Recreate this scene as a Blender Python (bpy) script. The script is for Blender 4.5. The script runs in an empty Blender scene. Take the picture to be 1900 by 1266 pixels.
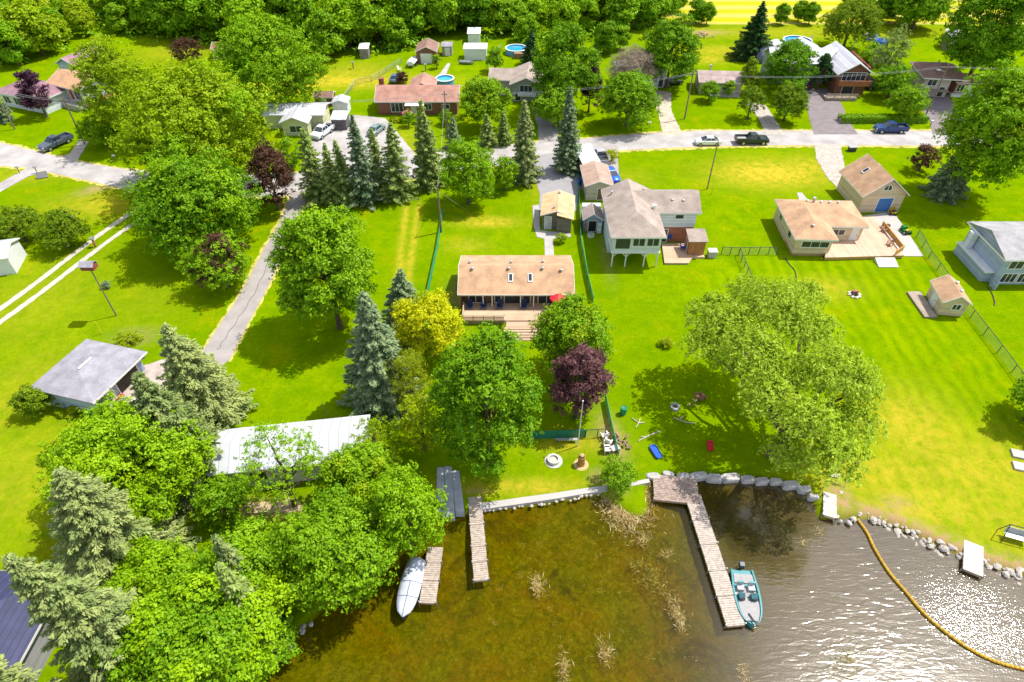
import bpy, bmesh, math, random
import numpy as np
from mathutils import Vector, Matrix
from mathutils.geometry import tessellate_polygon
R = math.radians
sc = bpy.context.scene
# ---------------------------------------------------------------- camera, sky, sun, exposure
CF = 1171.0; CH = 50.7; CT = math.atan(CF / 1267.0)
cam_d = bpy.data.cameras.new("camera"); cam = bpy.data.objects.new("camera", cam_d)
sc.collection.objects.link(cam)
cam.location = (0, 0, CH); cam.rotation_euler = (R(90) - CT, 0, 0)
cam_d.sensor_width = 36; cam_d.lens = CF / 1900 * 36; cam_d.clip_start = .5; cam_d.clip_end = 5000
sc.camera = cam
SUN_EL = R(61); SUN_AZ = math.atan2(.925, .38)      # azimuth measured from +Y towards +X
w = bpy.data.worlds.new("World"); sc.world = w; w.use_nodes = True
nt = w.node_tree; bg = nt.nodes['Background']
sky = nt.nodes.new('ShaderNodeTexSky'); sky.sky_type = 'NISHITA'; sky.sun_disc = False
sky.sun_elevation = SUN_EL; sky.sun_rotation = SUN_AZ; sky.dust_density = 1.5
stc = nt.nodes.new('ShaderNodeTexCoord'); snz = nt.nodes.new('ShaderNodeTexNoise'); snz.inputs['Scale'].default_value = 5.5; snz.inputs['Detail'].default_value = 8
smr = nt.nodes.new('ShaderNodeMapRange'); smr.inputs[1].default_value = .48; smr.inputs[2].default_value = .66; smx = nt.nodes.new('ShaderNodeMix'); smx.data_type = 'RGBA'
nt.links.new(stc.outputs['Generated'], snz.inputs[0]); nt.links.new(snz.outputs[0], smr.inputs[0]); nt.links.new(smr.outputs[0], smx.inputs[0])
nt.links.new(sky.outputs[0], smx.inputs[6]); smx.inputs[7].default_value = (9.5, 8.9, 8.2, 1)      # white summer clouds
nt.links.new(smx.outputs[2], bg.inputs[0]); bg.inputs[1].default_value = .145
sd = bpy.data.lights.new("sun", 'SUN'); so = bpy.data.objects.new("sun", sd); sc.collection.objects.link(so)
sd.energy = 4.3; sd.angle = R(.5); sd.color = (1, .95, .86)
sv = Vector((math.cos(SUN_EL) * math.sin(SUN_AZ), math.cos(SUN_EL) * math.cos(SUN_AZ), math.sin(SUN_EL)))
so.rotation_euler = sv.to_track_quat('Z', 'Y').to_euler()
sc.view_settings.view_transform = 'Standard'; sc.view_settings.look = 'None'
sc.view_settings.exposure = .42; sc.view_settings.gamma = 1

# ---------------------------------------------------------------- survey helpers
def P(px, py, z=0.):
    """point of the place at height z seen at photo pixel (px,py)"""
    u = (px - 950) / CF; v = (633 - py) / CF
    d = (u, math.cos(CT) + v * math.sin(CT), -math.sin(CT) + v * math.cos(CT))
    t = (z - CH) / d[2]
    return Vector((d[0] * t, d[1] * t, z))
def S(p):
    dep = p[1] * math.cos(CT) - (p[2] - CH) * math.sin(CT)
    return CF / dep
rnd = random.Random(7)

# ---------------------------------------------------------------- materials
MATS = {}
def newmat(name):
    m = bpy.data.materials.new(name); m.use_nodes = True; n = m.node_tree
    return m, n, n.nodes['Principled BSDF']
def mat(name, col, rough=.8, var=.15, scale=1.5, bump=0., metal=0., lines=None, spec=.3, fine=12):
    """noise-varied surface; lines=(axis, period, width, dark) adds board/seam lines"""
    if name in MATS: return MATS[name]
    m, n, b = newmat(name); N = n.nodes; L = n.links
    tc = N.new('ShaderNodeTexCoord')
    nz = N.new('ShaderNodeTexNoise'); nz.inputs['Scale'].default_value = scale; nz.inputs['Detail'].default_value = 5
    n2 = N.new('ShaderNodeTexNoise'); n2.inputs['Scale'].default_value = fine; n2.inputs['Detail'].default_value = 2
    L.new(tc.outputs['Object'], nz.inputs[0]); L.new(tc.outputs['Object'], n2.inputs[0])
    ad = N.new('ShaderNodeMath'); ad.operation = 'MULTIPLY_ADD'; ad.inputs[1].default_value = .5
    L.new(n2.outputs[0], ad.inputs[0]); L.new(nz.outputs[0], ad.inputs[2])
    mr = N.new('ShaderNodeMapRange'); mr.inputs[1].default_value = .45; mr.inputs[2].default_value = 1.05
    mr.inputs[3].default_value = 1 - var * 1.6; mr.inputs[4].default_value = 1 + var * 1.6
    L.new(ad.outputs[0], mr.inputs[0])
    vm = N.new('ShaderNodeVectorMath'); vm.operation = 'SCALE'
    vm.inputs[0].default_value = col[:3]; L.new(mr.outputs[0], vm.inputs['Scale'])
    out = vm.outputs[0]
    if lines:
        ax, per, wid, dk = lines
        sp = N.new('ShaderNodeSeparateXYZ'); L.new(tc.outputs['Object'], sp.inputs[0])
        dv = N.new('ShaderNodeMath'); dv.operation = 'DIVIDE'; dv.inputs[1].default_value = per
        L.new(sp.outputs[ax], dv.inputs[0])
        fr = N.new('ShaderNodeMath'); fr.operation = 'FRACT'; L.new(dv.outputs[0], fr.inputs[0])
        lt = N.new('ShaderNodeMath'); lt.operation = 'LESS_THAN'; lt.inputs[1].default_value = wid
        L.new(fr.outputs[0], lt.inputs[0])
        fl = N.new('ShaderNodeMath'); fl.operation = 'FLOOR'; L.new(dv.outputs[0], fl.inputs[0])
        wn = N.new('ShaderNodeTexWhiteNoise'); wn.noise_dimensions = '1D'; L.new(fl.outputs[0], wn.inputs['W'])
        m3 = N.new('ShaderNodeMapRange'); m3.inputs[3].default_value = .86; m3.inputs[4].default_value = 1.12
        L.new(wn.outputs['Value'], m3.inputs[0])
        v3 = N.new('ShaderNodeVectorMath'); v3.operation = 'SCALE'
        L.new(out, v3.inputs[0]); L.new(m3.outputs[0], v3.inputs['Scale'])
        mx = N.new('ShaderNodeMix'); mx.data_type = 'RGBA'
        L.new(lt.outputs[0], mx.inputs[0]); L.new(v3.outputs[0], mx.inputs[6])
        mx.inputs[7].default_value = (*[c * dk for c in col[:3]], 1); out = mx.outputs[2]
    L.new(out, b.inputs['Base Color'])
    b.inputs['Roughness'].default_value = rough; b.inputs['Metallic'].default_value = metal
    b.inputs['Specular IOR Level'].default_value = spec
    if bump:
        bp = N.new('ShaderNodeBump'); bp.inputs['Strength'].default_value = bump; bp.inputs['Distance'].default_value = .05
        L.new(ad.outputs[0], bp.inputs['Height']); L.new(bp.outputs[0], b.inputs['Normal'])
    MATS[name] = m; return m
def leafmat(name, c1, c2, tr=.3, c3=None):
    if name in MATS: return MATS[name]
    m = bpy.data.materials.new(name); m.use_nodes = True; n = m.node_tree; N = n.nodes; L = n.links
    N.remove(N['Principled BSDF'])
    at = N.new('ShaderNodeAttribute'); at.attribute_name = 'var'
    oi = N.new('ShaderNodeObjectInfo')
    ad = N.new('ShaderNodeMath'); ad.operation = 'MULTIPLY_ADD'; ad.inputs[1].default_value = .35
    L.new(oi.outputs['Random'], ad.inputs[0]); L.new(at.outputs['Fac'], ad.inputs[2])
    cr = N.new('ShaderNodeValToRGB'); cr.color_ramp.elements[0].position = .1; cr.color_ramp.elements[1].position = 1.1 if not c3 else .85
    cr.color_ramp.elements[0].color = (*c1, 1); cr.color_ramp.elements[1].color = (*c2, 1)
    if c3:
        e = cr.color_ramp.elements.new(1.0); e.color = (*c3, 1)
    L.new(ad.outputs[0], cr.inputs[0])
    df = N.new('ShaderNodeBsdfDiffuse'); tl = N.new('ShaderNodeBsdfTranslucent'); mx = N.new('ShaderNodeMixShader')
    L.new(cr.outputs[0], df.inputs[0]); L.new(cr.outputs[0], tl.inputs[0]); mx.inputs[0].default_value = tr
    L.new(df.outputs[0], mx.inputs[1]); L.new(tl.outputs[0], mx.inputs[2])
    gl = N.new('ShaderNodeBsdfGlossy'); gl.inputs['Roughness'].default_value = .5; gl.inputs[0].default_value = (.8, .85, .8, 1)
    m2 = N.new('ShaderNodeMixShader'); m2.inputs[0].default_value = .012
    L.new(mx.outputs[0], m2.inputs[1]); L.new(gl.outputs[0], m2.inputs[2])
    L.new(m2.outputs[0], N['Material Output'].inputs[0])
    MATS[name] = m; return m
def glass(name='window_glass', col=(.03, .04, .05), rough=.08):
    if name in MATS: return MATS[name]
    m = mat(name, col, rough, .3, .8, spec=.6); return m
def alphamat(name, col, a, rough=.8):
    if name in MATS: return MATS[name]
    m, n, b = newmat(name); b.inputs['Base Color'].default_value = (*col, 1); b.inputs['Alpha'].default_value = a
    b.inputs['Roughness'].default_value = rough; MATS[name] = m; return m

WOODG = lambda ax=0: mat('weathered_boards_%d' % ax, (.36, .29, .23), .85, .18, 1.2, .1, lines=(ax, .15, .13, .35))
DECKT = lambda ax=0: mat('tan_deck_boards_%d' % ax, (.55, .38, .26), .8, .13, .5, .05, lines=(ax, .15, .1, .6))
WHITE = mat('white_paint', (.72, .74, .76), .6, .05, 2)
TRIM = mat('white_trim', (.76, .76, .74), .6, .04)
BARK = mat('bark', (.13, .09, .065), .95, .35, 3, .5)
BARKG = mat('grey_bark', (.25, .21, .18), .95, .3, 3, .5)
METAL = mat('galvanised_metal', (.45, .47, .48), .45, .1, 3, metal=.6)
DARKM = mat('dark_metal', (.05, .055, .06), .5, .2)
RUBBER = mat('rubber', (.02, .02, .022), .85, .2)
CONC = mat('concrete', (.42, .40, .38), .9, .12, .8, .1)
POLEW = mat('pole_wood', (.22, .17, .13), .9, .2, 3)
ROCK = mat('rock', (.42, .39, .36), .9, .3, 1.6, .4)

# ---------------------------------------------------------------- mesh builder
class MB:
    def __init__(s): s.v = []; s.f = []
    def add(s, vs, fs):
        o = len(s.v); s.v += [tuple(v) for v in vs]; s.f += [tuple(i + o for i in f) for f in fs]; return s
    def box(s, x0, y0, z0, x1, y1, z1):
        v = [(x, y, z) for z in (z0, z1) for y in (y0, y1) for x in (x0, x1)]
        return s.add(v, [(0, 2, 3, 1), (4, 5, 7, 6), (0, 1, 5, 4), (2, 6, 7, 3), (0, 4, 6, 2), (1, 3, 7, 5)])
    def obox(s, c, ax, ay, az):
        c = Vector(c); ax = Vector(ax); ay = Vector(ay); az = Vector(az)
        v = [c + ax * i + ay * j + az * k for k in (-1, 1) for j in (-1, 1) for i in (-1, 1)]
        return s.add(v, [(0, 2, 3, 1), (4, 5, 7, 6), (0, 1, 5, 4), (2, 6, 7, 3), (0, 4, 6, 2), (1, 3, 7, 5)])
    def tube(s, p, q, r0, r1=None, n=6):
        p = Vector(p); q = Vector(q); r1 = r0 if r1 is None else r1
        d = (q - p)
        if d.length < 1e-6: return s
        d.normalize(); a = d.orthogonal().normalized(); b = d.cross(a)
        v = []
        for c, r in ((p, r0), (q, r1)):
            for i in range(n):
                t = 2 * math.pi * i / n; v.append(c + a * math.cos(t) * r + b * math.sin(t) * r)
        f = [(i, (i + 1) % n, n + (i + 1) % n, n + i) for i in range(n)]
        f += [tuple(range(n - 1, -1, -1)), tuple(range(n, 2 * n))]
        return s.add(v, f)
    def path(s, pts, rs, n=6):
        for i in range(len(pts) - 1):
            s.tube(pts[i], pts[i + 1], rs[i] if hasattr(rs, '__len__') else rs, rs[i + 1] if hasattr(rs, '__len__') else rs, n)
        return s
    def prism(s, pts, z0, z1):
        n = len(pts)
        a = sum(pts[i][0] * pts[(i + 1) % n][1] - pts[(i + 1) % n][0] * pts[i][1] for i in range(n))
        if a < 0: pts = pts[::-1]
        v = [(p[0], p[1], z0) for p in pts] + [(p[0], p[1], z1) for p in pts]
        tri = tessellate_polygon([[Vector((p[0], p[1], 0)) for p in pts]])
        f = []
        for t in tri:
            (ax, ay), (bx, by), (cx, cy) = [pts[i][:2] for i in t]
            if (bx - ax) * (cy - ay) - (cx - ax) * (by - ay) < 0: t = t[::-1]
            f.append(tuple(n + i for i in t)); f.append(tuple(t[::-1]))
        f += [(i, (i + 1) % n, n + (i + 1) % n, n + i) for i in range(n)]
        return s.add(v, f)
    def shell(s, vs, fs, t):
        """roof shell: upper faces fs, thickness t downwards"""
        n = len(vs); v = [tuple(p) for p in vs] + [(p[0], p[1], p[2] - t) for p in vs]
        f = [tuple(x) for x in fs] + [tuple(n + i for i in x[::-1]) for x in fs]
        ed = {}
        for x in fs:
            for i in range(len(x)): ed[(x[i], x[(i + 1) % len(x)])] = 1
        for (a, b) in ed:
            if (b, a) not in ed: f.append((a, n + a, n + b, b))
        return s.add(v, f)
    def lathe(s, prof, c=(0, 0, 0), n=16):
        v = []; f = []
        for r, z in prof:
            for i in range(n):
                t = 2 * math.pi * i / n; v.append((c[0] + r * math.cos(t), c[1] + r * math.sin(t), c[2] + z))
        for k in range(len(prof) - 1):
            for i in range(n):
                f.append((k * n + i, k * n + (i + 1) % n, (k + 1) * n + (i + 1) % n, (k + 1) * n + i))
        return s.add(v, f)
    def loft(s, secs, closed=True):
        m = len(secs[0]); v = [p for sec in secs for p in sec]; f = []
        for k in range(len(secs) - 1):
            for i in range(m):
                f.append((k * m + i, k * m + (i + 1) % m, (k + 1) * m + (i + 1) % m, (k + 1) * m + i))
        f.append(tuple(range(m - 1, -1, -1))); f.append(tuple((len(secs) - 1) * m + i for i in range(m)))
        return s.add(v, f)
    def blob(s, c, r, sx=1, sy=1, sz=1, seed=0, j=.18, nu=7, nv=5):
        q = random.Random(seed); c = Vector(c)
        v = [c + Vector((0, 0, -r * sz))]
        for a in range(1, nv):
            ph = -math.pi / 2 + math.pi * a / nv
            for b in range(nu):
                t = 2 * math.pi * b / nu; k = r * (1 + q.uniform(-j, j))
                v.append(c + Vector((math.cos(ph) * math.cos(t) * k * sx, math.cos(ph) * math.sin(t) * k * sy, math.sin(ph) * k * sz)))
        v.append(c + Vector((0, 0, r * sz))); f = []
        for b in range(nu): f.append((0, 1 + (b + 1) % nu, 1 + b))
        for a in range(nv - 2):
            for b in range(nu):
                o = 1 + a * nu; f.append((o + b, o + (b + 1) % nu, o + nu + (b + 1) % nu, o + nu + b))
        o = 1 + (nv - 2) * nu; l = len(v) - 1
        for b in range(nu): f.append((o + b, o + (b + 1) % nu, l))
        return s.add(v, f)
    def build(s, name, m, parent=None, smooth=False):
        me = bpy.data.meshes.new(name); me.from_pydata(s.v, [], s.f); me.validate()
        bm = bmesh.new(); bm.from_mesh(me); bmesh.ops.recalc_face_normals(bm, faces=bm.faces); bm.to_mesh(me); bm.free()
        if m: me.materials.append(m)
        if smooth:
            for p in me.polygons: p.use_smooth = True
        o = bpy.data.objects.new(name, me); sc.collection.objects.link(o)
        if parent: o.parent = parent
        return o
def tag(o, label=None, cat=None, group=None, kind=None):
    if label: o['label'] = label
    if cat: o['category'] = cat
    if group: o['group'] = group
    if kind: o['kind'] = kind
    return o
def empty(name, loc, rz=0, label=None, cat=None, group=None):
    o = bpy.data.objects.new(name, None); sc.collection.objects.link(o)
    o.location = loc; o.rotation_euler = (0, 0, rz); o.empty_display_size = .3
    return tag(o, label, cat, group)
def kids(o): return [c for c in bpy.data.objects if c.parent == o]
def copy_tree(o, loc, rz, label, group=None, scale=None):
    r = o.copy(); sc.collection.objects.link(r); r.location = loc; r.rotation_euler = (0, 0, rz)
    if scale: r.scale = scale
    r['label'] = label
    if group: r['group'] = group
    for ch in kids(o):
        c = ch.copy(); sc.collection.objects.link(c); c.parent = r
        for g in kids(ch):
            d = g.copy(); sc.collection.objects.link(d); d.parent = c
    return r
# ---------------------------------------------------------------- the ground, the lake
WL = -.45
shore_px = [(300, 1500), (430, 1330), (500, 1225), (540, 1190), (590, 1140), (640, 1095), (700, 1060), (770, 1010), (822, 960), (862, 956), (890, 950),
            (960, 942), (1040, 930), (1110, 920), (1135, 935), (1175, 958), (1200, 950), (1202, 900), (1260, 886), (1340, 888), (1400, 892), (1450, 900),
            (1490, 914), (1512, 935), (1520, 962), (1556, 962), (1600, 962), (1650, 975), (1700, 995), (1760, 1022), (1830, 1050), (1900, 1068), (2000, 1090), (2300, 1160), (2900, 1300)]
shore = [P(x, y, WL) for x, y in shore_px]
# round off the digitised corners
def smooth_line(pts, k=6):
    out = []
    n = len(pts)
    for i in range(n - 1):
        p0 = pts[max(i - 1, 0)]; p1 = pts[i]; p2 = pts[i + 1]; p3 = pts[min(i + 2, n - 1)]
        for j in range(k):
            t = j / k
            out.append(.5 * ((2 * p1) + (p2 - p0) * t + (2 * p0 - 5 * p1 + 4 * p2 - p3) * t * t + (3 * p1 - p0 - 3 * p2 + p3) * t ** 3))
    out.append(pts[-1]); return out
shoreS = smooth_line(shore, 5)
SH = np.array([(p.x, p.y) for p in shoreS])
water_poly = np.vstack([SH, [[300, -60], [-200, -60]]])
def inside(poly, X, Y):
    r = np.zeros(X.shape, bool); n = len(poly)
    for i in range(n):
        x0, y0 = poly[i]; x1, y1 = poly[(i + 1) % n]
        if y0 == y1: continue
        c = ((y0 > Y) != (y1 > Y)) & (X < (x1 - x0) * (Y - y0) / (y1 - y0) + x0)
        r ^= c
    return r
def dist_line(L, X, Y):
    d = np.full(X.shape, 1e9)
    for i in range(len(L) - 1):
        ax, ay = L[i]; bx, by = L[i + 1]; dx, dy = bx - ax, by - ay
        t = np.clip(((X - ax) * dx + (Y - ay) * dy) / (dx * dx + dy * dy + 1e-9), 0, 1)
        d = np.minimum(d, np.hypot(X - ax - t * dx, Y - ay - t * dy))
    return d
def axis(fine0, fine1, st, mid0, mid1, mst, far0, far1):
    a = list(np.arange(mid0, fine0, mst)) + list(np.arange(fine0, fine1, st)) + list(np.arange(fine1, mid1 + .1, mst))
    lo = []; x = mid0; d = mst * 2
    while x > far0: x -= d; d *= 1.5; lo.append(x)
    hi = []; x = a[-1]; d = mst * 2
    while x < far1: x += d; d *= 1.5; hi.append(x)
    return np.array(lo[::-1] + a + hi)
xs = axis(-32, 62, .4, -150, 150, 1.5, -1500, 1500); ys = axis(2, 40, .4, -20, 205, 1.5, -60, 2500)
GX, GY = np.meshgrid(xs, ys)
near = (GX > -60) & (GX < 120) & (GY < 60)
D = np.full(GX.shape, 50.); D[near] = dist_line(SH, GX[near], GY[near])
IN = inside(water_poly, GX, GY)
# signed distance: + in the water
SD = np.where(IN, D, -D)
q = np.random.RandomState(3)
GZ = np.where(SD < -.55, 0, np.where(SD > 3.2, -1.15, 0))
m1 = (SD >= -.55) & (SD < .3); GZ = np.where(m1, -(SD + .55) / .85 * .62, GZ)
m2 = (SD >= .3) & (SD <= 3.2); GZ = np.where(m2, -.62 - (SD - .3) / 2.9 * .53, GZ)
GZ = GZ + np.where(SD > .3, q.uniform(-.05, .05, GZ.shape), 0)
def lump(px, py, rx, ry, rot=0):
    c = P(px, py); x = GX - c.x; y = GY - c.y; a = R(rot)
    u = x * math.cos(a) + y * math.sin(a); v = -x * math.sin(a) + y * math.cos(a)
    return np.exp(-((u / rx) ** 2 + (v / ry) ** 2))
dry = np.zeros(GX.shape)
for a in [(1430, 322, 9, 4.5, 0, .9), (1500, 310, 4, 4, 0, .6), (905, 412, 4.5, 1.2, 0, .8), (865, 455, 3, 1.5, 0, .4), (60, 880, 9, 7, 0, .25), (120, 940, 6, 6, 0, .2), (60, 560, 8, 10, 0, .2),
          (30, 730, 4, 9, 0, .25), (630, 150, 20, 4, 0, .75), (560, 165, 8, 3, 0, .4), (1500, 60, 40, 5, 0, .35), (1340, 95, 9, 4, 0, .5), (1315, 110, 4, 3, 0, .6),
          (1690, 790, 5, 5, 0, .6), (1640, 880, 8, 4, 0, .5), (1720, 940, 7, 3, 0, .55), (1810, 870, 8, 5, 0, .5), (1530, 535, 4, 2, 0, .5), (890, 905, 5, 1, 0, .5), (985, 905, 5, 1, 0, .6),
          (1060, 820, 4, 1.4, 0, .5), (660, 135, 9, 6, 0, .4), (1000, 330, 2, 6, 0, .3), (1850, 960, 6, 5, 0, .4), (730, 265, 5, 6, 0, .35), (30, 325, 9, 3, 0, .3), (200, 380, 9, 4, 0, .5), (330, 95, 9, 8, 0, .3), (1160, 330, 5, 3, 0, .2), (270, 560, 6, 6, 0, .1)]:
    dry = np.maximum(dry, a[5] * lump(*a[:5]))
dirt = np.zeros(GX.shape)
for a in [(862, 545, 1.6, 2.6, 0, .8), (250, 625, 2.2, 1.0, 0, .6), (1135, 815, 1.0, 2.6, 10, .9), (1560, 925, 1.0, 1.6, 0, .9), (1665, 935, 1.4, .8, 0, .5), (470, 945, 4, .9, 0, .7), (1310, 60, 5, 1.5, 0, .7), (800, 590, 3, 2, 0, .6),
          (178, 350, 2.2, 1.2, 40, .8), (1110, 885, .8, .8, 0, .6), (885, 912, 1, .3, 0, .5), (1140, 900, 1, 1, 0, .6), (1125, 470, .8, 5, 0, .3)]:
    dirt = np.maximum(dirt, a[5] * lump(*a[:5]))
rb = (GX > P(1600, 960).x) & (GY < 60); dirt = np.where(rb, np.maximum(dirt, np.exp(-((SD + .3) / .9) ** 2)), dirt)
fA = P(1685, 420); fB = P(1900, 712); fd = (fB - fA).normalized()
pa = [P(1290, 520), P(1420, 475), P(1480, 460), P(1690, 480), P(1900, 740), P(1990, 1010), P(1850, 1045), P(1600, 945), P(1560, 900)]
stripe = inside(np.array([(p.x, p.y) for p in pa]), GX, GY).astype(float)
pa = [P(760, 350), P(800, 350), P(785, 540), P(715, 540)]
tracks = np.zeros(GX.shape)
for (x0, x1) in ((754, 738), (777, 755)):
    L2 = np.array([(P(x0, 380).x, P(x0, 380).y), (P(x1, 530).x, P(x1, 530).y)])
    nb = (np.abs(GX + 15) < 25) & (np.abs(GY - 72) < 30)
    dd = np.full(GX.shape, 9.); dd[nb] = dist_line(L2, GX[nb], GY[nb]); tracks = np.maximum(tracks, np.exp(-(dd / .55) ** 2))
dry = np.maximum(dry, tracks * .55)
# the mown hay field beyond the wood and the reedy marsh at the far left
fld = ((GX > 25) & (GY > 176)) | ((GX > -20) & (GY > 245)); field = fld.astype(float)
marsh = ((GX < -55) & (GY > 183)).astype(float)
me = bpy.data.meshes.new('ground'); nX = len(xs); nY = len(ys)
me.vertices.add(nX * nY); me.vertices.foreach_set('co', np.stack([GX, GY, GZ], -1).astype(np.float32).ravel())
ii = (np.arange(nY - 1)[:, None] * nX + np.arange(nX - 1)[None]).ravel()
qd = np.stack([ii, ii + 1, ii + nX + 1, ii + nX], -1).astype(np.int32)
me.loops.add(qd.size); me.loops.foreach_set('vertex_index', qd.ravel())
me.polygons.add(len(qd)); me.polygons.foreach_set('loop_start', np.arange(len(qd), dtype=np.int32) * 4)
me.update(calc_edges=True)
for nm, arr in (('dry', dry), ('dirt', dirt), ('stripe', stripe), ('bed', np.clip((SD + .25) / .3, 0, 1)), ('field', field), ('marsh', marsh)):
    at = me.attributes.new(nm, 'FLOAT', 'POINT'); at.data.foreach_set('value', arr.astype(np.float32).ravel())
ground = bpy.data.objects.new('ground', me); sc.collection.objects.link(ground); tag(ground, kind='structure')
me.polygons.foreach_set('use_smooth', [True] * len(me.polygons))

def ground_mat():
    m, n, b = newmat('lawn'); N = n.nodes; L = n.links
    tc = N.new('ShaderNodeTexCoord')
    def noise(s, det=4, dis=0., ro=.6):
        z = N.new('ShaderNodeTexNoise'); z.inputs['Scale'].default_value = s; z.inputs['Detail'].default_value = det
        z.inputs['Distortion'].default_value = dis; z.inputs['Roughness'].default_value = ro
        L.new(tc.outputs['Object'], z.inputs[0]); return z.outputs[0]
    def mr(x, a, c, lo=0, hi=1):
        z = N.new('ShaderNodeMapRange'); z.inputs[1].default_value = a; z.inputs[2].default_value = c
        z.inputs[3].default_value = lo; z.inputs[4].default_value = hi; L.new(x, z.inputs[0]); return z.outputs[0]
    def mth(op, a, c):
        z = N.new('ShaderNodeMath'); z.operation = op
        for i, x in enumerate((a, c)):
            if isinstance(x, (int, float)): z.inputs[i].default_value = x
            else: L.new(x, z.inputs[i])
        return z.outputs[0]
    def mix(f, a, c):
        z = N.new('ShaderNodeMix'); z.data_type = 'RGBA'
        L.new(f, z.inputs[0])
        for i, x in ((6, a), (7, c)):
            if isinstance(x, tuple): z.inputs[i].default_value = (*x, 1)
            else: L.new(x, z.inputs[i])
        return z.outputs[2]
    def attr(nm):
        z = N.new('ShaderNodeAttribute'); z.attribute_name = nm; return z.outputs['Fac']
    g = mix(mr(noise(.05, 5), .38, .62), (.170, .270, .0), (.222, .330, .0))
    g = mix(mr(noise(.35, 6, 0, .7), .42, .66), g, (.120, .240, .0))
    g = mix(mth('MULTIPLY', mr(noise(.16, 8, .3, .7), .56, .72), .75), g, (.36, .33, .002))
    g = mix(mth('MULTIPLY', mr(noise(2.2, 5, 0, .7), .42, .66), .62), g, (.100, .195, .0))
    g = mix(mth('MULTIPLY', mr(noise(1.1, 6, .3, .75), .54, .66), .5), g, (.26, .36, .004))
    g = mix(mth('MULTIPLY', mr(noise(9, 3, 0, .8), .5, .72), .55), g, (.075, .17, .003))
    g = mix(mth('MULTIPLY', mr(noise(5, 3, .5, .8), .62, .74), .4), g, (.42, .42, .05))
    # mowing stripes of the right-hand lawn
    sp = N.new('ShaderNodeVectorMath'); sp.operation = 'DOT_PRODUCT'; sp.inputs[1].default_value = (fd.y, -fd.x, 0); L.new(tc.outputs['Object'], sp.inputs[0])
    wob = mth('MULTIPLY', noise(.3, 3), 2.4)
    s = mth('SINE', mth('MULTIPLY', mth('ADD', sp.outputs['Value'], wob), 2 * math.pi / 1.75), 0)
    s = mth('MULTIPLY', mr(s, -.8, .8), attr('stripe'))
    g = mix(mth('MULTIPLY', s, mr(noise(.25, 3), .3, .7, .10, .52)), g, (.28, .385, .0))
    nd = mth('MULTIPLY', attr('dry'), mr(noise(.9, 6, .4, .75), .36, .6, .3, 1.5))
    g = mix(nd, g, (.50, .38, .03))
    nd = mth('MULTIPLY', attr('dirt'), mr(noise(1.6, 6, .4, .75), .36, .58, .1, 1.6))
    nd = mr(nd, 0, 1)
    g = mix(nd, g, (.40, .27, .13))
    # hay field swaths
    wv = N.new('ShaderNodeTexWave'); wv.bands_direction = 'Y'; wv.inputs['Scale'].default_value = .042; wv.inputs['Distortion'].default_value = .6; wv.inputs['Detail'].default_value = 3
    L.new(tc.outputs['Object'], wv.inputs[0])
    fc = mix(mr(wv.outputs[1], .3, .75), (.42, .42, .015), (.50, .44, .10))
    g = mix(attr('field'), g, fc)
    g = mix(attr('marsh'), g, mix(mr(noise(.15, 5), .4, .65), (.03, .10, .025), (.08, .17, .05)))
    # lake bed: weed and brown silt
    bd = mix(mr(noise(.12, 6, .6, .65), .42, .60), (.135, .145, .002), (.205, .135, .003))
    bd = mix(mth('MULTIPLY', mr(noise(.5, 7, 1.0, .75), .5, .66), .75),  bd, (.065, .070, .002))
    bd = mix(mth('MULTIPLY', mr(noise(2.2, 8, 1.2, .85), .47, .60), .8), bd, (.27, .26, .006))
    bd = mix(mth('MULTIPLY', mr(noise(3.0, 5, 1.2, .85), .60, .70), .75), bd, (.50, .42, .12))
    bd = mix(mth('MULTIPLY', mr(noise(.9, 8, 1.5, .8), .48, .60), .7), bd, (.075, .10, .001))
    bd = mix(mth('MULTIPLY', mr(noise(.22, 5, .8, .7), .55, .68), .7), bd, (.045, .045, .012))
    g = mix(attr('bed'), g, bd)
    L.new(g, b.inputs['Base Color']); b.inputs['Roughness'].default_value = .95; b.inputs['Specular IOR Level'].default_value = .0
    bp = N.new('ShaderNodeBump'); bp.inputs['Strength'].default_value = .7; bp.inputs['Distance'].default_value = .12
    L.new(noise(7, 5, 0, .8), bp.inputs['Height']); L.new(bp.outputs[0], b.inputs['Normal'])
    return m
me.materials.append(ground_mat())

# water sheet: clear shallow lake over the bed, ripples growing to the right
wx = np.arange(-60, 130, 1.0); wy = np.arange(-20, 42, 1.0); WX, WY = np.meshgrid(wx, wy)
v = [(x, y, WL) for y in wy for x in wx]; nx = len(wx)
f = [(j * nx + i, j * nx + i + 1, (j + 1) * nx + i + 1, (j + 1) * nx + i) for j in range(len(wy) - 1) for i in range(nx - 1)]
mw = bpy.data.meshes.new('lake_water'); mw.from_pydata(v, [], f)
p0 = P(1340, 1040); 
boom_px = [(1590, 965), (1608, 990), (1622, 1020), (1648, 1062), (1680, 1100), (1712, 1138), (1748, 1170), (1790, 1200), (1830, 1222), (1870, 1236), (1925, 1250), (2050, 1290)]
boom = smooth_line([P(x, y, WL) for x, y in boom_px], 5)
rip = 1 / (1 + np.exp(-((WX - 17.0) * .42 + (WY - 20) * -.10)))
BM = np.array([(p.x, p.y) for p in boom]); bpoly = np.vstack([BM, [[200, BM[-1][1]], [200, 60], [BM[0][0], 60]]])
chop = np.zeros(WX.shape); ins = inside(bpoly, WX, WY); dd = dist_line(BM, WX, WY); gc = P(1815, 1135, WL); chop = np.exp(-(((WX - gc.x) / 5.2) ** 2 + ((WY - gc.y) / 4.4) ** 2)) + .22 * np.exp(-(((WX - gc.x + 1.5) / 9) ** 2 + ((WY - gc.y + 3) / 5) ** 2)); chop = np.where(ins, np.clip(chop + .05, 0, 1), chop * .3)
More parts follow.
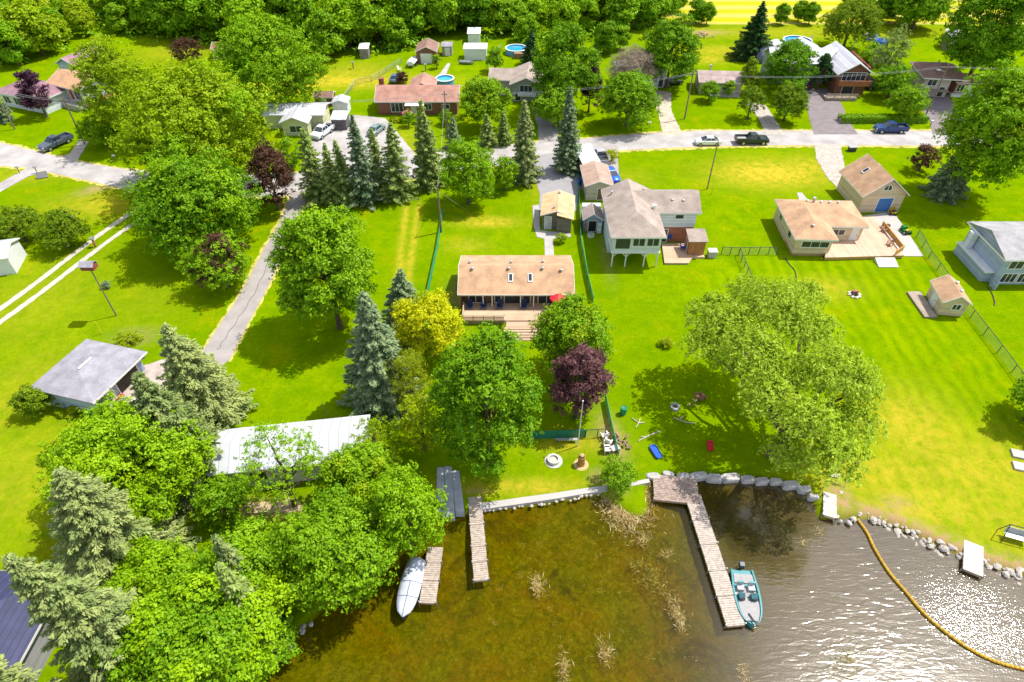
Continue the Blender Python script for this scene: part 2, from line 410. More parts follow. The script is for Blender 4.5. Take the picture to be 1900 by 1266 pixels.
at = mw.attributes.new('ripple', 'FLOAT', 'POINT'); at.data.foreach_set('value', rip.astype(np.float32).ravel())
at = mw.attributes.new('chop', 'FLOAT', 'POINT'); at.data.foreach_set('value', chop.astype(np.float32).ravel())
lake = bpy.data.objects.new('lake_water', mw); sc.collection.objects.link(lake); tag(lake, kind='structure')
def water_mat(name='lake_surface', tint=(.76, .71, .42)):
    m = bpy.data.materials.new(name); m.use_nodes = True; n = m.node_tree; N = n.nodes; L = n.links
    N.remove(N['Principled BSDF'])
    tc = N.new('ShaderNodeTexCoord'); at = N.new('ShaderNodeAttribute'); at.attribute_name = 'ripple'; ch = N.new('ShaderNodeAttribute'); ch.attribute_name = 'chop'
    def nz(scale, det, rot, st, dis=0.):
        mp = N.new('ShaderNodeMapping'); mp.inputs['Rotation'].default_value = (0, 0, R(rot)); mp.inputs['Scale'].default_value = (*st, 1); L.new(tc.outputs['Object'], mp.inputs[0])
        z = N.new('ShaderNodeTexNoise'); z.inputs['Scale'].default_value = scale; z.inputs['Detail'].default_value = det; z.inputs['Distortion'].default_value = dis; L.new(mp.outputs[0], z.inputs[0]); return z.outputs[0]
    def ma(op, a, b, c=None):
        z = N.new('ShaderNodeMath'); z.operation = op
        for i, x in enumerate((a, b, c)):
            if x is None: continue
            if isinstance(x, (int, float)): z.inputs[i].default_value = x
            else: L.new(x, z.inputs[i])
        return z.outputs[0]
    waves = nz(1.7, 2, 24, (.42, 1.5), .9)
    small = nz(6.5, 2, -20, (1, 1))
    # long ripples in the open part, fine chop inside the boom
    sc_ = ma('ADD', ma('MULTIPLY', at.outputs['Fac'], ma('MULTIPLY_ADD', ch.outputs['Fac'], -.5, 1.0)), .012)
    h = ma('ADD', ma('MULTIPLY', ma('MULTIPLY', waves, sc_), .021), ma('MULTIPLY', small, ma('MULTIPLY_ADD', ch.outputs['Fac'], .023, ma('MULTIPLY', at.outputs['Fac'], .0022))))
    bp = N.new('ShaderNodeBump'); bp.inputs['Distance'].default_value = 1.0; bp.inputs['Strength'].default_value = 1.0; L.new(h, bp.inputs['Height'])
    tr = N.new('ShaderNodeBsdfTransparent'); tr.inputs[0].default_value = (*tint, 1)
    df = N.new('ShaderNodeBsdfDiffuse'); df.inputs[0].default_value = (.105, .075, .028, 1)      # suspended silt
    sm = N.new('ShaderNodeMixShader'); L.new(ma('MULTIPLY', at.outputs['Fac'], .62), sm.inputs[0]); L.new(tr.outputs[0], sm.inputs[1]); L.new(df.outputs[0], sm.inputs[2])
    gl = N.new('ShaderNodeBsdfGlossy'); gl.inputs['Roughness'].default_value = .10; L.new(bp.outputs[0], gl.inputs['Normal'])
    fr = N.new('ShaderNodeFresnel'); fr.inputs[0].default_value = 1.42; L.new(bp.outputs[0], fr.inputs['Normal'])
    mx = N.new('ShaderNodeMixShader'); L.new(ma('MULTIPLY', fr.outputs[0], ma('MULTIPLY_ADD', at.outputs['Fac'], 3.8, .15)), mx.inputs[0]); L.new(sm.outputs[0], mx.inputs[1]); L.new(gl.outputs[0], mx.inputs[2])
    L.new(mx.outputs[0], N['Material Output'].inputs[0]); return m
mw.materials.append(water_mat())

# ---------------------------------------------------------------- roads, drives, paths: sheets from surveyed outlines
def sheet(name, pts, z, m, jit=.0, step=.45, kind='structure', seed=1):
    q = random.Random(seed); w_ = [P(x, y) for x, y in pts]; out = []
    for i in range(len(w_)):
        a = w_[i]; b = w_[(i + 1) % len(w_)]; n = max(1, int((b - a).length / step)) if jit else 1
        for k in range(n):
            p = a.lerp(b, k / n)
            if jit and k: p = p + Vector((q.uniform(-jit, jit), q.uniform(-jit, jit), 0))
            out.append((p.x, p.y))
    mb = MB(); n = len(out)
    tri = tessellate_polygon([[Vector((x, y, 0)) for x, y in out]])
    mb.add([(x, y, z) for x, y in out], tri)
    o = mb.build(name, m); tag(o, kind=kind)
    me_ = o.data; bm = bmesh.new(); bm.from_mesh(me_)
    for fc in bm.faces:
        if fc.normal.z < 0: fc.normal_flip()
    bm.to_mesh(me_); bm.free(); return o
ASPH = mat('pale_worn_asphalt', (.40, .375, .365), .95, .2, .35, .1, fine=6)
DRV = mat('driveway_asphalt', (.34, .31, .295), .95, .12, .6, .15, fine=7)
DASPH = mat('dark_asphalt', (.22, .19, .195), .95, .12, .8, .1)
GRAV = mat('gravel', (.44, .39, .34), .95, .22, 1.4, .4, fine=25)
VERG = mat('dry_verge', (.46, .40, .10), .95, .35, .8, .3)
roadU = [(-60, 253), (0, 265), (80, 284), (150, 301), (215, 312), (300, 322), (420, 326), (545, 322), (640, 308), (760, 290), (900, 272), (1000, 264), (1080, 258), (1150, 252), (1215, 247), (1300, 243), (1450, 243), (1600, 243), (1755, 243), (1960, 243)]
roadL = [(1960, 272), (1755, 271), (1600, 270), (1450, 270), (1350, 271), (1240, 275), (1140, 280), (1060, 288), (960, 302), (850, 318), (740, 336), (640, 352), (560, 362), (480, 366), (380, 365), (250, 355), (165, 336), (80, 318), (45, 311), (0, 308), (-60, 303)]
sheet('road', roadU + roadL, .03, ASPH, .05)
sheet('road_shoulder', [(x, y - 3) for x, y in roadU] + [(x, y + 4) for x, y in roadL], .02, VERG, .35, seed=3)
lane = [(543, 352), (522, 408), (486, 470), (447, 545), (401, 615), (372, 660), (300, 668), (262, 682), (292, 712), (360, 724), (426, 668), (450, 620), (491, 545), (518, 490), (541, 430), (572, 365)]
sheet('lane', lane, .045, DRV, .04)
sheet('lane_edge', [(538, 352), (517, 406), (481, 470), (442, 545), (396, 613), (367, 658), (428, 672), (453, 622), (495, 547), (522, 492), (546, 432), (578, 365)], .012, VERG, .2, seed=5)
sheet('gravel_yard', [(262, 682), (300, 668), (330, 690), (300, 740), (245, 790), (205, 800), (190, 765), (215, 735)], .05, mat('pinkish_gravel', (.44, .37, .33), .95, .2, 1, .3), .15)
for k, (pu, pl, hw) in enumerate((((262, 383), (-40, 600), 0), ((282, 392), (-40, 625), 0))):
    a = P(*pu); b = P(*pl); d = (b - a).normalized(); nrm = Vector((-d.y, d.x, 0)) * .42
    mid = []; q2 = random.Random(k)
    L_ = []; R_ = []
    for i in range(50):
        p = a.lerp(b, i / 49) + Vector((d.y, -d.x, 0)) * math.sin(i * .12) * .25
        L_.append(p + nrm * q2.uniform(.8, 1.15)); R_.append(p - nrm * q2.uniform(.8, 1.15))
    mb = MB(); mb.add([(p.x, p.y, .03) for p in L_ + R_], [(i, i + 1, 51 + i, 50 + i) for i in range(49)])
    tag(mb.build('farm_track', mat('pale_track', (.50, .46, .39), .95, .12, 1.5, .2)), kind='structure')
sheet('driveway', [(-40, 345), (0, 340), (50, 312), (82, 320), (52, 328), (0, 357), (-40, 380)], .035, ASPH, .04)
sheet('driveway', [(130, 285), (105, 297), (120, 305), (146, 296), (165, 262), (150, 255)], .036, GRAV, .1)
sheet('driveway', [(1200, 165), (1212, 185), (1222, 215), (1230, 252), (1268, 250), (1258, 232), (1246, 205), (1245, 172)], .037, mat('tan_gravel', (.48, .41, .32), .95, .2, 1, .3), .12)
sheet('driveway', [(1420, 250), (1408, 220), (1395, 205), (1380, 190), (1420, 195), (1440, 225), (1456, 250)], .038, GRAV, .12)
sheet('driveway', [(1510, 250), (1500, 215), (1490, 165), (1545, 165), (1565, 200), (1572, 220), (1592, 250)], .039, DASPH, .04)
sheet('driveway', [(1690, 155), (1740, 152), (1775, 200), (1788, 225), (1790, 250), (1730, 250), (1725, 225), (1712, 205)], .04, DASPH, .04)
sheet('driveway', [(1512, 268), (1560, 268), (1565, 300), (1572, 345), (1575, 352), (1555, 352), (1535, 330), (1515, 296)], .041, GRAV, .14)
sheet('driveway', [(985, 195), (1022, 195), (1032, 215), (1038, 262), (1000, 266), (998, 235)], .042, DRV, .05)
sheet('driveway', [(990, 290), (1068, 278), (1075, 330), (1070, 392), (1000, 392), (1002, 362), (992, 330)], .043, mat('grey_asphalt', (.31, .30, .31), .95, .08, .8, .1), .03)
sheet('driveway', [(1068, 278), (1145, 270), (1150, 352), (1075, 352)], .037, DRV, .03)
sheet('driveway', [(575, 255), (612, 222), (660, 214), (715, 220), (770, 285), (762, 300), (648, 312), (590, 318)], .044, ASPH, .08)
sheet('path', [(988, 382), (1000, 380), (1002, 428), (1058, 434), (1060, 440), (1026, 444), (1028, 476), (1011, 478), (1010, 444), (996, 440), (990, 420)], .05, CONC)
sheet('path', [(830, 118), (836, 118), (828, 138), (812, 150), (805, 150), (818, 135)], .045, CONC, .1)
sheet('patio', [(1597, 402), (1657, 393), (1713, 474), (1713, 476), (1655, 476), (1600, 440)], .052, mat('pale_concrete', (.45, .43, .41), .9, .05, .6))
sheet('path', [(1478, 358), (1488, 358), (1502, 375), (1484, 375)], .045, CONC, .05)
sheet('patio', [(1830, 492), (1895, 520), (1960, 545), (1960, 500)], .05, CONC)
sheet('bare_bank', [(455, 935), (560, 925), (560, 948), (470, 952)], .03, mat('bare_soil', (.48, .36, .22), .95, .3, 1, .4), .3)
# cracks sealed along the lane
mb = MB(); c0 = [P(534, 415), P(504, 475), P(472, 545), P(430, 610), P(404, 650)]
cs = smooth_line(c0, 8)
mb.path([p + Vector((math.sin(i * 1.7) * .12, 0, .045)) for i, p in enumerate(cs)], .035, 4)
tag(mb.build('lane_crack', mat('tar', (.12, .1, .1), .9)), kind='structure')
# ---------------------------------------------------------------- foliage
def leaf_mesh(name, C, Nn, sz, var, m, wid=.55, T=None):
    """C centres (n,3), Nn normals (n,3), sz (n), diamond leaf clumps"""
    n = len(C); q = np.random.RandomState(n % 9973)
    Nn = Nn / (np.linalg.norm(Nn, axis=1, keepdims=True) + 1e-9)
    if T is None: T = q.normal(size=(n, 3))
    T = T - Nn * (T * Nn).sum(1, keepdims=True); T /= np.linalg.norm(T, axis=1, keepdims=True) + 1e-9
    B = np.cross(Nn, T); s = sz[:, None]
    fold = Nn * s * .22
    V = np.stack([C - T * s, C - B * s * wid - fold, C + T * s, C + B * s * wid - fold], 1).reshape(-1, 3)
    me = bpy.data.meshes.new(name); me.vertices.add(4 * n); me.vertices.foreach_set('co', V.astype(np.float32).ravel())
    idx = np.arange(4 * n, dtype=np.int32); me.loops.add(4 * n); me.loops.foreach_set('vertex_index', idx)
    me.polygons.add(n); me.polygons.foreach_set('loop_start', np.arange(n, dtype=np.int32) * 4); me.update(calc_edges=True)
    at = me.attributes.new('var', 'FLOAT', 'POINT'); at.data.foreach_set('value', np.repeat(var, 4).astype(np.float32))
    me.materials.append(m); return me
def crown(name, r, b, m, seed, leaf=.34, lobes=None, dens=1., shape='round', lobe_r=(.16, .29), wid=.6, droop=0.):
    """crown mesh centred on the origin: half width r, half height b, built of leafy boughs"""
    q = np.random.RandomState(seed); leaf *= .52
    nl = lobes or int(42 + r * 15)
    d = q.normal(size=(nl, 3)); d /= np.linalg.norm(d, axis=1, keepdims=True); d[:, 2] = np.where(d[:, 2] < -.78, -d[:, 2], d[:, 2])
    az = np.arctan2(d[:, 1], d[:, 0])
    rad = q.uniform(0, 1, nl) ** .6 * .42 + .48; rad = rad * (1 + .10 * np.sin(3 * az + seed) + .06 * np.sin(5 * az + 2 * seed))
    c = d * rad[:, None] * np.array([r, r, b])
    if shape == 'cone': c[:, :2] *= np.clip(1.05 - .62 * (c[:, 2:3] / b + .5), .15, 1.1)
    lr = q.uniform(*lobe_r, nl) * min(r, b * 1.25)
    n = int(min(max(r * r * 950, 900), 50000) * dens); wgt = lr ** 2; wgt /= wgt.sum(); m_ = max(60, n // 15)
    li = q.choice(nl, m_, p=wgt); e = q.normal(size=(m_, 3)); e /= np.linalg.norm(e, axis=1, keepdims=True)
    e[:, 2] = np.where(e[:, 2] < -.55, -e[:, 2], e[:, 2])
    tw = c[li] + e * (lr[li] * q.uniform(.55, 1.22, m_))[:, None] * np.array([1.1, 1.1, .85])      # twig ends
    ti = q.randint(0, m_, n); li = li[ti]; e = e[ti]; tv = q.uniform(0, 1, m_)[ti]
    pts = tw[ti] + q.normal(size=(n, 3)) * leaf * np.array([1.25, 1.25, .8])
    pts[:, 2] -= droop * q.uniform(0, 1, n) ** 2 * lr[li]
    cen = c[li] / np.array([r, r, b])
    nn = e * .85 + cen * .4 + q.normal(size=(n, 3)) * .65 + np.array([0, 0, .3])
    lv = q.uniform(0, 1, nl); var = np.clip(.35 * lv[li] + .35 * tv + .3 * q.uniform(0, 1, n), 0, 1) * .75
    sz = leaf * q.uniform(.55, 1.35, n)
    T = None
    if droop: T = q.normal(size=(n, 3)) * .5 + np.array([0, 0, -1.0])
    return leaf_mesh(name, pts, nn, sz, var, m, wid, T), c
def trunk_mb(h0, r, zc, cs, b, seed, rt=None, nb=9):
    q = random.Random(seed); rt = rt or .045 * r + .08; mb = MB()
    top = zc + b * .35; pts = []; n = 6
    for i in range(n + 1):
        t = i / n; pts.append(Vector((math.sin(i * 1.3 + seed) * .05 * r * t, math.cos(i * 1.1 + seed) * .05 * r * t, -.15 + (top + .15) * t)))
    rs = [rt * (1.35 if i == 0 else 1) * (1 - .72 * i / n) for i in range(n + 1)]
    mb.path(pts, rs, 8)
    for k in range(min(nb, len(cs))):
        e = Vector(cs[k]) + Vector((0, 0, zc)); s0 = pts[q.choice((2, 3, 4))].copy()
        if e.z < s0.z: s0 = pts[2].copy()
        mid = s0.lerp(e, .5) + Vector((0, 0, .12 * r))
        mb.path([s0, mid, e], [rt * .42, rt * .26, rt * .08], 6)
    return mb
def solve(bb, clear, lo=.5, hi=1.5):
    clear = clear * .32; lo = max(lo, .78) if lo == .5 else lo; x0, y0, x1, y1 = bb; cx = (x0 + x1) / 2; cy = (y0 + y1) / 2; b = 3.
    for _ in range(12):
        zc = clear + b; p = P(cx, cy, zc); s = S(p); r = (x1 - x0) / 2 / s; hh = (y1 - y0) / 2 / s
        phi = math.atan2(CH - zc, p.y)
        b2 = math.sqrt(max(hh * hh - (r * math.sin(phi)) ** 2, 0)) / math.cos(phi)
        b = .5 * b + .5 * min(max(b2, lo * r), hi * r)
    return p, r, b
LM = dict(
    green=leafmat('leaves_green', (.095, .25, .003), (.30, .50, .008), .2),
    deep=leafmat('leaves_deep_green', (.085, .24, .003), (.25, .45, .006), .2),
    bright=leafmat('leaves_bright_green', (.145, .33, .003), (.36, .56, .006), .24),
    lime=leafmat('leaves_yellow_green', (.17, .30, .002), (.40, .53, .006), .24),
    gold=leafmat('leaves_gold', (.50, .52, .002), (.92, .94, .008), .4),
    fringe=leafmat('leaves_green_gold', (.14, .32, .002), (.50, .56, .004), .3, (.8, .6, .01)),
    purple=leafmat('leaves_purple', (.055, .018, .026), (.23, .105, .105), .12),
    plum=leafmat('leaves_plum', (.032, .008, .03), (.13, .045, .09), .12),
    copper=leafmat('leaves_copper', (.05, .022, .012), (.17, .085, .05), .15),
    willow=leafmat('leaves_willow', (.22, .36, .006), (.53, .67, .055), .3),
    larch=leafmat('leaves_larch', (.15, .23, .002), (.38, .44, .008), .3),
    spruce=leafmat('needles_green', (.08, .17, .02), (.38, .48, .12), .1),
    blue=leafmat('needles_blue', (.050, .13, .032), (.40, .47, .15), .1),
    blueteal=leafmat('needles_teal', (.05, .14, .065), (.34, .43, .20), .1),
    cedar=leafmat('leaves_cedar', (.09, .19, .004), (.28, .38, .010), .15),
    dark=leafmat('needles_dark', (.014, .06, .016), (.07, .16, .035), .1),
    dead=leafmat('dead_twigs', (.25, .19, .13), (.45, .37, .28), .1))
seedc = [10]
def tree(name, bb, m, label, clear=1.5, leaf=.34, dens=1., shape='round', lobes=None, cat='tree', group=None, lo=.5, hi=1.5, lobe_r=(.17, .28), wid=.6, droop=0., bark=BARK, nb=9, cname='crown', second=None):
    seedc[0] += 1; sd_ = seedc[0]
    p, r, b = solve(bb, clear, lo, hi); zc = p.z
    e = empty(name, (p.x, p.y, 0), 0, label, cat, group)
    me_, cs = crown('crown', r * .97, b * .97, LM[m], sd_, leaf, lobes, dens, shape, lobe_r, wid, droop)
    o = bpy.data.objects.new(cname, me_); sc.collection.objects.link(o); o.parent = e; o.location = (0, 0, zc)
    if second:
        m2_, frac = second
        me2, _ = crown('foliage_patch', r * .98, b * .98, LM[m2_], sd_ + 500, leaf, int(8 + frac * 30), dens * frac, shape, (.16, .26), wid)
        o2 = bpy.data.objects.new('foliage_patch', me2); sc.collection.objects.link(o2); o2.parent = e; o2.location = (0, 0, zc)
        o2['label'] = {'gold': 'yellow leaves among the green', 'copper': 'brownish purple leaves among the green', 'fringe': 'yellow green fringe of leaves'}.get(m2_, 'paler leaves in the crown')
    trunk_mb(0, r, zc, cs, b, sd_, nb=nb).build('trunk', bark, e)
    return e
def conifer_mesh(h, r, m, seed, leaf=.26, dens=1., power=.85, open_=0.):
    q = np.random.RandomState(seed); C = []; Nn = []; T = []; SZ = []; VV = []; bars = MB(); leaf *= .72; dens *= 1.25
    z = h * .07; lv = 0
    while z < h * .985:
        t = (z - h * .07) / (h * .93); L = r * (1 - t) ** power + .12
        nb = int(max(5, round((5.5 + L * 1.5) * (1 - open_)))); ph = q.uniform(0, 6.28)
        for k in range(nb):
            a = ph + 6.2832 * k / nb + q.normal() * .16; l = L * q.uniform(.55, 1.15)
            dirv = np.array([math.cos(a), math.sin(a), 0]); side = np.array([-math.sin(a), math.cos(a), 0])
            st = max(.18, leaf * .72); m_ = int(max(2, l / st) * dens)
            bv = q.uniform(0, .5)
            tip = dirv * l
            bars.tube((0, 0, z), (tip[0] * .92, tip[1] * .92, z - .16 * l), .02 + .012 * l, .008, 3)
            for i in range(m_):
                s = (i + q.uniform(.2, 1)) / m_; zz = z - .34 * l * s + .20 * l * s * s
                wv_ = .36 * l * (1 - s) * s * 2.2 + .06
                for sg in (-1, 1, 0, -.5, .5, -.75, .75):
                    c = dirv * l * s + side * sg * wv_ * q.uniform(.35, 1.0) + np.array([0, 0, zz - abs(sg) * .07 * l + q.normal() * .05])
                    C.append(c); Nn.append(np.array([0, 0, 1.]) + dirv * .35 + q.normal(size=3) * .5)
                    T.append(dirv + side * sg * .8 + q.normal(size=3) * .15); SZ.append(leaf * q.uniform(.7, 1.25)); VV.append(min(1, bv + .45 * s + q.uniform(0, .2)))
        z += max(.26, .36 * (.5 + L / r * .6)) * (1 + .4 * open_); lv += 1
    me_ = leaf_mesh('crown', np.array(C), np.array(Nn), np.array(SZ), np.array(VV) * .75, m, .36, np.array(T))
    return me_, bars
CONS = {}
def conifer(name, base, tipy, wpx, m, label, leaf=.26, group=None, dens=1., power=.85, open_=0., share=None, cat='tree'):
    seedc[0] += 1; p = P(*base); lo, hi = 1., 40.
    for _ in range(30):
        h = (lo + hi) / 2; dz = h - CH; dep = p.y * math.cos(CT) - dz * math.sin(CT); up = p.y * math.sin(CT) + dz * math.cos(CT)
        if 633 - CF * up / dep > tipy: lo = h
        else: hi = h
    r = wpx / 2 / S(Vector((p.x, p.y, h * .2)))
    e = empty(name, (p.x, p.y, 0), seedc[0] * 1.3, label, cat, group); e.rotation_euler = (R(2.2 * math.sin(seedc[0] * 2.1)), R(2.2 * math.cos(seedc[0] * 3.3)), seedc[0] * 1.3)
    key = (share or seedc[0], m)
    if key not in CONS:
        me_, bars = conifer_mesh(h, r, LM[m], seedc[0], leaf, dens, power, open_)
        bars.tube((0, 0, -.1), (0, 0, h * .97), .05 * r + .09, .02, 8)
        to = bars.build('trunk', BARK, e); CONS[key] = (me_, to.data, h, r)
    else:
        to = bpy.data.objects.new('trunk', CONS[key][1]); sc.collection.objects.link(to); to.parent = e
    o = bpy.data.objects.new('crown', CONS[key][0]); sc.collection.objects.link(o); o.parent = e
    h0, r0 = CONS[key][2:]
    for c in (o, to): c.scale = (r / r0, r / r0, h / h0)
    return e
# ---------------------------------------------------------------- the trees that stand out
tree('maple_tree', (512, 388, 700, 622), 'green', 'large round green maple standing alone right of the paved lane', 2.0, 0.30, 1.9)
tree('maple_tree', (248, 288, 468, 470), 'green', 'broad dark green maple at the road, in front of the big yellow green tree', 1.5, 0.30, 1.44, second=('bright', .15))
tree('maple_tree', (222, 142, 498, 345), 'lime', 'huge yellow green tree over the road left of the spruce row', 2.0, .38, 1.1, second=('bright', .25))
tree('maple_tree', (402, 38, 596, 205), 'bright', 'big light green tree at the edge of the wood above the white roofed cottage', 1.5, .38, 1.)
tree('poplar_tree', (150, 75, 288, 262), 'lime', 'tall yellowish green tree beside the tan roofed house at upper left', 1.5, .32, .8, hi=1.8)
tree('ornamental_tree', (455, 250, 546, 408), 'copper', 'dark copper leaved tree right of the huge yellow green tree', .3, 0.25, 1.50)
tree('maple_tree', (346, 434, 466, 542), 'green', 'small tree of mixed green and brown purple leaves beside the paved lane', 1.2, 0.22, 1.12, second=('copper', .45))
tree('hedge_bush', (62, 388, 156, 466), 'cedar', 'right one of the two round dark green hedge shrubs on the left lawn', .1, 0.18, 2.00, lo=.5, hi=.8, cat='shrub', cname='foliage')
tree('hedge_bush', (-12, 378, 74, 460), 'cedar', 'left one of the two round green hedge shrubs, at the left picture edge', .1, 0.18, 2.00, lo=.5, hi=.8, cat='shrub', cname='foliage')
tree('round_bush', (26, 708, 94, 780), 'cedar', 'dense round dark green shrub at the corner of the grey roofed workshop', .05, 0.17, 2.50, lo=.6, hi=.9, cat='shrub', cname='foliage')
tree('maple_tree', (1016, 640, 1132, 786), 'purple', 'dark purple leaved maple right behind the flagpole', 1.4, 0.24, 2.00)
tree('maple_tree', (988, 548, 1134, 708), 'green', 'round green maple with a golden top at the right end of the central house', 1.4, 0.25, 1.38, second=('lime', .35))
tree('golden_tree', (733, 538, 864, 672), 'gold', 'bright golden yellow tree at the left end of the central house', 1.3, 0.24, 1.50, second=('lime', .2))
tree('maple_tree', (798, 612, 1010, 892), 'green', 'largest deep green maple, in front of the central house deck', 1.5, 0.25, 2.1, hi=1.8)
tree('larch_tree', (712, 640, 808, 770), 'larch', 'feathery olive green larch left of the largest maple', 1.5, 0.18, 1.88, wid=.3, droop=.4, lo=1.0, hi=1.6)
tree('leafy_tree', (96, 765, 375, 955), 'bright', 'bright green tree at lower left between the two pale blue spruces', 1.5, 0.25, 1.59, second=('green', .5))
tree('ash_tree', (436, 778, 606, 962), 'green', 'thin crowned green ash with the white metal roof showing through it', 2.2, .17, .45, lobes=40, lobe_r=(.14, .24), second=('bright', .25))
tree('leafy_tree', (676, 812, 826, 1092), 'bright', 'bright green tree leaning over the covered boat', 1.6, 0.24, 1.74, hi=1.3)
tree('leafy_tree', (592, 818, 748, 952), 'green', 'green tree just right of the white metal roof', 1.8, 0.22, 1.52, second=('lime', .3))
tree('leafy_tree', (512, 925, 742, 1120), 'green', 'bushy bright green tree at the water left of the covered boat', 1.4, 0.25, 1.67, second=('green', .35))
tree('young_tree', (735, 722, 830, 850), 'fringe', 'small yellowish green tree in the shade left of the boat ramp', .6, 0.19, 1.30, )
tree('young_tree', (640, 772, 745, 868), 'lime', 'small olive yellow tree at the right end of the white metal roof', .6, 0.16, 1.01, )
tree('leafy_tree', (196, 1005, 372, 1165), 'bright', 'fresh green tree at lower left, right of the dark roofed house', 1.6, 0.24, 1.45)
tree('leafy_tree', (215, 1108, 520, 1300), 'green', 'wide bright green tree at the bottom edge of the photo', 1.5, 0.25, 1.67, second=('bright', .4))
tree('leafy_tree', (368, 975, 545, 1140), 'green', 'green tree with gaps in its crown at lower left, behind the widest bottom tree', 2.0, 0.24, 1.38, lobes=44, second=('bright', .35))
tree('shore_bush', (415, 1120, 565, 1250), 'green', 'low green bush hanging over the shadowed shore at the bottom', .2, 0.19, 1.45, lo=.4, hi=.7, cat='shrub', cname='foliage')
tree('leafy_tree', (355, 880, 470, 985), 'green', 'small shaded green tree between the lower left spruces and the white metal roof', 1., 0.22, 1.16)

def willow(bb, label):
    """one willow as several spreading limbs, each with its own drooping mass of fine leaves"""
    p, r, b = solve(bb, 1.0, .4, .8); e = empty('willow_tree', (0, 0, 0), 0, label, 'tree')
    base = P(1432, 845); e.location = base
    lob = [(1335, 588, 74, 58), (1440, 570, 88, 72), (1302, 640, 52, 46), (1400, 650, 75, 62), (1420, 700, 60, 50), (1360, 620, 60, 50), (1500, 610, 82, 78), (1555, 690, 80, 75), (1470, 690, 75, 62), (1425, 740, 66, 58),
           (1500, 775, 80, 72), (1580, 780, 72, 66), (1545, 840, 75, 52), (1462, 838, 60, 44), (1600, 720, 50, 60), (1390, 540, 55, 40), (1490, 545, 50, 42), (1352, 672, 36, 32)]
    PT = []; NN = []; VR = []; q = np.random.RandomState(4); tb = MB()
    fork = base + Vector((.6, 0, 2.6)); tb.path([base + Vector((0, 0, -.3)), base + Vector((.2, 0, 1.3)), fork], [.75, .6, .5], 10)
    for i, (cx, cy, rx, ry) in enumerate(lob):
        z = 7.2 + (2.6 if 1380 < cx < 1560 and 560 < cy < 800 else 0.2) + q.uniform(-1.7, 1.5)
        c = P(cx, cy, z); s = S(c); rr = rx / s * q.uniform(.68, .88)
        mid = fork.lerp(c, .55) + Vector((0, 0, 1.2))
        tb.path([fork, fork.lerp(mid, .5) + Vector((q.uniform(-.4, .4), q.uniform(-.4, .4), .3)), mid, c + Vector((0, 0, -.2))], [.34, .26, .17, .05], 7)
        # leafy strands
        ns = int(34 * rr * rr)
        for k in range(ns):
            d = q.normal(size=3); d /= np.linalg.norm(d); d[2] = abs(d[2]) * .9
            o = np.array(c) + d * np.array([rr, rr, rr * .62]) * q.uniform(.45, 1.1)
            if k % 14 == 0: tb.tube(c + Vector((0, 0, -.3)), Vector(o), .045, .015, 3)
            ln = q.uniform(.7, 2.0); hd = np.array([d[0], d[1], 0]) * .3; bv = q.uniform(0, .7)
            for j in range(10):
                t = j / 10 * ln; pt = o + hd * t * (1.0 - .15 * t) + np.array([0, 0, -.34 * t * t - .12 * t]) + q.normal(size=3) * .14
                PT.append(pt); NN.append(np.array([d[0], d[1], .9]) + q.normal(size=3) * .5); VR.append(bv + q.uniform(0, .3))
    PT = np.array(PT) - np.array(base); VR = np.array(VR)
    me_ = leaf_mesh('crown', PT, np.array(NN), .19 * q.uniform(.6, 1.3, len(PT)), VR * .8, LM['willow'], .4)
    o = bpy.data.objects.new('crown', me_); sc.collection.objects.link(o); o.parent = e
    tb.v = [(a[0] - base.x, a[1] - base.y, a[2]) for a in tb.v]; tb.build('trunk', BARK, e)
willow((1255, 515, 1655, 890), 'great spreading silvery yellow green willow leaning over the lawn and shore')

# right side
tree('maple_tree', (1752, 132, 1925, 360), 'bright', 'tall light green tree at the right picture edge where the road leaves', 3.2, .36, 1.1, second=('lime', .2))
tree('leafy_tree', (1762, -40, 1910, 165), 'deep', 'large dark green tree at the top right corner', 1.5, .4, 1.)
tree('leafy_tree', (1660, -30, 1760, 48), 'deep', 'dark green tree on the top edge, left of the top right corner tree', 1., .4, .9)
tree('ornamental_tree', (1690, 268, 1742, 318), 'copper', 'small purple brown bush tree next to the dark spruce below the road', .6, .22, 1.)
tree('leafy_tree', (1880, 690, 1990, 790), 'green', 'green tree mostly outside the right edge that shades the lawn', 3.0, 0.25, 1.62)
# across the road
tree('leafy_tree', (815, 262, 918, 382), 'bright', 'bushy bright green tree between the spruces and the service pole', .6, 0.25, 1.50, second=('green', .3))
tree('leafy_tree', (912, 282, 960, 358), 'green', 'small upright green tree beside the double shed driveway', .4, .26, 1.1)
tree('leafy_tree', (852, 145, 946, 240), 'green', 'leafy green tree between the brown brick house and the grey roofed house', 1., .3, .9, second=('lime', .25))
tree('maple_tree', (984, 48, 1112, 205), 'green', 'tall green tree right of the grey roofed house', 1.5, .34, 1.1)
tree('ornamental_tree', (1072, 115, 1120, 205), 'plum', 'narrow dark plum tree between two green trees across the road', .8, .28, 1.3, hi=2.2)
tree('dead_tree', (1128, 92, 1222, 165), 'dead', 'tree with a bare grey twiggy crown in front of the white house', 1.5, .30, 2.2, wid=.12, bark=BARKG, nb=20, cname='twigs')
tree('leafy_tree', (1108, 138, 1226, 235), 'green', 'spreading green tree below the bare grey crown at the gravel drive', .8, .3, 1.)
tree('maple_tree', (1192, 38, 1300, 158), 'deep', 'dark green tree standing right of the white house with the gravel drive', 1.4, .34, 1.)
tree('leafy_tree', (985, 155, 1075, 235), 'green', 'shaded green tree behind the tall blue spruce at the road', .8, .3, .9)
tree('cedar_tree', (1366, 110, 1415, 172), 'cedar', 'dark cedar right behind the small bungalow roof', .2, .24, 1.4, shape='cone', hi=1.6)
tree('cedar_tree', (1368, 160, 1422, 218), 'cedar', 'round olive cedar with a bare stem on the lawn beside the road', 1., .2, 1.3)
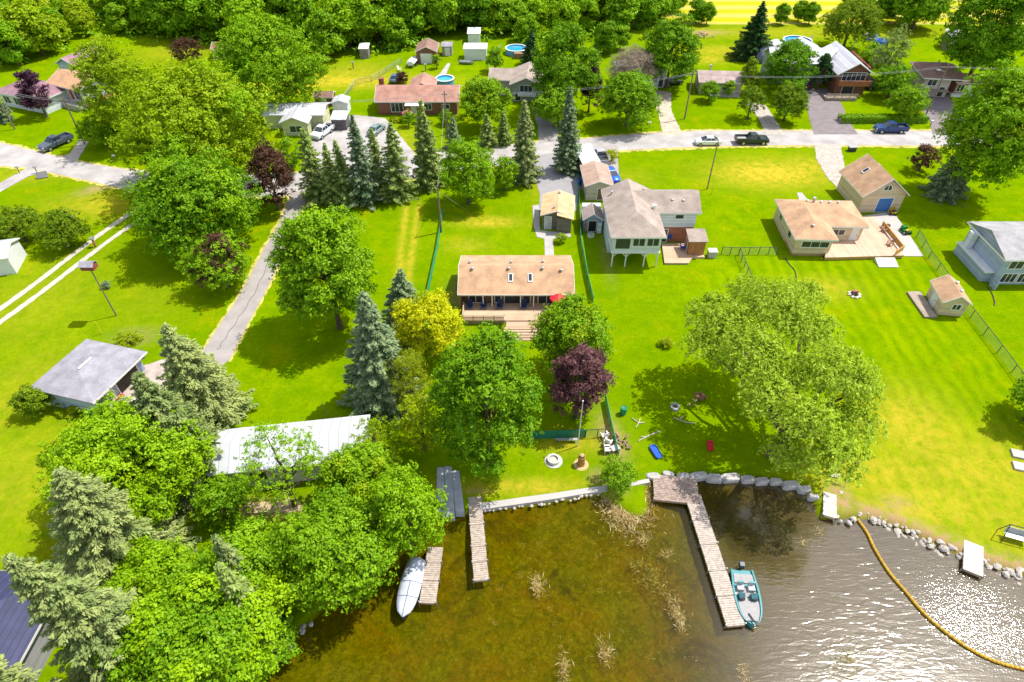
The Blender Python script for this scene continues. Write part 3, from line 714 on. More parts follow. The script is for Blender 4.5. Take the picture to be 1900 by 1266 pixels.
tree('cedar_tree', (1430, 155, 1498, 225), 'cedar', 'dense olive cedar left of the dark asphalt driveway', .2, .22, 1.6, second=('green', .3))
tree('leafy_tree', (1418, 78, 1512, 170), 'deep', 'dark green tree in front of the large white roof', .8, .3, 1.2)
tree('cedar_tree', (1500, 98, 1552, 165), 'dark', 'dark juniper at the left end of the brown gable house', .2, .22, 1.3, shape='cone', hi=1.6)
tree('leafy_tree', (1652, 160, 1722, 222), 'green', 'round leafy green tree behind the hedge by the road', .5, .24, 1.2)
tree('leafy_tree', (1622, 130, 1695, 175), 'deep', 'dark green bushy tree between the driveway cars and the brown roofed house', .4, .24, 1.2)
tree('leafy_tree', (1590, 85, 1650, 140), 'green', 'green tree behind the right end of the large white roof', .6, .26, 1.)
tree('pine_tree', (1528, 10, 1632, 78), 'cedar', 'brownish green pine behind the large white roofed house', 1.5, .26, 1.)
tree('pine_tree', (1622, 52, 1686, 150), 'spruce', 'airy grey green pine beside the blue tarpaulin', 1.5, .24, .9, hi=1.6)
tree('shrub', (1298, 150, 1338, 188), 'green', 'green bush at the front left corner of the small bungalow', .1, .22, 1.3, cat='shrub', cname='foliage')
tree('shrub', (1340, 148, 1366, 178), 'green', 'small bush at the middle of the small bungalow front', .1, .2, 1.3, cat='shrub', cname='foliage')
tree('crabapple_tree', (316, 74, 374, 118), 'copper', 'small brown purple crab apple alone on the upper left lawn', 1.4, .22, .9)
tree('ornamental_tree', (36, 132, 94, 214), 'plum', 'narrow dark plum tree in front of the purple roofed house', 1., .24, 1.4, hi=2.2)
tree('shrub', (148, 225, 222, 262), 'green', 'dark green bush at the driveway of the tan roofed house', .1, .24, 1.3, cat='shrub', cname='foliage')
tree('shrub', (512, 252, 558, 318), 'green', 'shrub in the front yard of the white roofed cottage', .2, .24, 1.1, cat='shrub', cname='foliage')
tree('shrub', (1222, 624, 1250, 646), 'fringe', 'low green and orange flowering bush alone on the middle lawn', .02, 0.13, 2.50, cat='shrub', lo=.4, hi=.6, cname='foliage')
tree('shrub', (212, 618, 262, 642), 'fringe', 'orange flowering shrub behind the grey roofed workshop', .02, 0.13, 2.00, cat='shrub', lo=.4, hi=.6, cname='foliage')
tree('shrub', (1112, 845, 1184, 914), 'green', 'leafy green bush at the lower end of the green fence by the shore', .1, 0.15, 1.89, cat='shrub', cname='foliage')
tree('shrub', (1030, 432, 1052, 452), 'lime', 'small yellow green shrub on the lawn by the tan double shed', .02, 0.13, 1.88, cat='shrub', cname='foliage')
tree('shrub', (188, 522, 204, 536), 'blueteal', 'tiny blue green shrub on the lawn near the bird house pole', .02, 0.10, 3.75, cat='shrub', cname='foliage')
tree('shrub', (100, 738, 185, 762), 'fringe', 'flower bed plants along the blue wall of the workshop', .0, 0.13, 1.62, cat='shrub', lo=.2, hi=.35, cname='foliage')
tree('shrub', (1120, 280, 1150, 298), 'fringe', 'orange flowering shrub beside the driveway pickup', .02, .16, 1.3, cat='shrub', cname='foliage')
tree('shrub', (800, 100, 818, 128), 'green', 'small shrub at the door of the brown back garage', .02, .2, 1.3, cat='shrub', cname='foliage')
tree('shrub', (900, 88, 935, 132), 'green', 'bushy green shrub right of the white garden tents', .1, .24, 1.2, cat='shrub', cname='foliage')
tree('shrub', (734, 136, 758, 152), 'copper', 'round brown leaved shrub behind the brick house roof', .1, .22, 1.3, cat='shrub', cname='foliage')
tree('shrub', (745, 205, 770, 235), 'green', 'rounded shrub left of the pink umbrella', .1, .22, 1.2, cat='shrub', cname='foliage')
tree('shrub', (812, 205, 842, 232), 'green', 'garden shrub in front of the brown brick house windows', .1, .22, 1.2, cat='shrub', cname='foliage')
tree('shrub', (770, 200, 785, 235), 'fringe', 'flowering shrub right of the pink umbrella', .1, .2, 1.2, cat='shrub', cname='foliage')
# the low hedge by the road
hl = [P(x, 226) for x in range(1556, 1722, 8)]
h0 = hl[0]; e = empty('clipped_hedge', h0, 0, 'long low clipped green hedge behind the blue pickup at the road', 'hedge')
q = np.random.RandomState(5); n = 5200; tt = q.uniform(0, (hl[-1] - h0).x, n); yy = q.uniform(-.9, .9, n); side = q.randint(0, 3, n)
zz = np.where(side == 0, 1.15, q.uniform(0, 1.15, n)); yy = np.where(side == 1, -.9, np.where(side == 2, .9, yy)) + q.normal(size=n) * .08
nn = np.stack([q.normal(size=n) * .4, np.where(side == 1, -1, np.where(side == 2, 1, 0)) + q.normal(size=n) * .3, np.where(side == 0, 1, .3) + 0 * tt], -1)
me_ = leaf_mesh('foliage', np.stack([tt, yy, zz + q.normal(size=n) * .06], -1), nn, .17 * q.uniform(.6, 1.3, n), q.uniform(0, .7, n), LM['green'])
o = bpy.data.objects.new('foliage', me_); sc.collection.objects.link(o); o.parent = e
mb = MB()
for i in range(0, 22): mb.tube((.6 + i * .75, 0, 0), (.6 + i * .75, .1, .9), .04, .02, 4)
mb.build('stem', BARK, e)

# ---------------------------------------------------------------- conifers
row = [((592, 372), 236, 58, 'first spruce from the left in the row along the road'), ((622, 374), 262, 46, 'second spruce in the roadside row, shorter than its neighbours'),
       ((650, 376), 258, 52, 'third spruce in the roadside row, thin, with a forked look beside the gravel yard'), ((681, 376), 213, 62, 'fourth spruce in the roadside row, tall and open, in front of the gravel yard'),
       ((706, 364), 238, 44, 'narrow spruce of the roadside row, fifth from the left'), ((737, 368), 222, 60, 'sixth spruce in the roadside row, olive green'), ]
for bpx, ty, wd, lb in row:
    conifer('spruce_tree', bpx, ty, wd * 1.4, 'blueteal' if bpx[0] == 681 else 'spruce', lb, .27, 'spruces in a row along the road', open_=.3 + .12 * math.sin(bpx[0]), dens=.95, power=.75 + .2 * abs(math.cos(bpx[0])))
conifer('spruce_tree', (798, 345), 182, 70, 'spruce', 'tallest dark spruce of the roadside group, left of the service pole', .28, dens=1.)
conifer('spruce_tree', (842, 275), 216, 40, 'blueteal', 'small blue spruce right of the tallest dark spruce across the road', .24)
conifer('spruce_tree', (905, 275), 208, 44, 'spruce', 'young spruce behind the bushy bright tree across the road', .24)
conifer('spruce_tree', (935, 268), 205, 38, 'spruce', 'young spruce next to the grey green spruce at the driveway', .24)
conifer('spruce_tree', (973, 335), 182, 72, 'blue', 'tall grey green spruce left of the central asphalt driveway', .27, open_=.12)
conifer('spruce_tree', (1052, 318), 160, 62, 'blueteal', 'tall blue spruce right of the central asphalt driveway', .27)
conifer('spruce_tree', (1748, 362), 262, 84, 'blueteal', 'dark blue green spruce in the shade at the right, below the road', .27)
conifer('spruce_tree', (8, 225), 160, 46, 'blueteal', 'blue spruce at the left picture edge in front of the purple roofed house', .26)
conifer('blue_spruce', (392, 770), 590, 165, 'blue', 'pale blue spruce whose tip points at the paved lane, right of the workshop', .25, dens=1.15)
conifer('blue_spruce', (366, 880), 690, 185, 'blue', 'pale blue spruce just below the red mat and the gravel yard', .25, dens=1.15)
conifer('blue_spruce', (240, 1050), 868, 240, 'blue', 'pale blue spruce above the dark roofed house at lower left', .25, dens=1.15)
conifer('blue_spruce', (286, 1245), 1003, 220, 'blue', 'pale blue spruce overlapping the dark roof at lower left', .25, dens=1.1)
conifer('blue_spruce', (150, 1420), 1168, 220, 'blue', 'pale blue spruce in the bottom left corner', .25, dens=1.1)
conifer('blue_spruce', (712, 745), 545, 152, 'blueteal', 'tall teal blue spruce left of the golden tree', .3, dens=1.2)
conifer('blue_spruce', (752, 620), 500, 112, 'blueteal', 'blue green spruce behind the golden tree and the tall teal spruce', .3)
conifer('blue_spruce', (478, 1110), 985, 70, 'blue', 'small pale spruce crown among the green trees near the bottom', .28)
conifer('spruce_tree', (1392, 108), 2, 84, 'dark', 'dark ragged spruce by the blue arched shelter', .3, open_=.1)
conifer('spruce_tree', (984, 118), 55, 46, 'dark', 'dark spruce beside the round pool at the edge of the wood', .3)
conifer('spruce_tree', (500, 1180), 1040, 96, 'spruce', 'green spruce showing through the trees above the shadowed shore', .28, open_=.2)
# bare spruce stem with dead branches at the lower left
p = P(222, 1240); e = empty('dead_spruce', p, 0, 'bare dead brown branches on a grey stem between the lower left spruces', 'tree')
mb = MB(); q = random.Random(8); mb.tube((0, 0, -.2), (0, 0, 6.5), .24, .1, 8)
mb.build('trunk', BARKG, e); mb = MB()
for i in range(70):
    z = 1.5 + i * .07; a = q.uniform(0, 6.28); l = q.uniform(1.4, 2.8) * (1 - i / 130)
    mb.path([(0, 0, z), (math.cos(a) * l * .6, math.sin(a) * l * .6, z - .05), (math.cos(a + .15) * l, math.sin(a + .15) * l, z - .5)], [.04, .025, .01], 4)
mb.build('branches', mat('dead_branch', (.45, .33, .22), .9, .2, 3), e)

# ---------------------------------------------------------------- the wood along the top: individual trees sharing a few crowns
PRO = []
for k, (mname, r, b, sh) in enumerate((('green', 4.6, 5.4, 'round'), ('deep', 4.4, 5.6, 'round'), ('bright', 4.2, 4.8, 'round'), ('deep', 3.6, 5.6, 'round'), ('lime', 4.0, 4.8, 'round'), ('green', 3.8, 4.6, 'round'))):
    me_, cs = crown('crown', r, b, LM[mname], 900 + k, .62, 60, .8, sh); tk = trunk_mb(0, r, 6.6, cs, b, k).build('trunk', BARK)
    PRO.append((me_, tk.data)); bpy.data.objects.remove(tk)
woodn = [0]; WT = []
def wood_tree(x, y, s, k, label, group):
    woodn[0] += 1
    e = empty('wood_tree', (x, y, 0), rnd.uniform(0, 6.28), label, 'tree', group); e.scale = (s, s, s * rnd.uniform(.88, 1.12))
    WT.append((x / max(y, 1), e))
    o = bpy.data.objects.new('crown', PRO[k][0]); sc.collection.objects.link(o); o.parent = e; o.location = (0, 0, 5.2)
    o = bpy.data.objects.new('trunk', PRO[k][1]); sc.collection.objects.link(o); o.parent = e
low = [(-80, 128), (0, 128), (45, 122), (95, 106), (120, 90), (165, 82), (215, 66), (240, 66), (300, 72), (385, 80), (440, 95), (470, 180), (480, 195), (560, 128), (600, 108), (680, 104), (740, 92), (800, 78), (862, 66), (930, 76), (985, 82), (1040, 76), (1100, 70), (1150, 68), (1195, 55), (1230, 40)]
def lowy(x):
    for i in range(len(low) - 1):
        if low[i][0] <= x <= low[i + 1][0]:
            t = (x - low[i][0]) / (low[i + 1][0] - low[i][0]); return low[i][1] * (1 - t) + low[i + 1][1] * t
    return None
placed = []; tries = 0
while len(placed) < 210 and tries < 30000:
    tries += 1; y = rnd.uniform(146, 228); x = rnd.uniform(-175, 62)
    up = y * math.sin(CT) - CH * math.cos(CT); dep = y * math.cos(CT) + CH * math.sin(CT)
    px = 950 + CF * x / dep; py = 633 - CF * up / dep; ly = lowy(px)
    if ly is None or py > ly: continue
    if px < -60 or px > 1225: continue
    if 95 < px < 225 and py < 35: continue
    if 400 < px < 590 and py > 95: continue
    if any((x - a) ** 2 + (y - b_) ** 2 < 37 for a, b_ in placed): continue
    placed.append((x, y))
    edge = ly - py
    kw = None
    if px < 240: lab, grp, ks = 'leafy tree in the wood behind the purple roofed buildings at upper left', 'trees of the upper left wood', (2, 4, 0, 1, 4)
    elif px < 600: lab, grp, ks = 'leafy tree in the wood above the upper left lawn and its crab apple', 'trees of the wood above the left lawn', (0, 1, 3, 2, 1, 5)
    elif px < 860: lab, grp, ks = 'leafy tree in the wood behind the brown garage and the wide lawn', 'trees of the wood behind the brown garage', (2, 0, 5, 2, 1)
    else: lab, grp, ks = 'leafy tree in the wood behind the round pool and garden tents', 'trees of the wood behind the round pool', (0, 1, 3, 5, 2)
    s = rnd.uniform(.95, 1.35) * (.7 if edge < 4 else 1)
    if px > 900: s *= .85
    k_ = rnd.choice(ks); kn = ('mid green', 'dark green', 'light green', 'tall dark green', 'yellowish green', 'fresh green')[k_]
    lm = ('at the left edge', 'behind the purple roofed house', 'behind the purple roofed garage', 'by the dark marsh', 'above the upper left lawn', 'above the crab apple', 'behind the hidden pinkish roofed shed', 'left above the big light green tree', 'right above the big light green tree', 'left of the small weathered shed', 'behind the small weathered shed', 'above the wide lawn', 'left behind the brown back garage', 'right behind the brown back garage', 'behind the white garden tent', 'right of the white garden tent', 'behind the round pool', 'above the dark pool spruce', 'above the tall roadside green tree', 'left of the small yellow lawn', 'behind the small yellow lawn', 'near the yellow field corner', 'at the right end of the wood')
    li_ = min(len(lm) - 1, max(0, int((px + 20) / 1245 * len(lm)))); row_ = 'front row' if edge < 16 else ('second row' if edge < 38 else 'back')
    lab = '%s tree, wood %s, %s' % (kn, {'front row': 'front', 'second row': 'middle', 'back': 'back'}[row_], lm[li_])
    if 90 < px < 240: s *= .58
    wood_tree(x, y, s, k_, lab, grp)
for (px, py, s, k, lab) in ((1258, 22, .6, 3, 'slim dark tree at the near edge of the yellow field, left of the row'), (1290, 42, .55, 1, 'dark tree on the lawn edge in front of the yellow field, beside the brush pile'), (1310, 46, .5, 3, 'narrow dark tree right of the brush pile at the yellow field'),
                            (1480, 40, .5, 5, 'small bushy tree alone in front of the yellow field behind the round pool with chairs'), (1500, 46, .42, 1, 'low dark bush tree at the field edge behind the white chairs'), (1448, 46, .4, 1, 'low dark bushy tree at the field edge right of the ragged spruce'),
                            (1635, 40, .62, 0, 'leafy tree at the field edge behind the blue swing frame'), (1655, 30, .6, 5, 'leafy tree at the field edge between pine and dark top edge tree'), (1600, 28, .5, 0, 'green tree at the field edge just right of the brownish pine'), (1565, 30, .5, 1, 'green tree at the field edge just left of the brownish pine'),
                            (1690, 38, .55, 1, 'dark leafy tree left of the leaning white shed'), (1120, 100, .6, 0, 'leafy tree on the garden edge left of the blue pool'), (960, 60, .7, 1, 'dark leafy tree directly behind the round pool'), (1150, 92, .55, 5, 'green tree on the edge of the small yellow lawn')):
    p = P(px, py); wood_tree(p.x, p.y, s, k, lab, None)
    e = bpy.data.objects[-1] if False else None
by = {}
for xx, e in WT: by.setdefault(e['label'], []).append((xx, e))
ORD = ['', 'first', 'second', 'third', 'fourth', 'fifth', 'sixth', 'seventh', 'eighth', 'ninth', 'tenth', 'eleventh', 'twelfth']
NUM = ['', '', 'two', 'three', 'four', 'five', 'six', 'seven', 'eight', 'nine', 'ten', 'eleven', 'twelve']
for lb, L_ in by.items():
    if 1 < len(L_) < 12:
        for i, (xx, e) in enumerate(sorted(L_, key=lambda t: t[0])): e['label'] = '%s, %s of %s' % (lb, ORD[i + 1], NUM[len(L_)])
# dense undergrowth under the wood: nobody could count it
q = np.random.RandomState(12); PTS = []
while len(PTS) < 900:
    y = q.uniform(146, 240); x = q.uniform(-178, 66); up = y * math.sin(CT) - CH * math.cos(CT); dep = y * math.cos(CT) + CH * math.sin(CT)
    px = 950 + CF * x / dep; py = 633 - CF * up / dep; ly = lowy(px)
    if ly is None or py > ly + 3 or (95 < px < 225 and py < 30) or (400 < px < 590 and py > 95): continue
    PTS.append((x, y))
PTS = np.array(PTS); n = 26000; i = q.randint(0, len(PTS), n); e3 = q.normal(size=(n, 3)); e3 /= np.linalg.norm(e3, axis=1, keepdims=True); e3[:, 2] = abs(e3[:, 2])
C3 = np.stack([PTS[i, 0], PTS[i, 1], np.zeros(n)], -1) + e3 * np.array([2.4, 2.4, 2.6]) * q.uniform(.7, 1.1, (n, 1))
me_ = leaf_mesh('undergrowth', C3, e3 + np.array([0, 0, .4]), .5 * q.uniform(.6, 1.3, n), q.uniform(0, .8, n), LM['deep'])
o = bpy.data.objects.new('undergrowth', me_); sc.collection.objects.link(o); tag(o, 'dense dark undergrowth filling the wood floor', 'undergrowth', kind='stuff')
# ---------------------------------------------------------------- buildings
def roofm(name, col): return mat(name, col, .9, .2, .7, .15, fine=5)
SH_TAN = roofm('tan_shingles', (.56, .37, .25)); SH_PINK = roofm('pinkish_tan_shingles', (.48, .30, .18)); SH_GREYT = roofm('grey_tan_shingles', (.35, .285, .245))
SH_GREY = roofm('grey_shingles', (.30, .29, .33)); SH_RED = roofm('red_brown_shingles', (.40, .215, .165)); SH_PUR = roofm('purple_shingles', (.30, .17, .21)); SH_BR = roofm('brown_shingles', (.27, .16, .13))
SH_LG = roofm('light_grey_shingles', (.34, .335, .345)); SH_BLK = mat('dark_blue_steel_roof', (.045, .05, .115), .6, .15, 1, lines=(0, .42, .12, .5)); SH_ORG = roofm('orange_tan_shingles', (.66, .40, .22))
METW = mat('white_steel_roof', (.55, .57, .61), .5, .10, .6, lines=(0, .9, .12, .72)); METP = mat('pale_steel_roof', (.55, .55, .60), .5, .08, .6, lines=(0, .5, .1, .75))
def siding(name, col): return mat(name, col, .75, .08, 1, lines=(2, .24, .12, .8))
W_BRN = siding('brown_siding', (.16, .095, .06)); W_WHT = siding('white_siding', (.66, .70, .76)); W_CRM = siding('cream_siding', (.62, .50, .34)); W_BLU = siding('blue_grey_siding', (.36, .44, .56))
W_BRK = mat('brown_brick', (.24, .11, .07), .9, .25, 3, .1, lines=(2, .2, .15, .75)); W_RED = mat('red_brick', (.36, .14, .09), .9, .2, 3); W_GRN = siding('pale_yellow_siding', (.62, .62, .38)); W_TAU = siding('taupe_siding', (.17, .155, .12))
W_LIL = siding('pale_lilac_siding', (.58, .56, .64)); W_GRY = siding('grey_siding', (.34, .33, .36)); W_PNK = siding('pinkish_siding', (.55, .45, .42)); W_BL2 = siding('muted_blue_siding', (.34, .42, .56))  # last one: a second blue siding, slightly deeper than the blue grey

def wall_box(root, r, z0, z1, m, name='wall'):
    return MB().box(r[0], r[1], z0, r[2], r[3], z1).build(name, m, root)
def gable(root, r, ze, rise, ax, ov, rm, wm=None, t=.14, trim=TRIM, name='roof'):
    """gable roof over rect r; ax='x' ridge along x"""
    x0, y0, x1, y1 = r[0] - ov, r[1] - ov, r[2] + ov, r[3] + ov
    if ax == 'x':
        ym = (y0 + y1) / 2; zd = ze - rise * ov / (ym - r[1])
        vs = [(x0, y0, zd), (x1, y0, zd), (x1, ym, ze + rise), (x0, ym, ze + rise), (x1, y1, zd), (x0, y1, zd)]
        fs = [(0, 1, 2, 3), (3, 2, 4, 5)]
        yw = (r[1] + r[3]) / 2
        tri = [[(x, r[1] + .02, ze - .1), (x, r[3] - .02, ze - .1), (x, yw, ze + rise - .2)] for x in (r[0] + .01, r[0] + .16, r[2] - .16, r[2] - .01)]
        fasc = [((x0, y0 - .02, zd - .14), (x1, y0 + .01, zd - .005)), ((x0, y1 - .01, zd - .14), (x1, y1 + .02, zd - .005))]
    else:
        xm = (x0 + x1) / 2; zd = ze - rise * ov / (xm - r[0])
        vs = [(x0, y0, zd), (x0, y1, zd), (xm, y1, ze + rise), (xm, y0, ze + rise), (x1, y1, zd), (x1, y0, zd)]
        fs = [(1, 0, 3, 2), (2, 3, 5, 4)]
        xw = (r[0] + r[2]) / 2
        tri = [[(r[0] + .02, y, ze - .1), (r[2] - .02, y, ze - .1), (xw, y, ze + rise - .2)] for y in (r[1] + .01, r[1] + .16, r[3] - .16, r[3] - .01)]
        fasc = [((x0 - .02, y0, zd - .14), (x0 + .01, y1, zd - .005)), ((x1 - .01, y0, zd - .14), (x1 + .02, y1, zd - .005))]
    o = MB().shell([(a, b, c + .08) for a, b, c in vs], fs, t).build(name, rm, root)
    if wm:
        for k in (0, 2): MB().add(tri[k] + tri[k + 1], [(0, 1, 2), (3, 5, 4), (0, 3, 4, 1), (1, 4, 5, 2), (2, 5, 3, 0)]).build('gable_wall', wm, root)
    mb = MB()
    for a, b in fasc: mb.box(a[0], a[1], a[2] + .02, b[0], b[1], b[2] + .07)
    # barge boards up the gables
    w2 = [(v[0], v[1], v[2] - .0) for v in vs]
    for a, b in (((0, 3), (1, 2)) if ax == 'x' else ((0, 3), (1, 2))) + (((5, 3), (4, 2)) if ax == 'x' else ((5, 3), (4, 2))):
        p = Vector(w2[a]); q_ = Vector(w2[b]); 
        c = (p + q_) / 2; d = (q_ - p) / 2
        off = Vector((1 if c.x > (x0 + x1) / 2 else -1, 0, 0)) if ax == 'x' else Vector((0, 1 if c.y > (y0 + y1) / 2 else -1, 0))
        mb.obox(c + off * .025 + Vector((0, 0, .0)), d, off * .02, (0, 0, .085))
    if trim: mb.build('fascia', trim, root)
    return o
def hip(root, r, ze, rise, ov, rm, t=.14, ends=(1, 1), trim=TRIM, name='roof', ax=None):
    x0, y0, x1, y1 = r[0] - ov, r[1] - ov, r[2] + ov, r[3] + ov; zd = ze; W_ = x1 - x0; D_ = y1 - y0
    if (ax or ('x' if W_ >= D_ else 'y')) == 'x':
        h = D_ / 2; ym = (y0 + y1) / 2; a = x0 + (h if ends[0] else 0); b = x1 - (h if ends[1] else 0)
        vs = [(x0, y0, zd), (x1, y0, zd), (x1, y1, zd), (x0, y1, zd), (a, ym, zd + rise), (b, ym, zd + rise)]
        fs = [(0, 1, 5, 4), (2, 3, 4, 5)] + ([(1, 2, 5)] if ends[1] else []) + ([(3, 0, 4)] if ends[0] else [])
    else:
        h = W_ / 2; xm = (x0 + x1) / 2; a = y0 + (h if ends[0] else 0); b = y1 - (h if ends[1] else 0)
        vs = [(x0, y0, zd), (x1, y0, zd), (x1, y1, zd), (x0, y1, zd), (xm, a, zd + rise), (xm, b, zd + rise)]
        fs = [(1, 2, 5, 4), (3, 0, 4, 5)] + ([(0, 1, 4)] if ends[0] else []) + ([(2, 3, 5)] if ends[1] else [])
    o = MB().shell([(p[0], p[1], p[2] + .1) for p in vs], fs, t).build(name, rm, root)
    mb = MB(); z = zd + .02
    mb.box(x0 - .03, y0 - .03, z - .16, x1 + .03, y0 - .002, z + .05); mb.box(x0 - .03, y1 + .002, z - .16, x1 + .03, y1 + .03, z + .05)
    mb.box(x0 - .03, y0, z - .16, x0 - .002, y1, z + .05); mb.box(x1 + .002, y0, z - .16, x1 + .03, y1, z + .05)
    if trim: mb.build('fascia', trim, root)
    return o
def opening(root, r, side, u, z, w, h, kind='window', m=None, n=1, label=None, fm=None):
    """r=(x0,y0,x1,y1) wall rect, u distance along the wall from its left end seen from outside"""
    x0, y0, x1, y1 = r
    A = {'F': (Vector((x0, y0, 0)), Vector((1, 0, 0)), Vector((0, -1, 0))), 'B': (Vector((x1, y1, 0)), Vector((-1, 0, 0)), Vector((0, 1, 0))),
         'L': (Vector((x0, y1, 0)), Vector((0, -1, 0)), Vector((-1, 0, 0))), 'R': (Vector((x1, y0, 0)), Vector((0, 1, 0)), Vector((1, 0, 0)))}[side]
    o, ux, nn = A; up = Vector((0, 0, 1))
    def bx(mb, u0, u1, z0, z1, d0, d1):
        c = o + ux * (u0 + u1) / 2 + up * (z0 + z1) / 2 + nn * (d0 + d1) / 2
        mb.obox(c, ux * (u1 - u0) / 2, nn * (d1 - d0) / 2, up * (z1 - z0) / 2)
    fr = MB(); t = .1
    bx(fr, u - t, u, z - t, z + h + t, -.02, .06); bx(fr, u + w, u + w + t, z - t, z + h + t, -.02, .06)
    bx(fr, u, u + w, z - t, z, -.02, .062); bx(fr, u, u + w, z + h, z + h + t, -.02, .062)
    for k in range(1, n): bx(fr, u + w * k / n - .035, u + w * k / n + .035, z, z + h, -.02, .058)
    if kind == 'window':
        f = fr.build('window', fm or TRIM, root); pn = MB(); bx(pn, u + .002, u + w - .002, z + .002, z + h - .002, -.01, .025)
        pn.build('pane', glass(), f)
    else:
        f = fr.build('door_frame', fm or TRIM, root); pn = MB(); bx(pn, u + .002, u + w - .002, z + .002, z + h - .002, -.01, .04)
        d = pn.build('garage_door' if kind == 'garage' else 'door', m or TRIM, root)
        if label: d['label'] = label
        hd = MB(); bx(hd, u + w * .86, u + w * .86 + .08, z + h * .45, z + h * .45 + .14, .035, .09); hd.build('handle', DARKM, d)
    return f
def vents(root, pts, m=METAL, name='roof_vent'):
    for (x, y, z) in pts:
        mb = MB(); mb.lathe([(.02, -.15), (.13, -.15), (.13, .12), (.22, .14), (.22, .24), (.02, .28)], (x, y, z), 8); mb.build(name, m, root)
def chimney(root, x, y, z0, z1, m=W_BRK, s=.4):
    mb = MB().box(x - s, y - s, z0, x + s, y + s, z1); mb.box(x - s - .07, y - s - .07, z1 + .002, x + s + .07, y + s + .07, z1 + .13); mb.build('chimney', m, root)
def root_from(name, pL, pR, label, cat, z=0., group=None):
    """Empty at the front left corner, local x along the front"""
    a = P(pL[0], pL[1], z); b = P(pR[0], pR[1], z); d = b - a
    e = empty(name, (a.x, a.y, 0), math.atan2(d.y, d.x), label, cat, group); return e, math.hypot(d.x, d.y)
def slab(root, name, r, z0, z1, m): return MB().box(r[0], r[1], z0, r[2], r[3], z1).build(name, m, root)
def deck(name, label, pts, z, m, parent=None, posts=True, skirt=None):
    c = P(*pts[0], z); e = empty(name, (c.x, c.y, 0), 0, label, 'deck') if parent is None else parent
    w_ = [(P(x, y, z).x - c.x, P(x, y, z).y - c.y) for x, y in pts]
    MB().prism(w_, z - .12, z).build('deck_boards', m, e)
    if skirt: 
        cc = (sum(a for a, b in w_) / len(w_), sum(b for a, b in w_) / len(w_)); wi = [(a + (cc[0] - a) * .02, b + (cc[1] - b) * .02) for a, b in w_]
        MB().prism(wi, .0, z - .122).build('skirting', skirt, e)
    return e, c
def rail(root, pts, z0, h, m, sp=1.4, bars=2, name='railing'):
    mb = MB()
    for i in range(len(pts) - 1):
        a = Vector((*pts[i], z0)); b = Vector((*pts[i + 1], z0)); L_ = (b - a).length; n = max(1, round(L_ / sp)); d = (b - a) / L_
        for k in range(n + 1):
            p = a + d * L_ * k / n; mb.box(p.x - .05, p.y - .05, z0, p.x + .05, p.y + .05, z0 + h)
        s = Vector((-d.y, d.x, 0))
        for k in range(bars):
            zz = z0 + h * (k + 1) / bars; mb.obox((a + b) / 2 + Vector((0, 0, h * (k + 1) / bars - .04)), d * (L_ / 2 + .07), s * .065, (0, 0, .045))
    return mb.build(name, m, root)
def steps(root, x0, x1, y0, n, rise, run, m, name='steps', ztop=None):
    mb = MB(); zt = ztop if ztop else n * rise
    for k in range(n): 
        z = zt - rise * (k + 1); mb.box(x0, y0 - run * (k + 1), z - .06 if z > .3 else -.02, x1, y0 - run * k - .04, z)
    return mb.build(name, m, root)

# --- central bungalow
e, Wd = root_from('bungalow', (851, 545), (1068, 545), 'long brown central bungalow with a pinkish tan roof and two skylights', 'house', 2.7)
Wd -= .4; WB = mat('dark_brown_boards', (.17, .10, .07), .8, .15, 1, lines=(0, .3, .08, .6)); r = (.2, .75, Wd, 7.6); wall_box(e, r, 0, 2.62, WB)
wall_box(e, (.2, .05, .35, .73), 0, 2.5, W_BRN, 'side_wall'); wall_box(e, (Wd - .15, .05, Wd, .73), 0, 2.5, W_RED, 'side_wall')
# asymmetric gable: long front slope over the veranda
mb = MB(); yr = 3.6; vs = [(-.1, -.25, 2.72), (Wd + .3, -.25, 2.72), (Wd + .3, yr, 4.35), (-.1, yr, 4.35), (Wd + .3, 8.0, 2.75), (-.1, 8.0, 2.75)]
mb.shell(vs, [(0, 1, 2, 3), (3, 2, 4, 5)], .14).build('roof', SH_PINK, e)
mb = MB(); mb.box(-.12, -.29, 2.56, Wd + .32, -.255, 2.73)
for x in (-.13, Wd + .3):
    for a, b in ((0, 3), (3, 5)):
        p = Vector((x, vs[a][1], vs[a][2])); q_ = Vector((x, vs[b][1], vs[b][2])); mb.obox((p + q_) / 2 + Vector((0, 0, -.08)), (q_ - p) / 2, (.02, 0, 0), (0, 0, .1))
mb.build('fascia', TRIM, e)
for x in (.22, Wd - .02): MB().add([(x - .01 - d, y, z) for d in (0, .12) for y, z in ((.1, 2.6), (7.5, 2.6), (3.6, 4.15))], [(0, 1, 2), (3, 5, 4), (0, 3, 4, 1), (1, 4, 5, 2), (2, 5, 3, 0)]).build('gable_wall', WB, e)
for u, w_, n in ((1.0, 1.6, 2), (5.4, 1.9, 1), (9.6, 2.0, 2)): opening(e, r, 'F', u, .75 if w_ < 1.8 else .25, w_, 1.2 if w_ < 1.8 else 1.9, n=n)
opening(e, r, 'F', 4.2, .75, .7, 1.3); opening(e, r, 'F', 7.7, .1, .85, 2.0, 'door', mat('dark_door', (.06, .05, .05)), label='dark front door')
for x in (2.9, 4.0, 7.5, 9.1): MB().box(x, -.02, .0, x + .12, .1, 2.55).build('veranda_post', TRIM, e)
for x in (6.35, 8.75):
    z = 2.72 + (1.9 + .25) / 3.85 * 1.63; sl = 1.63 / 3.85; mb = MB(); mb.obox((x, 1.9, z + .06), (.3, 0, 0), (0, .55, .55 * sl), (0, -.02, .06)); s_ = mb.build('skylight', TRIM, e)
    MB().obox((x, 1.88, z + .125), (.2, 0, 0), (0, .44, .44 * sl), (0, 0, .012)).build('pane', glass(), s_)
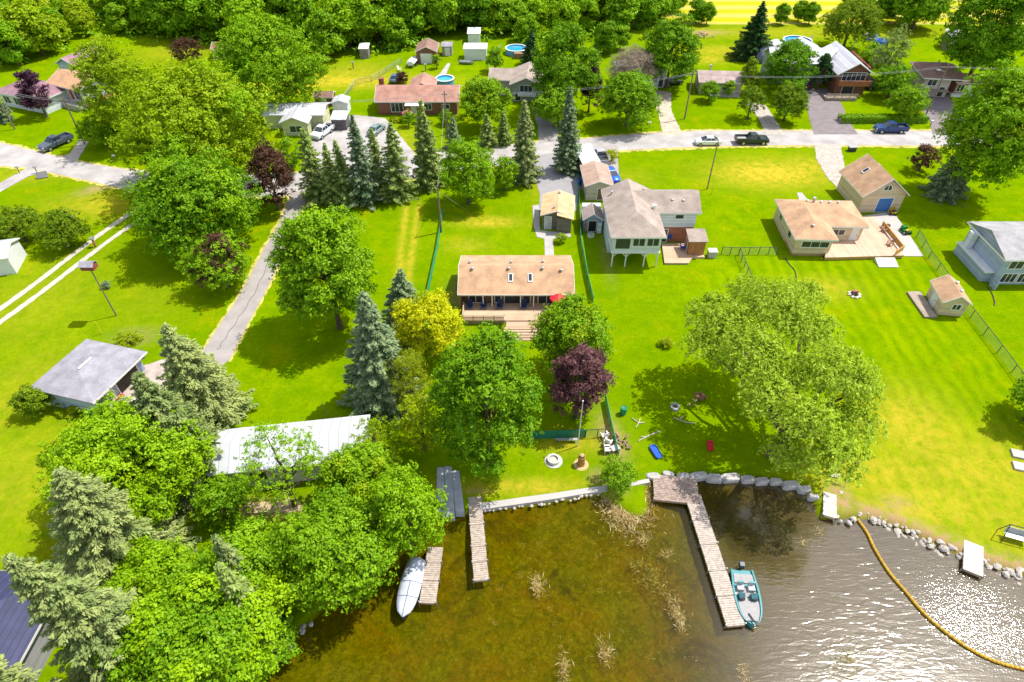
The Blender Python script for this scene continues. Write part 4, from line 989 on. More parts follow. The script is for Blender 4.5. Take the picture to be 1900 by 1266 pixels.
vents(e, [(1.6, 3.0, 4.2), (6.1, 3.05, 4.2), (10.3, 3.05, 4.2), (12.6, 2.8, 4.1), (1.2, 4.4, 4.2), (6.4, 4.5, 4.15), (10.4, 4.7, 4.1)])
# its deck
p = e.location; dk = empty('front_deck', (p.x, p.y, 0), 0, 'wide tan wooden deck with bench rails and steps in front of the central bungalow', 'deck')
MB().box(.5, -2.6, .52, 13.3, .73, .62).build('deck_boards', DECKT(1), dk)
MB().box(5.8, -3.6, .36, 9.8, -2.62, .46).build('lower_landing', DECKT(1), dk)
MB().box(.6, -2.5, 0, 13.2, .7, .515).build('skirting', mat('skirt_wood', (.4, .29, .2), .85, .15, 1, lines=(0, .3, .1, .5)), dk)
for k in range(5): MB().box(5.5, -3.9 - k * .42, .0, 10.0, -3.55 - k * .42, .40 - k * .075).build('step', DECKT(1), dk)
rail(dk, [(.55, .0), (.55, -2.55), (5.6, -2.55), (5.6, -3.3)], .62, .75, mat('rail_wood', (.45, .34, .24), .8, .1), bars=3)
rail(dk, [(10.0, -2.55), (13.2, -2.55), (13.2, .0)], .62, .75, mat('rail_wood', (.45, .34, .24)), bars=3)

# --- white split-level house on stilts
a = P(1135, 441, 5); b = P(1130, 353, 5)
e = empty('stilt_house', (a.x + .35, a.y + .4, 0), 0, 'white split level house with a glazed porch on stilts and a grey tan hip roof', 'house')
wr = (0, 0, 6.3, 11.4); mr_ = (6.3, 6.0, 12.2, 11.4)
wall_box(e, (0, 0, 6.3, 3.4), 2.45, 4.98, W_WHT, 'porch_wall'); wall_box(e, (0, 3.42, 6.3, 11.4), 0, 4.98, W_WHT)
wall_box(e, (6.32, 6.0, 12.2, 11.4), 2.5, 4.98, W_WHT); wall_box(e, (6.32, 6.05, 12.15, 11.35), 0, 2.49, W_RED, 'brick_wall')
wall_box(e, (-.1, -.1, 6.4, 3.3), 2.28, 2.44, TRIM, 'porch_floor')
hip(e, wr, 4.98, 1.75, .45, SH_GREYT, ends=(1, 0), ax='y'); hip(e, (3.2, 6.0, 12.2, 11.4), 4.985, 1.62, .44, SH_GREYT, ends=(0, 0), ax='x')
mb = MB(); 
for x in (12.05,): mb.add([(x + d, y, z) for d in (0, .13) for y, z in ((6.02, 4.98), (11.38, 4.98), (8.7, 6.4))], [(0, 1, 2), (3, 5, 4), (0, 3, 4, 1), (1, 4, 5, 2), (2, 5, 3, 0)])
mb.build('gable_wall', W_WHT, e)
opening(e, wr, 'F', .35, 3.0, 1.9, 1.6, n=1); opening(e, wr, 'F', 2.65, 3.45, 1.5, 1.15, n=2); opening(e, wr, 'F', 4.5, 3.45, 1.5, 1.15, n=2)
opening(e, wr, 'L', 8.3, 3.2, 1.3, 1.1); opening(e, wr, 'R', .5, 3.2, 1.4, 1.1)
opening(e, mr_, 'F', 3.0, 3.9, 1.1, .6); opening(e, (6.32, 6.05, 12.15, 11.35), 'F', .5, .1, 1.8, 2.0, n=2); opening(e, (0, 3.42, 6.3, 11.4), 'F', 2.5, .2, 1.6, 1.8, n=2)
for x in (.1, 1.9, 4.4, 6.1):
    mb = MB(); mb.box(x, .05, -.05, x + .16, .21, 2.27); s = 1 if x < 3 else -1
    for sg in (-1, 1):
        if 0 < x + sg * .7 < 6.4: mb.tube((x + .08, .13, 1.6), (x + .08 + sg * .6, .13, 2.25), .06)
    mb.build('stilt', TRIM, e)
vents(e, [(.7, 9.6, 5.9), (5.1, 9.5, 6.35), (8.8, 7.4, 5.9), (10.3, 7.3, 5.85)]); chimney(e, 6.1, 6.0, 5.2, 5.9, TRIM, .18)
MB().box(2.4, 11.5, 0, 5.6, 13.6, 2.4).build('rear_porch', W_WHT, e); gable(e, (2.4, 11.4, 5.6, 13.6), 2.45, .8, 'y', .25, SH_GREYT, W_WHT)
dk, c0 = deck('patio_deck', 'tan wooden deck beside the white stilt house with two blue chairs', [(1228, 452), (1285, 452), (1285, 478), (1278, 488), (1233, 488)], .3, DECKT(1), skirt=DECKT(0))
MB().box(-.1, -.9 - 2.9, .0, 3.2, -.5 - 2.85, .18).build('step', DECKT(1), dk)
sh, wS = root_from('garden_shed', (1275, 473), (1305, 473), 'small brown shed with a grey roof on the deck of the white stilt house', 'shed', .3)
wall_box(sh, (0, 0, wS, 2.2), .3, 2.5, mat('orange_brown_boards', (.40, .17, .08), .8, .12, 1, lines=(0, .2, .1, .7))); 
MB().shell([(-.2, -.25, 2.6), (wS + .2, -.25, 2.6), (wS + .2, 2.4, 3.0), (-.2, 2.4, 3.0)], [(0, 1, 2, 3)], .12).build('roof', SH_GREYT, sh)
opening(sh, (0, 0, wS, 2.2), 'L', .6, .35, .8, 1.9, 'door', mat('shed_door_brown', (.3, .13, .07)))
MB().box(.6, -.5, .0, wS + .1, -.03, .28).build('plinth', DECKT(0), sh)

# --- cream cottage, garage, deck
a = P(1476, 444, 3); e = empty('cream_cottage', (a.x + .45, a.y + .45, 0), R(-2.5), 'cream L shaped cottage with an orange tan hip roof on the mown lawn', 'house')
wall_box(e, (0, 0, 4.9, 3.4), .4, 2.9, W_CRM); wall_box(e, (0, 3.42, 10.2, 9.6), 0, 2.9, W_CRM); wall_box(e, (.05, .05, 4.85, 3.4), 0, .39, mat('brown_wood_base', (.42, .27, .12), .85, .15), 'foundation')
hip(e, (0, 3.42, 10.2, 9.6), 2.92, 1.35, .45, SH_PINK); hip(e, (0, 0, 4.9, 9.0), 2.925, 1.28, .44, SH_PINK, ends=(1, 1), ax='y')
opening(e, (0, 0, 4.9, 3.4), 'F', .9, 1.5, 3.6, .85, n=3); opening(e, (0, 3.42, 10.2, 9.6), 'F', 6.2, 1.4, 1.6, .8, n=2); opening(e, (0, 3.42, 10.2, 9.6), 'F', 8.8, .45, .9, 2.0, 'door', label='white back door')
opening(e, (0, 0, 4.9, 9.6), 'L', 2.0, 1.4, 1.1, .9); opening(e, (0, 0, 4.9, 9.6), 'L', 6.5, 1.4, 1.1, .9)
vents(e, [(3.6, 8.6, 3.6), (5.0, 7.4, 4.15), (6.2, 7.4, 4.15), (7.4, 7.4, 4.15)]); vents(e, [(2.2, 1.5, 3.9)]); chimney(e, 4.2, 7.9, 3.6, 4.5, METAL, .14)
g, wG = root_from('cream_garage', (1590, 395), (1651, 393), 'cream garage with a steep tan roof, arched gable window and blue double door', 'garage', 0)
wG = 6.4; gl_ = 7.2; wall_box(g, (0, 0, wG, gl_), 0, 3.2, W_CRM); gable(g, (0, 0, wG, gl_), 3.2, 2.5, 'y', .4, SH_PINK, W_CRM)
opening(g, (0, 0, wG, gl_), 'F', 2.6, .05, 2.2, 2.3, 'door', mat('blue_door', (.05, .16, .42), .6, .1), n=1, label='blue double door in a white frame')
mb = MB(); fr = [(3.2 + math.cos(t) * .75, 3.65 + math.sin(t) * 1.0) for t in [math.pi * i / 8 for i in range(9)]]
mb.add([(x, -.06, z) for x, z in fr] + [(x, .0, z) for x, z in fr], [tuple(range(9))] + [(i, i + 1, 10 + i, 9 + i) for i in range(8)]); f_ = mb.build('window', TRIM, g)
for s in (-1, 1):
    ar = [(3.2 + s * .06, 3.75)] + [(3.2 + s * (.06 + .52 * math.sin(t)), 3.75 + .78 * math.cos(t)) for t in [math.pi / 2 * i / 5 for i in range(6)]]
    MB().add([(x, -.075, z) for x, z in ar] + [(x, -.062, z) for x, z in ar], [tuple(range(7)), tuple(range(13, 6, -1))] + [(i, (i + 1) % 7, 7 + (i + 1) % 7, 7 + i) for i in range(7)]).build('pane', glass(), f_)
mb = MB(); mb.obox((1.7, 4.4, 3.2 + 2.5 * 1.7 / 3.2 + .13), (.42, 0, .42 * .78), (0, .35, 0), (-.04, 0, .05)); s_ = mb.build('skylight', TRIM, g)
MB().obox((1.68, 4.4, 3.2 + 2.5 * 1.7 / 3.2 + .2), (.32, 0, .32 * .78), (0, .26, 0), (-.01, 0, .012)).build('pane', glass(), s_)
mb = MB(); mb.obox((4.7, 5.6, 3.2 + 2.5 * 1.7 / 3.2 + .13), (.42, 0, -.42 * .78), (0, .35, 0), (.04, 0, .05)); mb.build('skylight', TRIM, g)
DKT = mat('pinkish_deck_boards', (.62, .42, .30), .8, .10, .5, .05, lines=(0, .3, .08, .72))
dk, c0 = deck('large_deck', 'large pinkish tan wooden deck between the cream cottage and garage', [(1530, 478), (1678, 474), (1666, 462), (1622, 402), (1562, 405), (1540, 440)], .55, DKT, skirt=mat('golden_wood', (.55, .33, .10), .8, .12, 1, lines=(2, .16, .12, .6)))
loc = lambda px, py, z=.55: (P(px, py, z).x - c0.x, P(px, py, z).y - c0.y)
rail(dk, [loc(1636, 420), loc(1673, 466), loc(1660, 474)], .55, .85, mat('golden_rail', (.55, .33, .10), .8, .12), bars=5)
sp_ = [loc(1624, 477), loc(1660, 477)]
for k in range(4): MB().box(sp_[0][0], sp_[0][1] - .42 * (k + 1), 0, sp_[1][0], sp_[0][1] - .42 * k - .03, .46 - k * .11).build('step', TRIM, dk)
# small cream shed with its own platform
s, wS = root_from('cream_shed', (1737, 585), (1773, 588), 'small cream shed with tan roof and wooden platform near the right fence', 'shed', 0)
wS = 2.9; wall_box(s, (0, 0, wS, 3.9), .1, 2.3, W_CRM); gable(s, (0, 0, wS, 3.9), 2.3, .95, 'y', .25, SH_PINK, W_CRM)
opening(s, (0, 0, wS, 3.9), 'F', 1.25, 1.1, .9, .75, n=2); opening(s, (0, 0, wS, 3.9), 'L', 1.3, .15, 1.2, 1.9, 'door', TRIM); vents(s, [(2.0, 1.2, 3.0), (2.1, 2.9, 3.0)])
dkb, c0 = deck('shed_platform', 'grey wooden platform on the left side of the small cream shed', [(1683, 541), (1708, 541), (1740, 588), (1716, 588)], .25, WOODG(0), skirt=WOODG(1))
# --- blue grey house at the right edge
e, wH = root_from('blue_house', (1838, 519), (1900, 519), 'blue grey two storey house with light grey roof cut by the right edge', 'house', 0)
a = P(1866, 483, 4.2); e.location = (a.x + .5, a.y + .5, 0); e.rotation_euler.z = 0
wall_box(e, (0, 0, 13, 8.0), 0, 4.1, W_BLU); hip(e, (0, 0, 13, 8.0), 4.12, 1.5, .5, SH_LG, ends=(0, 1), ax='x')
MB().add([(x, y, z) for x in (.02, .15) for y, z in ((.02, 4.1), (7.98, 4.1), (4.0, 5.45))], [(0, 1, 2), (3, 5, 4), (0, 3, 4, 1), (1, 4, 5, 2), (2, 5, 3, 0)]).build('gable_wall', W_BLU, e)
for u in (.9, 3.1, 5.5): opening(e, (0, 0, 13, 8.0), 'F', u, 2.55, 1.7, 1.1, n=2); opening(e, (0, 0, 13, 8.0), 'F', u, .4, 1.8, 1.3, n=3)
MB().box(-1.1, .6, 0, -.03, 7.4, 1.5).build('side_porch', W_BLU, e); MB().box(-1.25, .4, 1.52, -.03, 7.5, 1.66).build('porch_cap', TRIM, e)
chimney(e, -.6, 6.2, 1.67, 3.9, W_WHT, .4); MB().box(-.25, -1.2, 0, 0 - .02, -.1, 1.2).build('stair_wall', W_BLU, e)
# --- grey roofed workshop at the left
A_ = P(53, 722, 2.6); B_ = P(173, 750, 2.6); D_ = P(150, 628, 2.6); ux = (B_ - A_).normalized(); rz = math.atan2(ux.y, ux.x); vy = Vector((-ux.y, ux.x, 0)); dep = (D_ - A_).dot(vy); wid = (B_ - A_).length
e = empty('workshop', (A_.x, A_.y, 0), rz, 'low blue workshop with a broad grey shingled roof and open front at left', 'workshop'); r = (.35, .35, wid - .9, dep - .35)
sk = (D_ - A_).dot(ux)
wall_box(e, r, 0, 2.5, W_BL2)
vs = [(-.0, 0, 2.6), (wid, 0, 2.6), (wid + .2, dep, 2.6), (.2, dep, 2.6), (wid * .5, dep * .38, 3.5), (wid * .52, dep * .62, 3.5)]
MB().shell([(a, b, c + .1) for a, b, c in vs], [(0, 1, 4), (1, 2, 5, 4), (2, 3, 5), (3, 0, 4, 5)], .14).build('roof', SH_GREY, e)
MB().obox((wid + .12, dep / 2, 2.62), (.02, .0, 0), (.1, dep / 2, 0), (0, 0, .1)).build('fascia', TRIM, e)
MB().obox((wid * .51, dep * .5, 3.67), (.1, 0, 0), (.02, .9, 0), (0, 0, .05)).build('ridge_vent', TRIM, e)
opening(e, r, 'R', .5, .9, 1.2, 1.2, n=1); opening(e, r, 'R', 2.1, .1, .5, 2.0, 'door', TRIM); opening(e, r, 'R', 3.3, .05, 3.0, 2.0, 'garage', mat('painted_bay_shade', (.06, .045, .04), .9, .3), label='dark panel painted as the shade in the open workshop bay')  # the bay is a flat panel, its inner shade painted as near-black colour
# --- white steel roofed boathouse half hidden by trees
A_ = P(383, 880, 3); B_ = P(560, 922, 3); D_ = P(425, 795, 3); E_ = P(706, 766, 3)
ux = (E_ - D_).normalized(); e = empty('boathouse', (A_.x, A_.y, 0), math.atan2(ux.y, ux.x), 'long building with a bright white ribbed steel roof hidden among trees', 'building')
L_ = (E_ - D_).length; vy = Vector((-ux.y, ux.x, 0)); dep = (D_ - A_).dot(vy)
wall_box(e, (.4, .3, L_ - .4, dep - .3), 0, 2.9, W_WHT); gable(e, (.4, .3, L_ - .4, dep - .3), 2.9, .9, 'x', .35, METW, W_WHT); opening(e, (.4, .3, L_ - .4, dep - .3), 'F', 3, .9, 1.5, 1.2, n=2); opening(e, (.4, .3, L_ - .4, dep - .3), 'F', 6, .1, 2.8, 2.2, 'garage', TRIM)
# --- dark steel roofed house in the lower left corner
e = empty('dark_roof_house', P(-130, 1240, 0), R(0), 'house with a dark blue ribbed hip roof in the lower left corner', 'house'); p = P(45, 1058, 3.6); e.location = (p.x - 7.6, p.y - 8.3, 0)
r = (.5, -6.5, 10.6, 7.8); wall_box(e, r, 0, 3.4, W_GRY); hip(e, r, 3.42, 2.2, .5, SH_BLK, ax='y'); opening(e, r, 'F', 2, 1, 1.6, 1.2, n=2); opening(e, r, 'R', 3, 1, 1.4, 1.2)
# --- tan double shed and its neighbours
e, w_ = root_from('double_shed', (1005, 430), (1058, 433), 'dark taupe shed with an orange tan gable roof at the end of the asphalt drive', 'shed', 0)
w_ = 4.2; wall_box(e, (0, .8, w_ * .5, 6.2), 0, 2.4, W_TAU); wall_box(e, (w_ * .5 + .01, 0, w_, 6.2), 0, 2.4, W_TAU); gable(e, (0, .8, w_, 6.2), 2.45, .75, 'y', .3, SH_ORG, W_TAU)
MB().shell([(w_ * .5, -.3, 3.05), (w_ + .32, -.3, 2.5), (w_ + .32, .7, 2.5), (w_ * .5, .7, 3.05)], [(0, 1, 2, 3)], .12).build('roof', SH_ORG, e)
opening(e, (0, .8, w_ * .5, 6.2), 'F', .4, .05, .85, 2.0, 'door', mat('grey_white_door', (.5, .52, .55))); vents(e, [(1.6, 1.6, 3.15), (2.2, 5.6, 3.25)])
e, w_ = root_from('pink_shed', (1086, 372), (1128, 362), 'pale pinkish shed with a brown tan gable roof behind the parked vehicles', 'shed', 0)
w_ = 3.9; e.rotation_euler.z = R(2); wall_box(e, (0, 0, w_, 6.2), 0, 2.6, W_PNK); gable(e, (0, 0, w_, 6.2), 2.62, .7, 'y', .3, roofm('brown_tan_shingles', (.42, .29, .23)), W_PNK); opening(e, (0, 0, w_, 6.2), 'F', 1.8, .1, .9, 1.9, 'door', mat('shed_door_dark', (.2, .12, .1)))
e, w_ = root_from('grey_shed', (1083, 435), (1113, 435), 'small pale blue grey shed with its doors open beside the green fence', 'shed', 0)
w_ = 2.5; wall_box(e, (0, .8, w_, 3.2), 0, 2.2, W_BL2); gable(e, (0, .6, w_, 3.2), 2.25, .85, 'y', .22, roofm('taupe_shingles', (.34, .28, .26)), W_BL2); opening(e, (0, .8, w_, 3.2), 'F', .7, .05, 1.1, 1.7, 'door', mat('painted_doorway_shade', (.03, .025, .02), .95), label='dark panel painted as the shade in the open doorway')  # shade inside the open shed is painted on a near-black door panel
MB().box(.1, .1, .05, .2, .78, 1.8).build('open_door', W_RED, e)
MB().box(1.9, .15, .05, w_, .25, 1.8).build('open_door', W_WHT, e)
MB().box(-.1, 3.25, 0, w_ + .1, 4.2, 2.7).build('white_lean_to', TRIM, e)

# --- across the road
e, w_ = root_from('brick_house', (703, 213), (853, 213), 'long brown brick house with a red roof and white framed windows across the road', 'house', 0)
w_ = 15.2; r = (0, 0, w_, 7.0); wall_box(e, r, 0, 2.8, W_BRK); gable(e, r, 2.82, 1.5, 'x', .45, SH_RED, W_BRK)
opening(e, r, 'F', 2.6, .6, 2.2, 1.7, n=3); opening(e, r, 'F', 8.4, 1.0, 1.9, 1.1, n=3); opening(e, r, 'F', 12.4, 1.1, 1.3, .9, n=2); opening(e, r, 'F', 6.4, .1, .9, 2.1, 'door', TRIM, label='white front door')
chimney(e, .3, 5.3, 0, 4.9, W_BRK, .45); MB().box(5.4, -1.6, 2.3, 9.0, -.02, 2.4).build('porch_roof', TRIM, e)
wall_box(e, (5.5, 7.0, 10.2, 11.5), 0, 2.6, W_BRK); gable(e, (5.5, 6.6, 10.2, 11.5), 2.6, 1.1, 'y', .3, SH_RED, W_BRK)
e, w_ = root_from('white_roof_cottage', (528, 252), (572, 252), 'pale yellow cottage with a white roof and green window across the road', 'house', 0)
w_ = 4.5; wall_box(e, (0, 0, w_, 6), 0, 2.6, W_GRN); gable(e, (0, 0, w_, 6), 2.62, .9, 'y', .4, METP, W_GRN); wall_box(e, (-4.0, 3.0, w_ + 2.2, 8.0), 0, 2.7, W_GRN); gable(e, (-4.0, 3.0, w_ + 2.2, 8.0), 2.8, .75, 'x', .4, METP, W_GRN)
opening(e, (0, 0, w_, 6), 'F', 1.3, .7, 2.2, 1.1, n=2)
e, w_ = root_from('grey_roof_house', (950, 188), (1003, 190), 'house with a grey brown roof and front gable left of the tall green tree', 'house', 0)
w_ = 5.6; wall_box(e, (0, 0, w_, 8), 0, 3.6, W_GRY); gable(e, (0, 0, w_, 8), 3.6, 1.2, 'y', .5, SH_GREYT, W_GRY); wall_box(e, (-4.6, 2.5, -.02, 8), 0, 3.3, W_GRY); gable(e, (-4.6, 2.5, w_, 8), 3.4, 1.1, 'x', .4, SH_GREYT, W_GRY)
opening(e, (0, 0, w_, 8), 'F', 1.6, 2.0, 2.4, 1.2, n=3); opening(e, (0, 0, w_, 8), 'F', .6, .2, 1.1, 1.5, 'door', DARKM); MB().box(1.2, -1.0, 1.4, w_, -.02, 1.8).build('balcony', W_WHT, e)
e, w_ = root_from('white_house', (1150, 165), (1232, 162), 'white grey walled house behind the bare twiggy tree at the gravel drive', 'house', 0)
w_ = 9.5; wall_box(e, (0, 0, w_, 5.5), 0, 3.4, W_WHT); gable(e, (0, 0, w_, 5.5), 3.42, 1.3, 'y', .4, SH_LG, W_WHT); opening(e, (0, 0, w_, 5.5), 'F', 6.5, 1.2, 1.2, 1.0); opening(e, (0, 0, w_, 5.5), 'F', 3.0, 1.2, 1.2, 1.0); opening(e, (0, 0, w_, 5.5), 'F', 8.1, .1, .9, 2.0, 'door', DARKM)
e, w_ = root_from('small_bungalow', (1296, 174), (1368, 176), 'small bungalow with a grey brown roof behind bushes across the road', 'house', 0)
w_ = 8.4; wall_box(e, (0, 0, w_, 6.), 0, 2.5, W_PNK); gable(e, (0, 0, w_, 6.), 2.52, 1.0, 'x', .4, roofm('mauve_brown_shingles', (.40, .31, .29)), W_PNK); opening(e, (0, 0, w_, 6.), 'F', 4.6, .9, 1.0, 1.2); opening(e, (0, 0, w_, 6.), 'F', 6.2, .1, .9, 2.0, 'door', TRIM); opening(e, (0, 0, w_, 6.), 'F', 1.5, .9, 1.5, 1.2, n=2)
MB().box(1.8, -1.5, 0, 7.9, -.02, .3).build('front_step', CONC, e); chimney(e, 2.4, 4.6, 2.8, 4.1, METAL, .15)
e, w_ = root_from('gable_house', (1545, 176), (1597, 176), 'large house with a wide white grey roof and a brown glazed front gable', 'house', 0)
w_ = 6.0; e.rotation_euler.z = R(-1); wall_box(e, (0, 0, w_, 9), 0, 4.6, W_BRK); gable(e, (0, 0, w_, 12), 4.62, 1.8, 'y', .7, METP, W_BRK)
wall_box(e, (-11.5, 6.0, -.02, 12.5), 0, 4.2, W_GRY); gable(e, (-11.5, 6.0, w_ * .5, 12.5), 4.4, 1.7, 'x', .5, METW, W_GRY); wall_box(e, (-6.5, 12.6, 1, 17), 0, 4, W_GRY); gable(e, (-6.5, 12, 1, 17), 4.2, 1.6, 'y', .4, METP, W_GRY)
opening(e, (0, 0, w_, 9), 'F', .7, 2.9, 4.6, 1.5, n=5); MB().box(-.1, -1.3, 2.2, w_ + .1, -.02, 2.35).build('balcony', mat('orange_wood', (.42, .17, .07), .8, .15), e); rail(e, [(-.1, -.05), (-.1, -1.3), (w_ + .1, -1.3), (w_ + .1, -.05)], 2.35, .9, mat('orange_wood', (.42, .17, .07)), bars=6)
MB().box(w_ + .7, 2, 4.6, w_ + .82, 12, 4.75).build('red_trim', mat('magenta_red_trim', (.5, .06, .15)), e)
opening(e, (0, 0, w_, 9), 'F', 1.5, .1, 2.2, 1.9, 'garage', DARKM); MB().box(-2.6, -3.2, .0, 3.6, -1.4, .55).build('front_deck', WOODG(0), e); rail(e, [(-2.6, -3.1), (3.6, -3.1)], .55, .8, WOODG(1), bars=3)
for x in (.9, 2.6): MB().obox((x + .3, 6 + x * 1.2, 5.75 - .0 * x), (.6, .9, .0), (.03, -.02, 0), (0, 0, .1)).build('roof_flashing', DARKM, e)
e, w_ = root_from('brown_roof_house', (1703, 178), (1738, 180), 'house with a brown hip roof and small front balcony in front of the leaning shed', 'house', 0)
w_ = 5.0; wall_box(e, (0, 0, w_, 8.2), 0, 3.7, W_PNK); hip(e, (0, 0, w_ + 2.5, 8.2), 3.72, 1.5, .55, SH_BR, ax='y'); opening(e, (0, 0, w_, 8.2), 'F', .8, 2.2, 1.6, 1.1, n=2); opening(e, (0, 0, w_, 8.2), 'L', 3, 1.8, 1.0, 1.2); MB().box(.2, -1.2, 1.4, w_, -.02, 1.55).build('balcony', WOODG(0), e)
vents(e, [(3.5, 5.2, 5.2), (4.6, 4.6, 5.1)]); opening(e, (0, 0, w_, 8.2), 'F', 3.4, .1, 1.0, 1.9, 'door', DARKM)
wall_box(e, (w_ + 2.0, 1.5, 13.5, 5.5), 0, 2.7, W_RED, 'veranda_wall'); gable(e, (w_ + 2.0, 1.5, 13.5, 5.5), 2.8, .9, 'x', .4, SH_BR, W_RED)
rr = (w_ + 2.0, 1.5, 13.5, 5.5); opening(e, rr, 'F', .4, .8, 1.2, 1.3, n=2); opening(e, rr, 'F', 2.2, .1, .8, 2.0, 'door', TRIM, label='white veranda door'); opening(e, rr, 'F', 3.5, .8, 2.4, 1.3, n=4); MB().box(w_ + 1.4, .5, 0, 12, 1.48, .5).build('veranda_floor', TRIM, e)
# left group
e, w_ = root_from('purple_roof_house', (10, 196), (88, 212), 'long white house with a purple roof behind the narrow plum tree', 'house', 0)
w_ = 11.5; wall_box(e, (0, 0, w_, 6.5), 0, 2.8, W_WHT); hip(e, (0, 0, w_, 6.5), 2.82, 1.4, .6, SH_PUR, ax='x')
for u in (.8, 3.6, 8.6): opening(e, (0, 0, w_, 6.5), 'F', u, .8, 1.6, 1.3, n=2)
opening(e, (0, 0, w_, 6.5), 'F', 6.3, .1, .9, 2.1, 'door', TRIM)
e, w_ = root_from('purple_roof_garage', (143, 143), (176, 130), 'pale blue garage with a purple gable roof behind the purple roofed house', 'garage', 0)
a = P(117, 140); b_ = P(143, 143); e.location = a; d = b_ - a; e.rotation_euler.z = math.atan2(d.y, d.x); wall_box(e, (0, 0, 4.2, 9), 0, 2.7, W_BL2); gable(e, (0, 0, 4.2, 9), 2.72, 1.1, 'y', .4, SH_PUR, W_BL2); opening(e, (0, 0, 4.2, 9), 'F', .7, .05, 2.8, 2.1, 'garage', mat('grey_blue_door', (.4, .45, .52), .7))
opening(e, (0, 0, 4.2, 9), 'R', 1.2, .1, .9, 2.0, 'door', TRIM)
a = P(110, 188); b_ = P(178, 206); e = empty('tan_roof_house', a, math.atan2((b_ - a).y, (b_ - a).x), 'house with a tan brown roof, white siding and brick base beside the tall poplar', 'house')
wall_box(e, (0, 0, 8.6, 6.2), 1.2, 3.9, W_LIL); wall_box(e, (.05, .05, 8.55, 6.15), 0, 1.19, W_RED, 'brick_wall'); gable(e, (0, 0, 8.6, 6.2), 3.92, 1.3, 'x', .6, roofm('light_brown_shingles', (.48, .28, .16)), W_LIL)
opening(e, (0, 0, 8.6, 6.2), 'F', .7, 2.4, 1.4, .9, n=2); opening(e, (0, 0, 8.6, 6.2), 'F', 2.8, 2.4, 1.3, .9, n=2); opening(e, (0, 0, 8.6, 6.2), 'F', 6.4, 1.6, 1.8, 1.8, n=2); opening(e, (0, 0, 8.6, 6.2), 'F', 5.0, 1.2, .9, 2.0, 'door', mat('red_door', (.45, .05, .06)), label='red front door'); MB().box(4.2, -1.8, 0, 8.6, -.02, 1.1).build('front_porch', CONC, e)
# sheds
def shed(name, label, pL, w_, d_, h, rise, ax, rm, wm, door=None, rz=0., cat='shed', dw=1.0, dm=TRIM, win=None):
    e = empty(name, P(*pL), rz, label, cat); r = (0, 0, w_, d_); wall_box(e, r, 0, h, wm)
    if rise > 0: gable(e, r, h + .02, rise, ax, .2, rm, wm)
    else: MB().shell([(-.2, -.2, h + .12), (w_ + .2, -.2, h + .12), (w_ + .2, d_ + .2, h + .12 - rise), (-.2, d_ + .2, h + .12 - rise)], [(0, 1, 2, 3)], .1).build('roof', rm, e)
    if door is not None: opening(e, r, 'F', door, .05, dw, min(2.0, h - .3), 'garage' if dw > 1.5 else 'door', dm)
    if win is not None: opening(e, r, 'F', win, 1.0, .8, .7)
    return e
shed('brown_garage', 'brown garage with white overhead door and dark red roof beyond the brick house', (774, 118), 4.5, 5.5, 2.6, 1.0, 'y', SH_BR, W_BRK, 1.0, dw=2.3, win=3.6)
shed('grey_garden_shed', 'small grey shed right beside the brown back garage', (821, 104), 2.2, 2.5, 2.0, -.2, 'x', SH_GREY, W_GRY, .7)
shed('white_tent', 'wide white flat topped garden tent by the wood', (862, 112), 5.0, 3.4, 2.4, -.1, 'x', TRIM, WHITE, 3.2, cat='tent', dw=1.3, dm=WHITE)
shed('white_shed', 'small white shed behind the white garden tent', (869, 82), 2.8, 3.4, 2.3, -.3, 'x', TRIM, WHITE, .8)
shed('old_shed', 'small weathered grey shed in front of the wood on the wide lawn', (669, 109), 1.9, 2.4, 2.1, -.4, 'x', TRIM, mat('grey_boards', (.25, .22, .24), .9, .2))
shed('brown_striped_shed', 'small shed with a dark brown roof behind the white roofed cottage', (587, 198), 3.4, 2.6, 1.9, .6, 'x', SH_BR, W_BRK, 1.2)
shed('white_garden_shed', 'pale white shed right of the brown striped shed', (620, 212), 2.8, 2.6, 2.2, .5, 'y', METW, WHITE, .8)
e = shed('grey_canopy', 'grey lean to canopy on posts beside the white pickup', (618, 242), 2.6, 3.0, 2.0, -.3, 'x', METP, mat('painted_canopy_shade', (.12, .11, .12), .9, .3))  # solid dark box, its colour stands in for the shade below the canopy
shed('leaning_shed', 'tall old shed with a pale roof standing on the lawn behind the brown roofed house', (1748, 92), 3.6, 3.6, 2.9, -.5, 'y', METW, mat('shed_purple_brown', (.28, .19, .19), .9, .2), 1.2, rz=R(-18))
shed('hidden_shed', 'shed with a small pinkish roof peeking out left of the big light green tree', (398, 112), 4.0, 4.0, 2.4, .9, 'x', SH_RED, W_PNK, 1.2)
shed('white_cabin', 'white cabin cut by the left edge beside the double track', (-62, 520), 6.0, 4.5, 2.6, .8, 'x', METW, WHITE, 2.0, rz=R(14), cat='cabin')
e = shed('long_trailer', 'long white roofed trailer shelter parked beside the tall blue spruce', (1088, 348), 2.7, 9.5, 2.6, -.02, 'y', METW, mat('brown_trailer_side', (.30, .16, .12), .8, .2), rz=R(9), cat='trailer')
def quonset(label, p, w_, l, h, m, rz=0.):
    e = empty('arched_shelter', P(*p), rz, label, 'shelter'); n = 10
    pr = [(w_ / 2 - w_ / 2 * math.cos(math.pi * i / n), h * math.sin(math.pi * i / n) ** .8) for i in range(n + 1)]
    mb = MB(); mb.loft([[(x, 0, z) for x, z in pr], [(x, l, z) for x, z in pr]]); mb.build('cover', m, e, True)
    mb = MB(); 
    for i in range(n): mb.tube((pr[i][0], -.04, pr[i][1]), (pr[i + 1][0], -.04, pr[i + 1][1]), .06, n=4)
    mb.build('hoop', METAL, e); return e
quonset('grey blue arched shelter under the dark ragged spruce', (1402, 118), 3.2, 6, 3.0, mat('grey_blue_tarp', (.20, .24, .36), .7, .1))
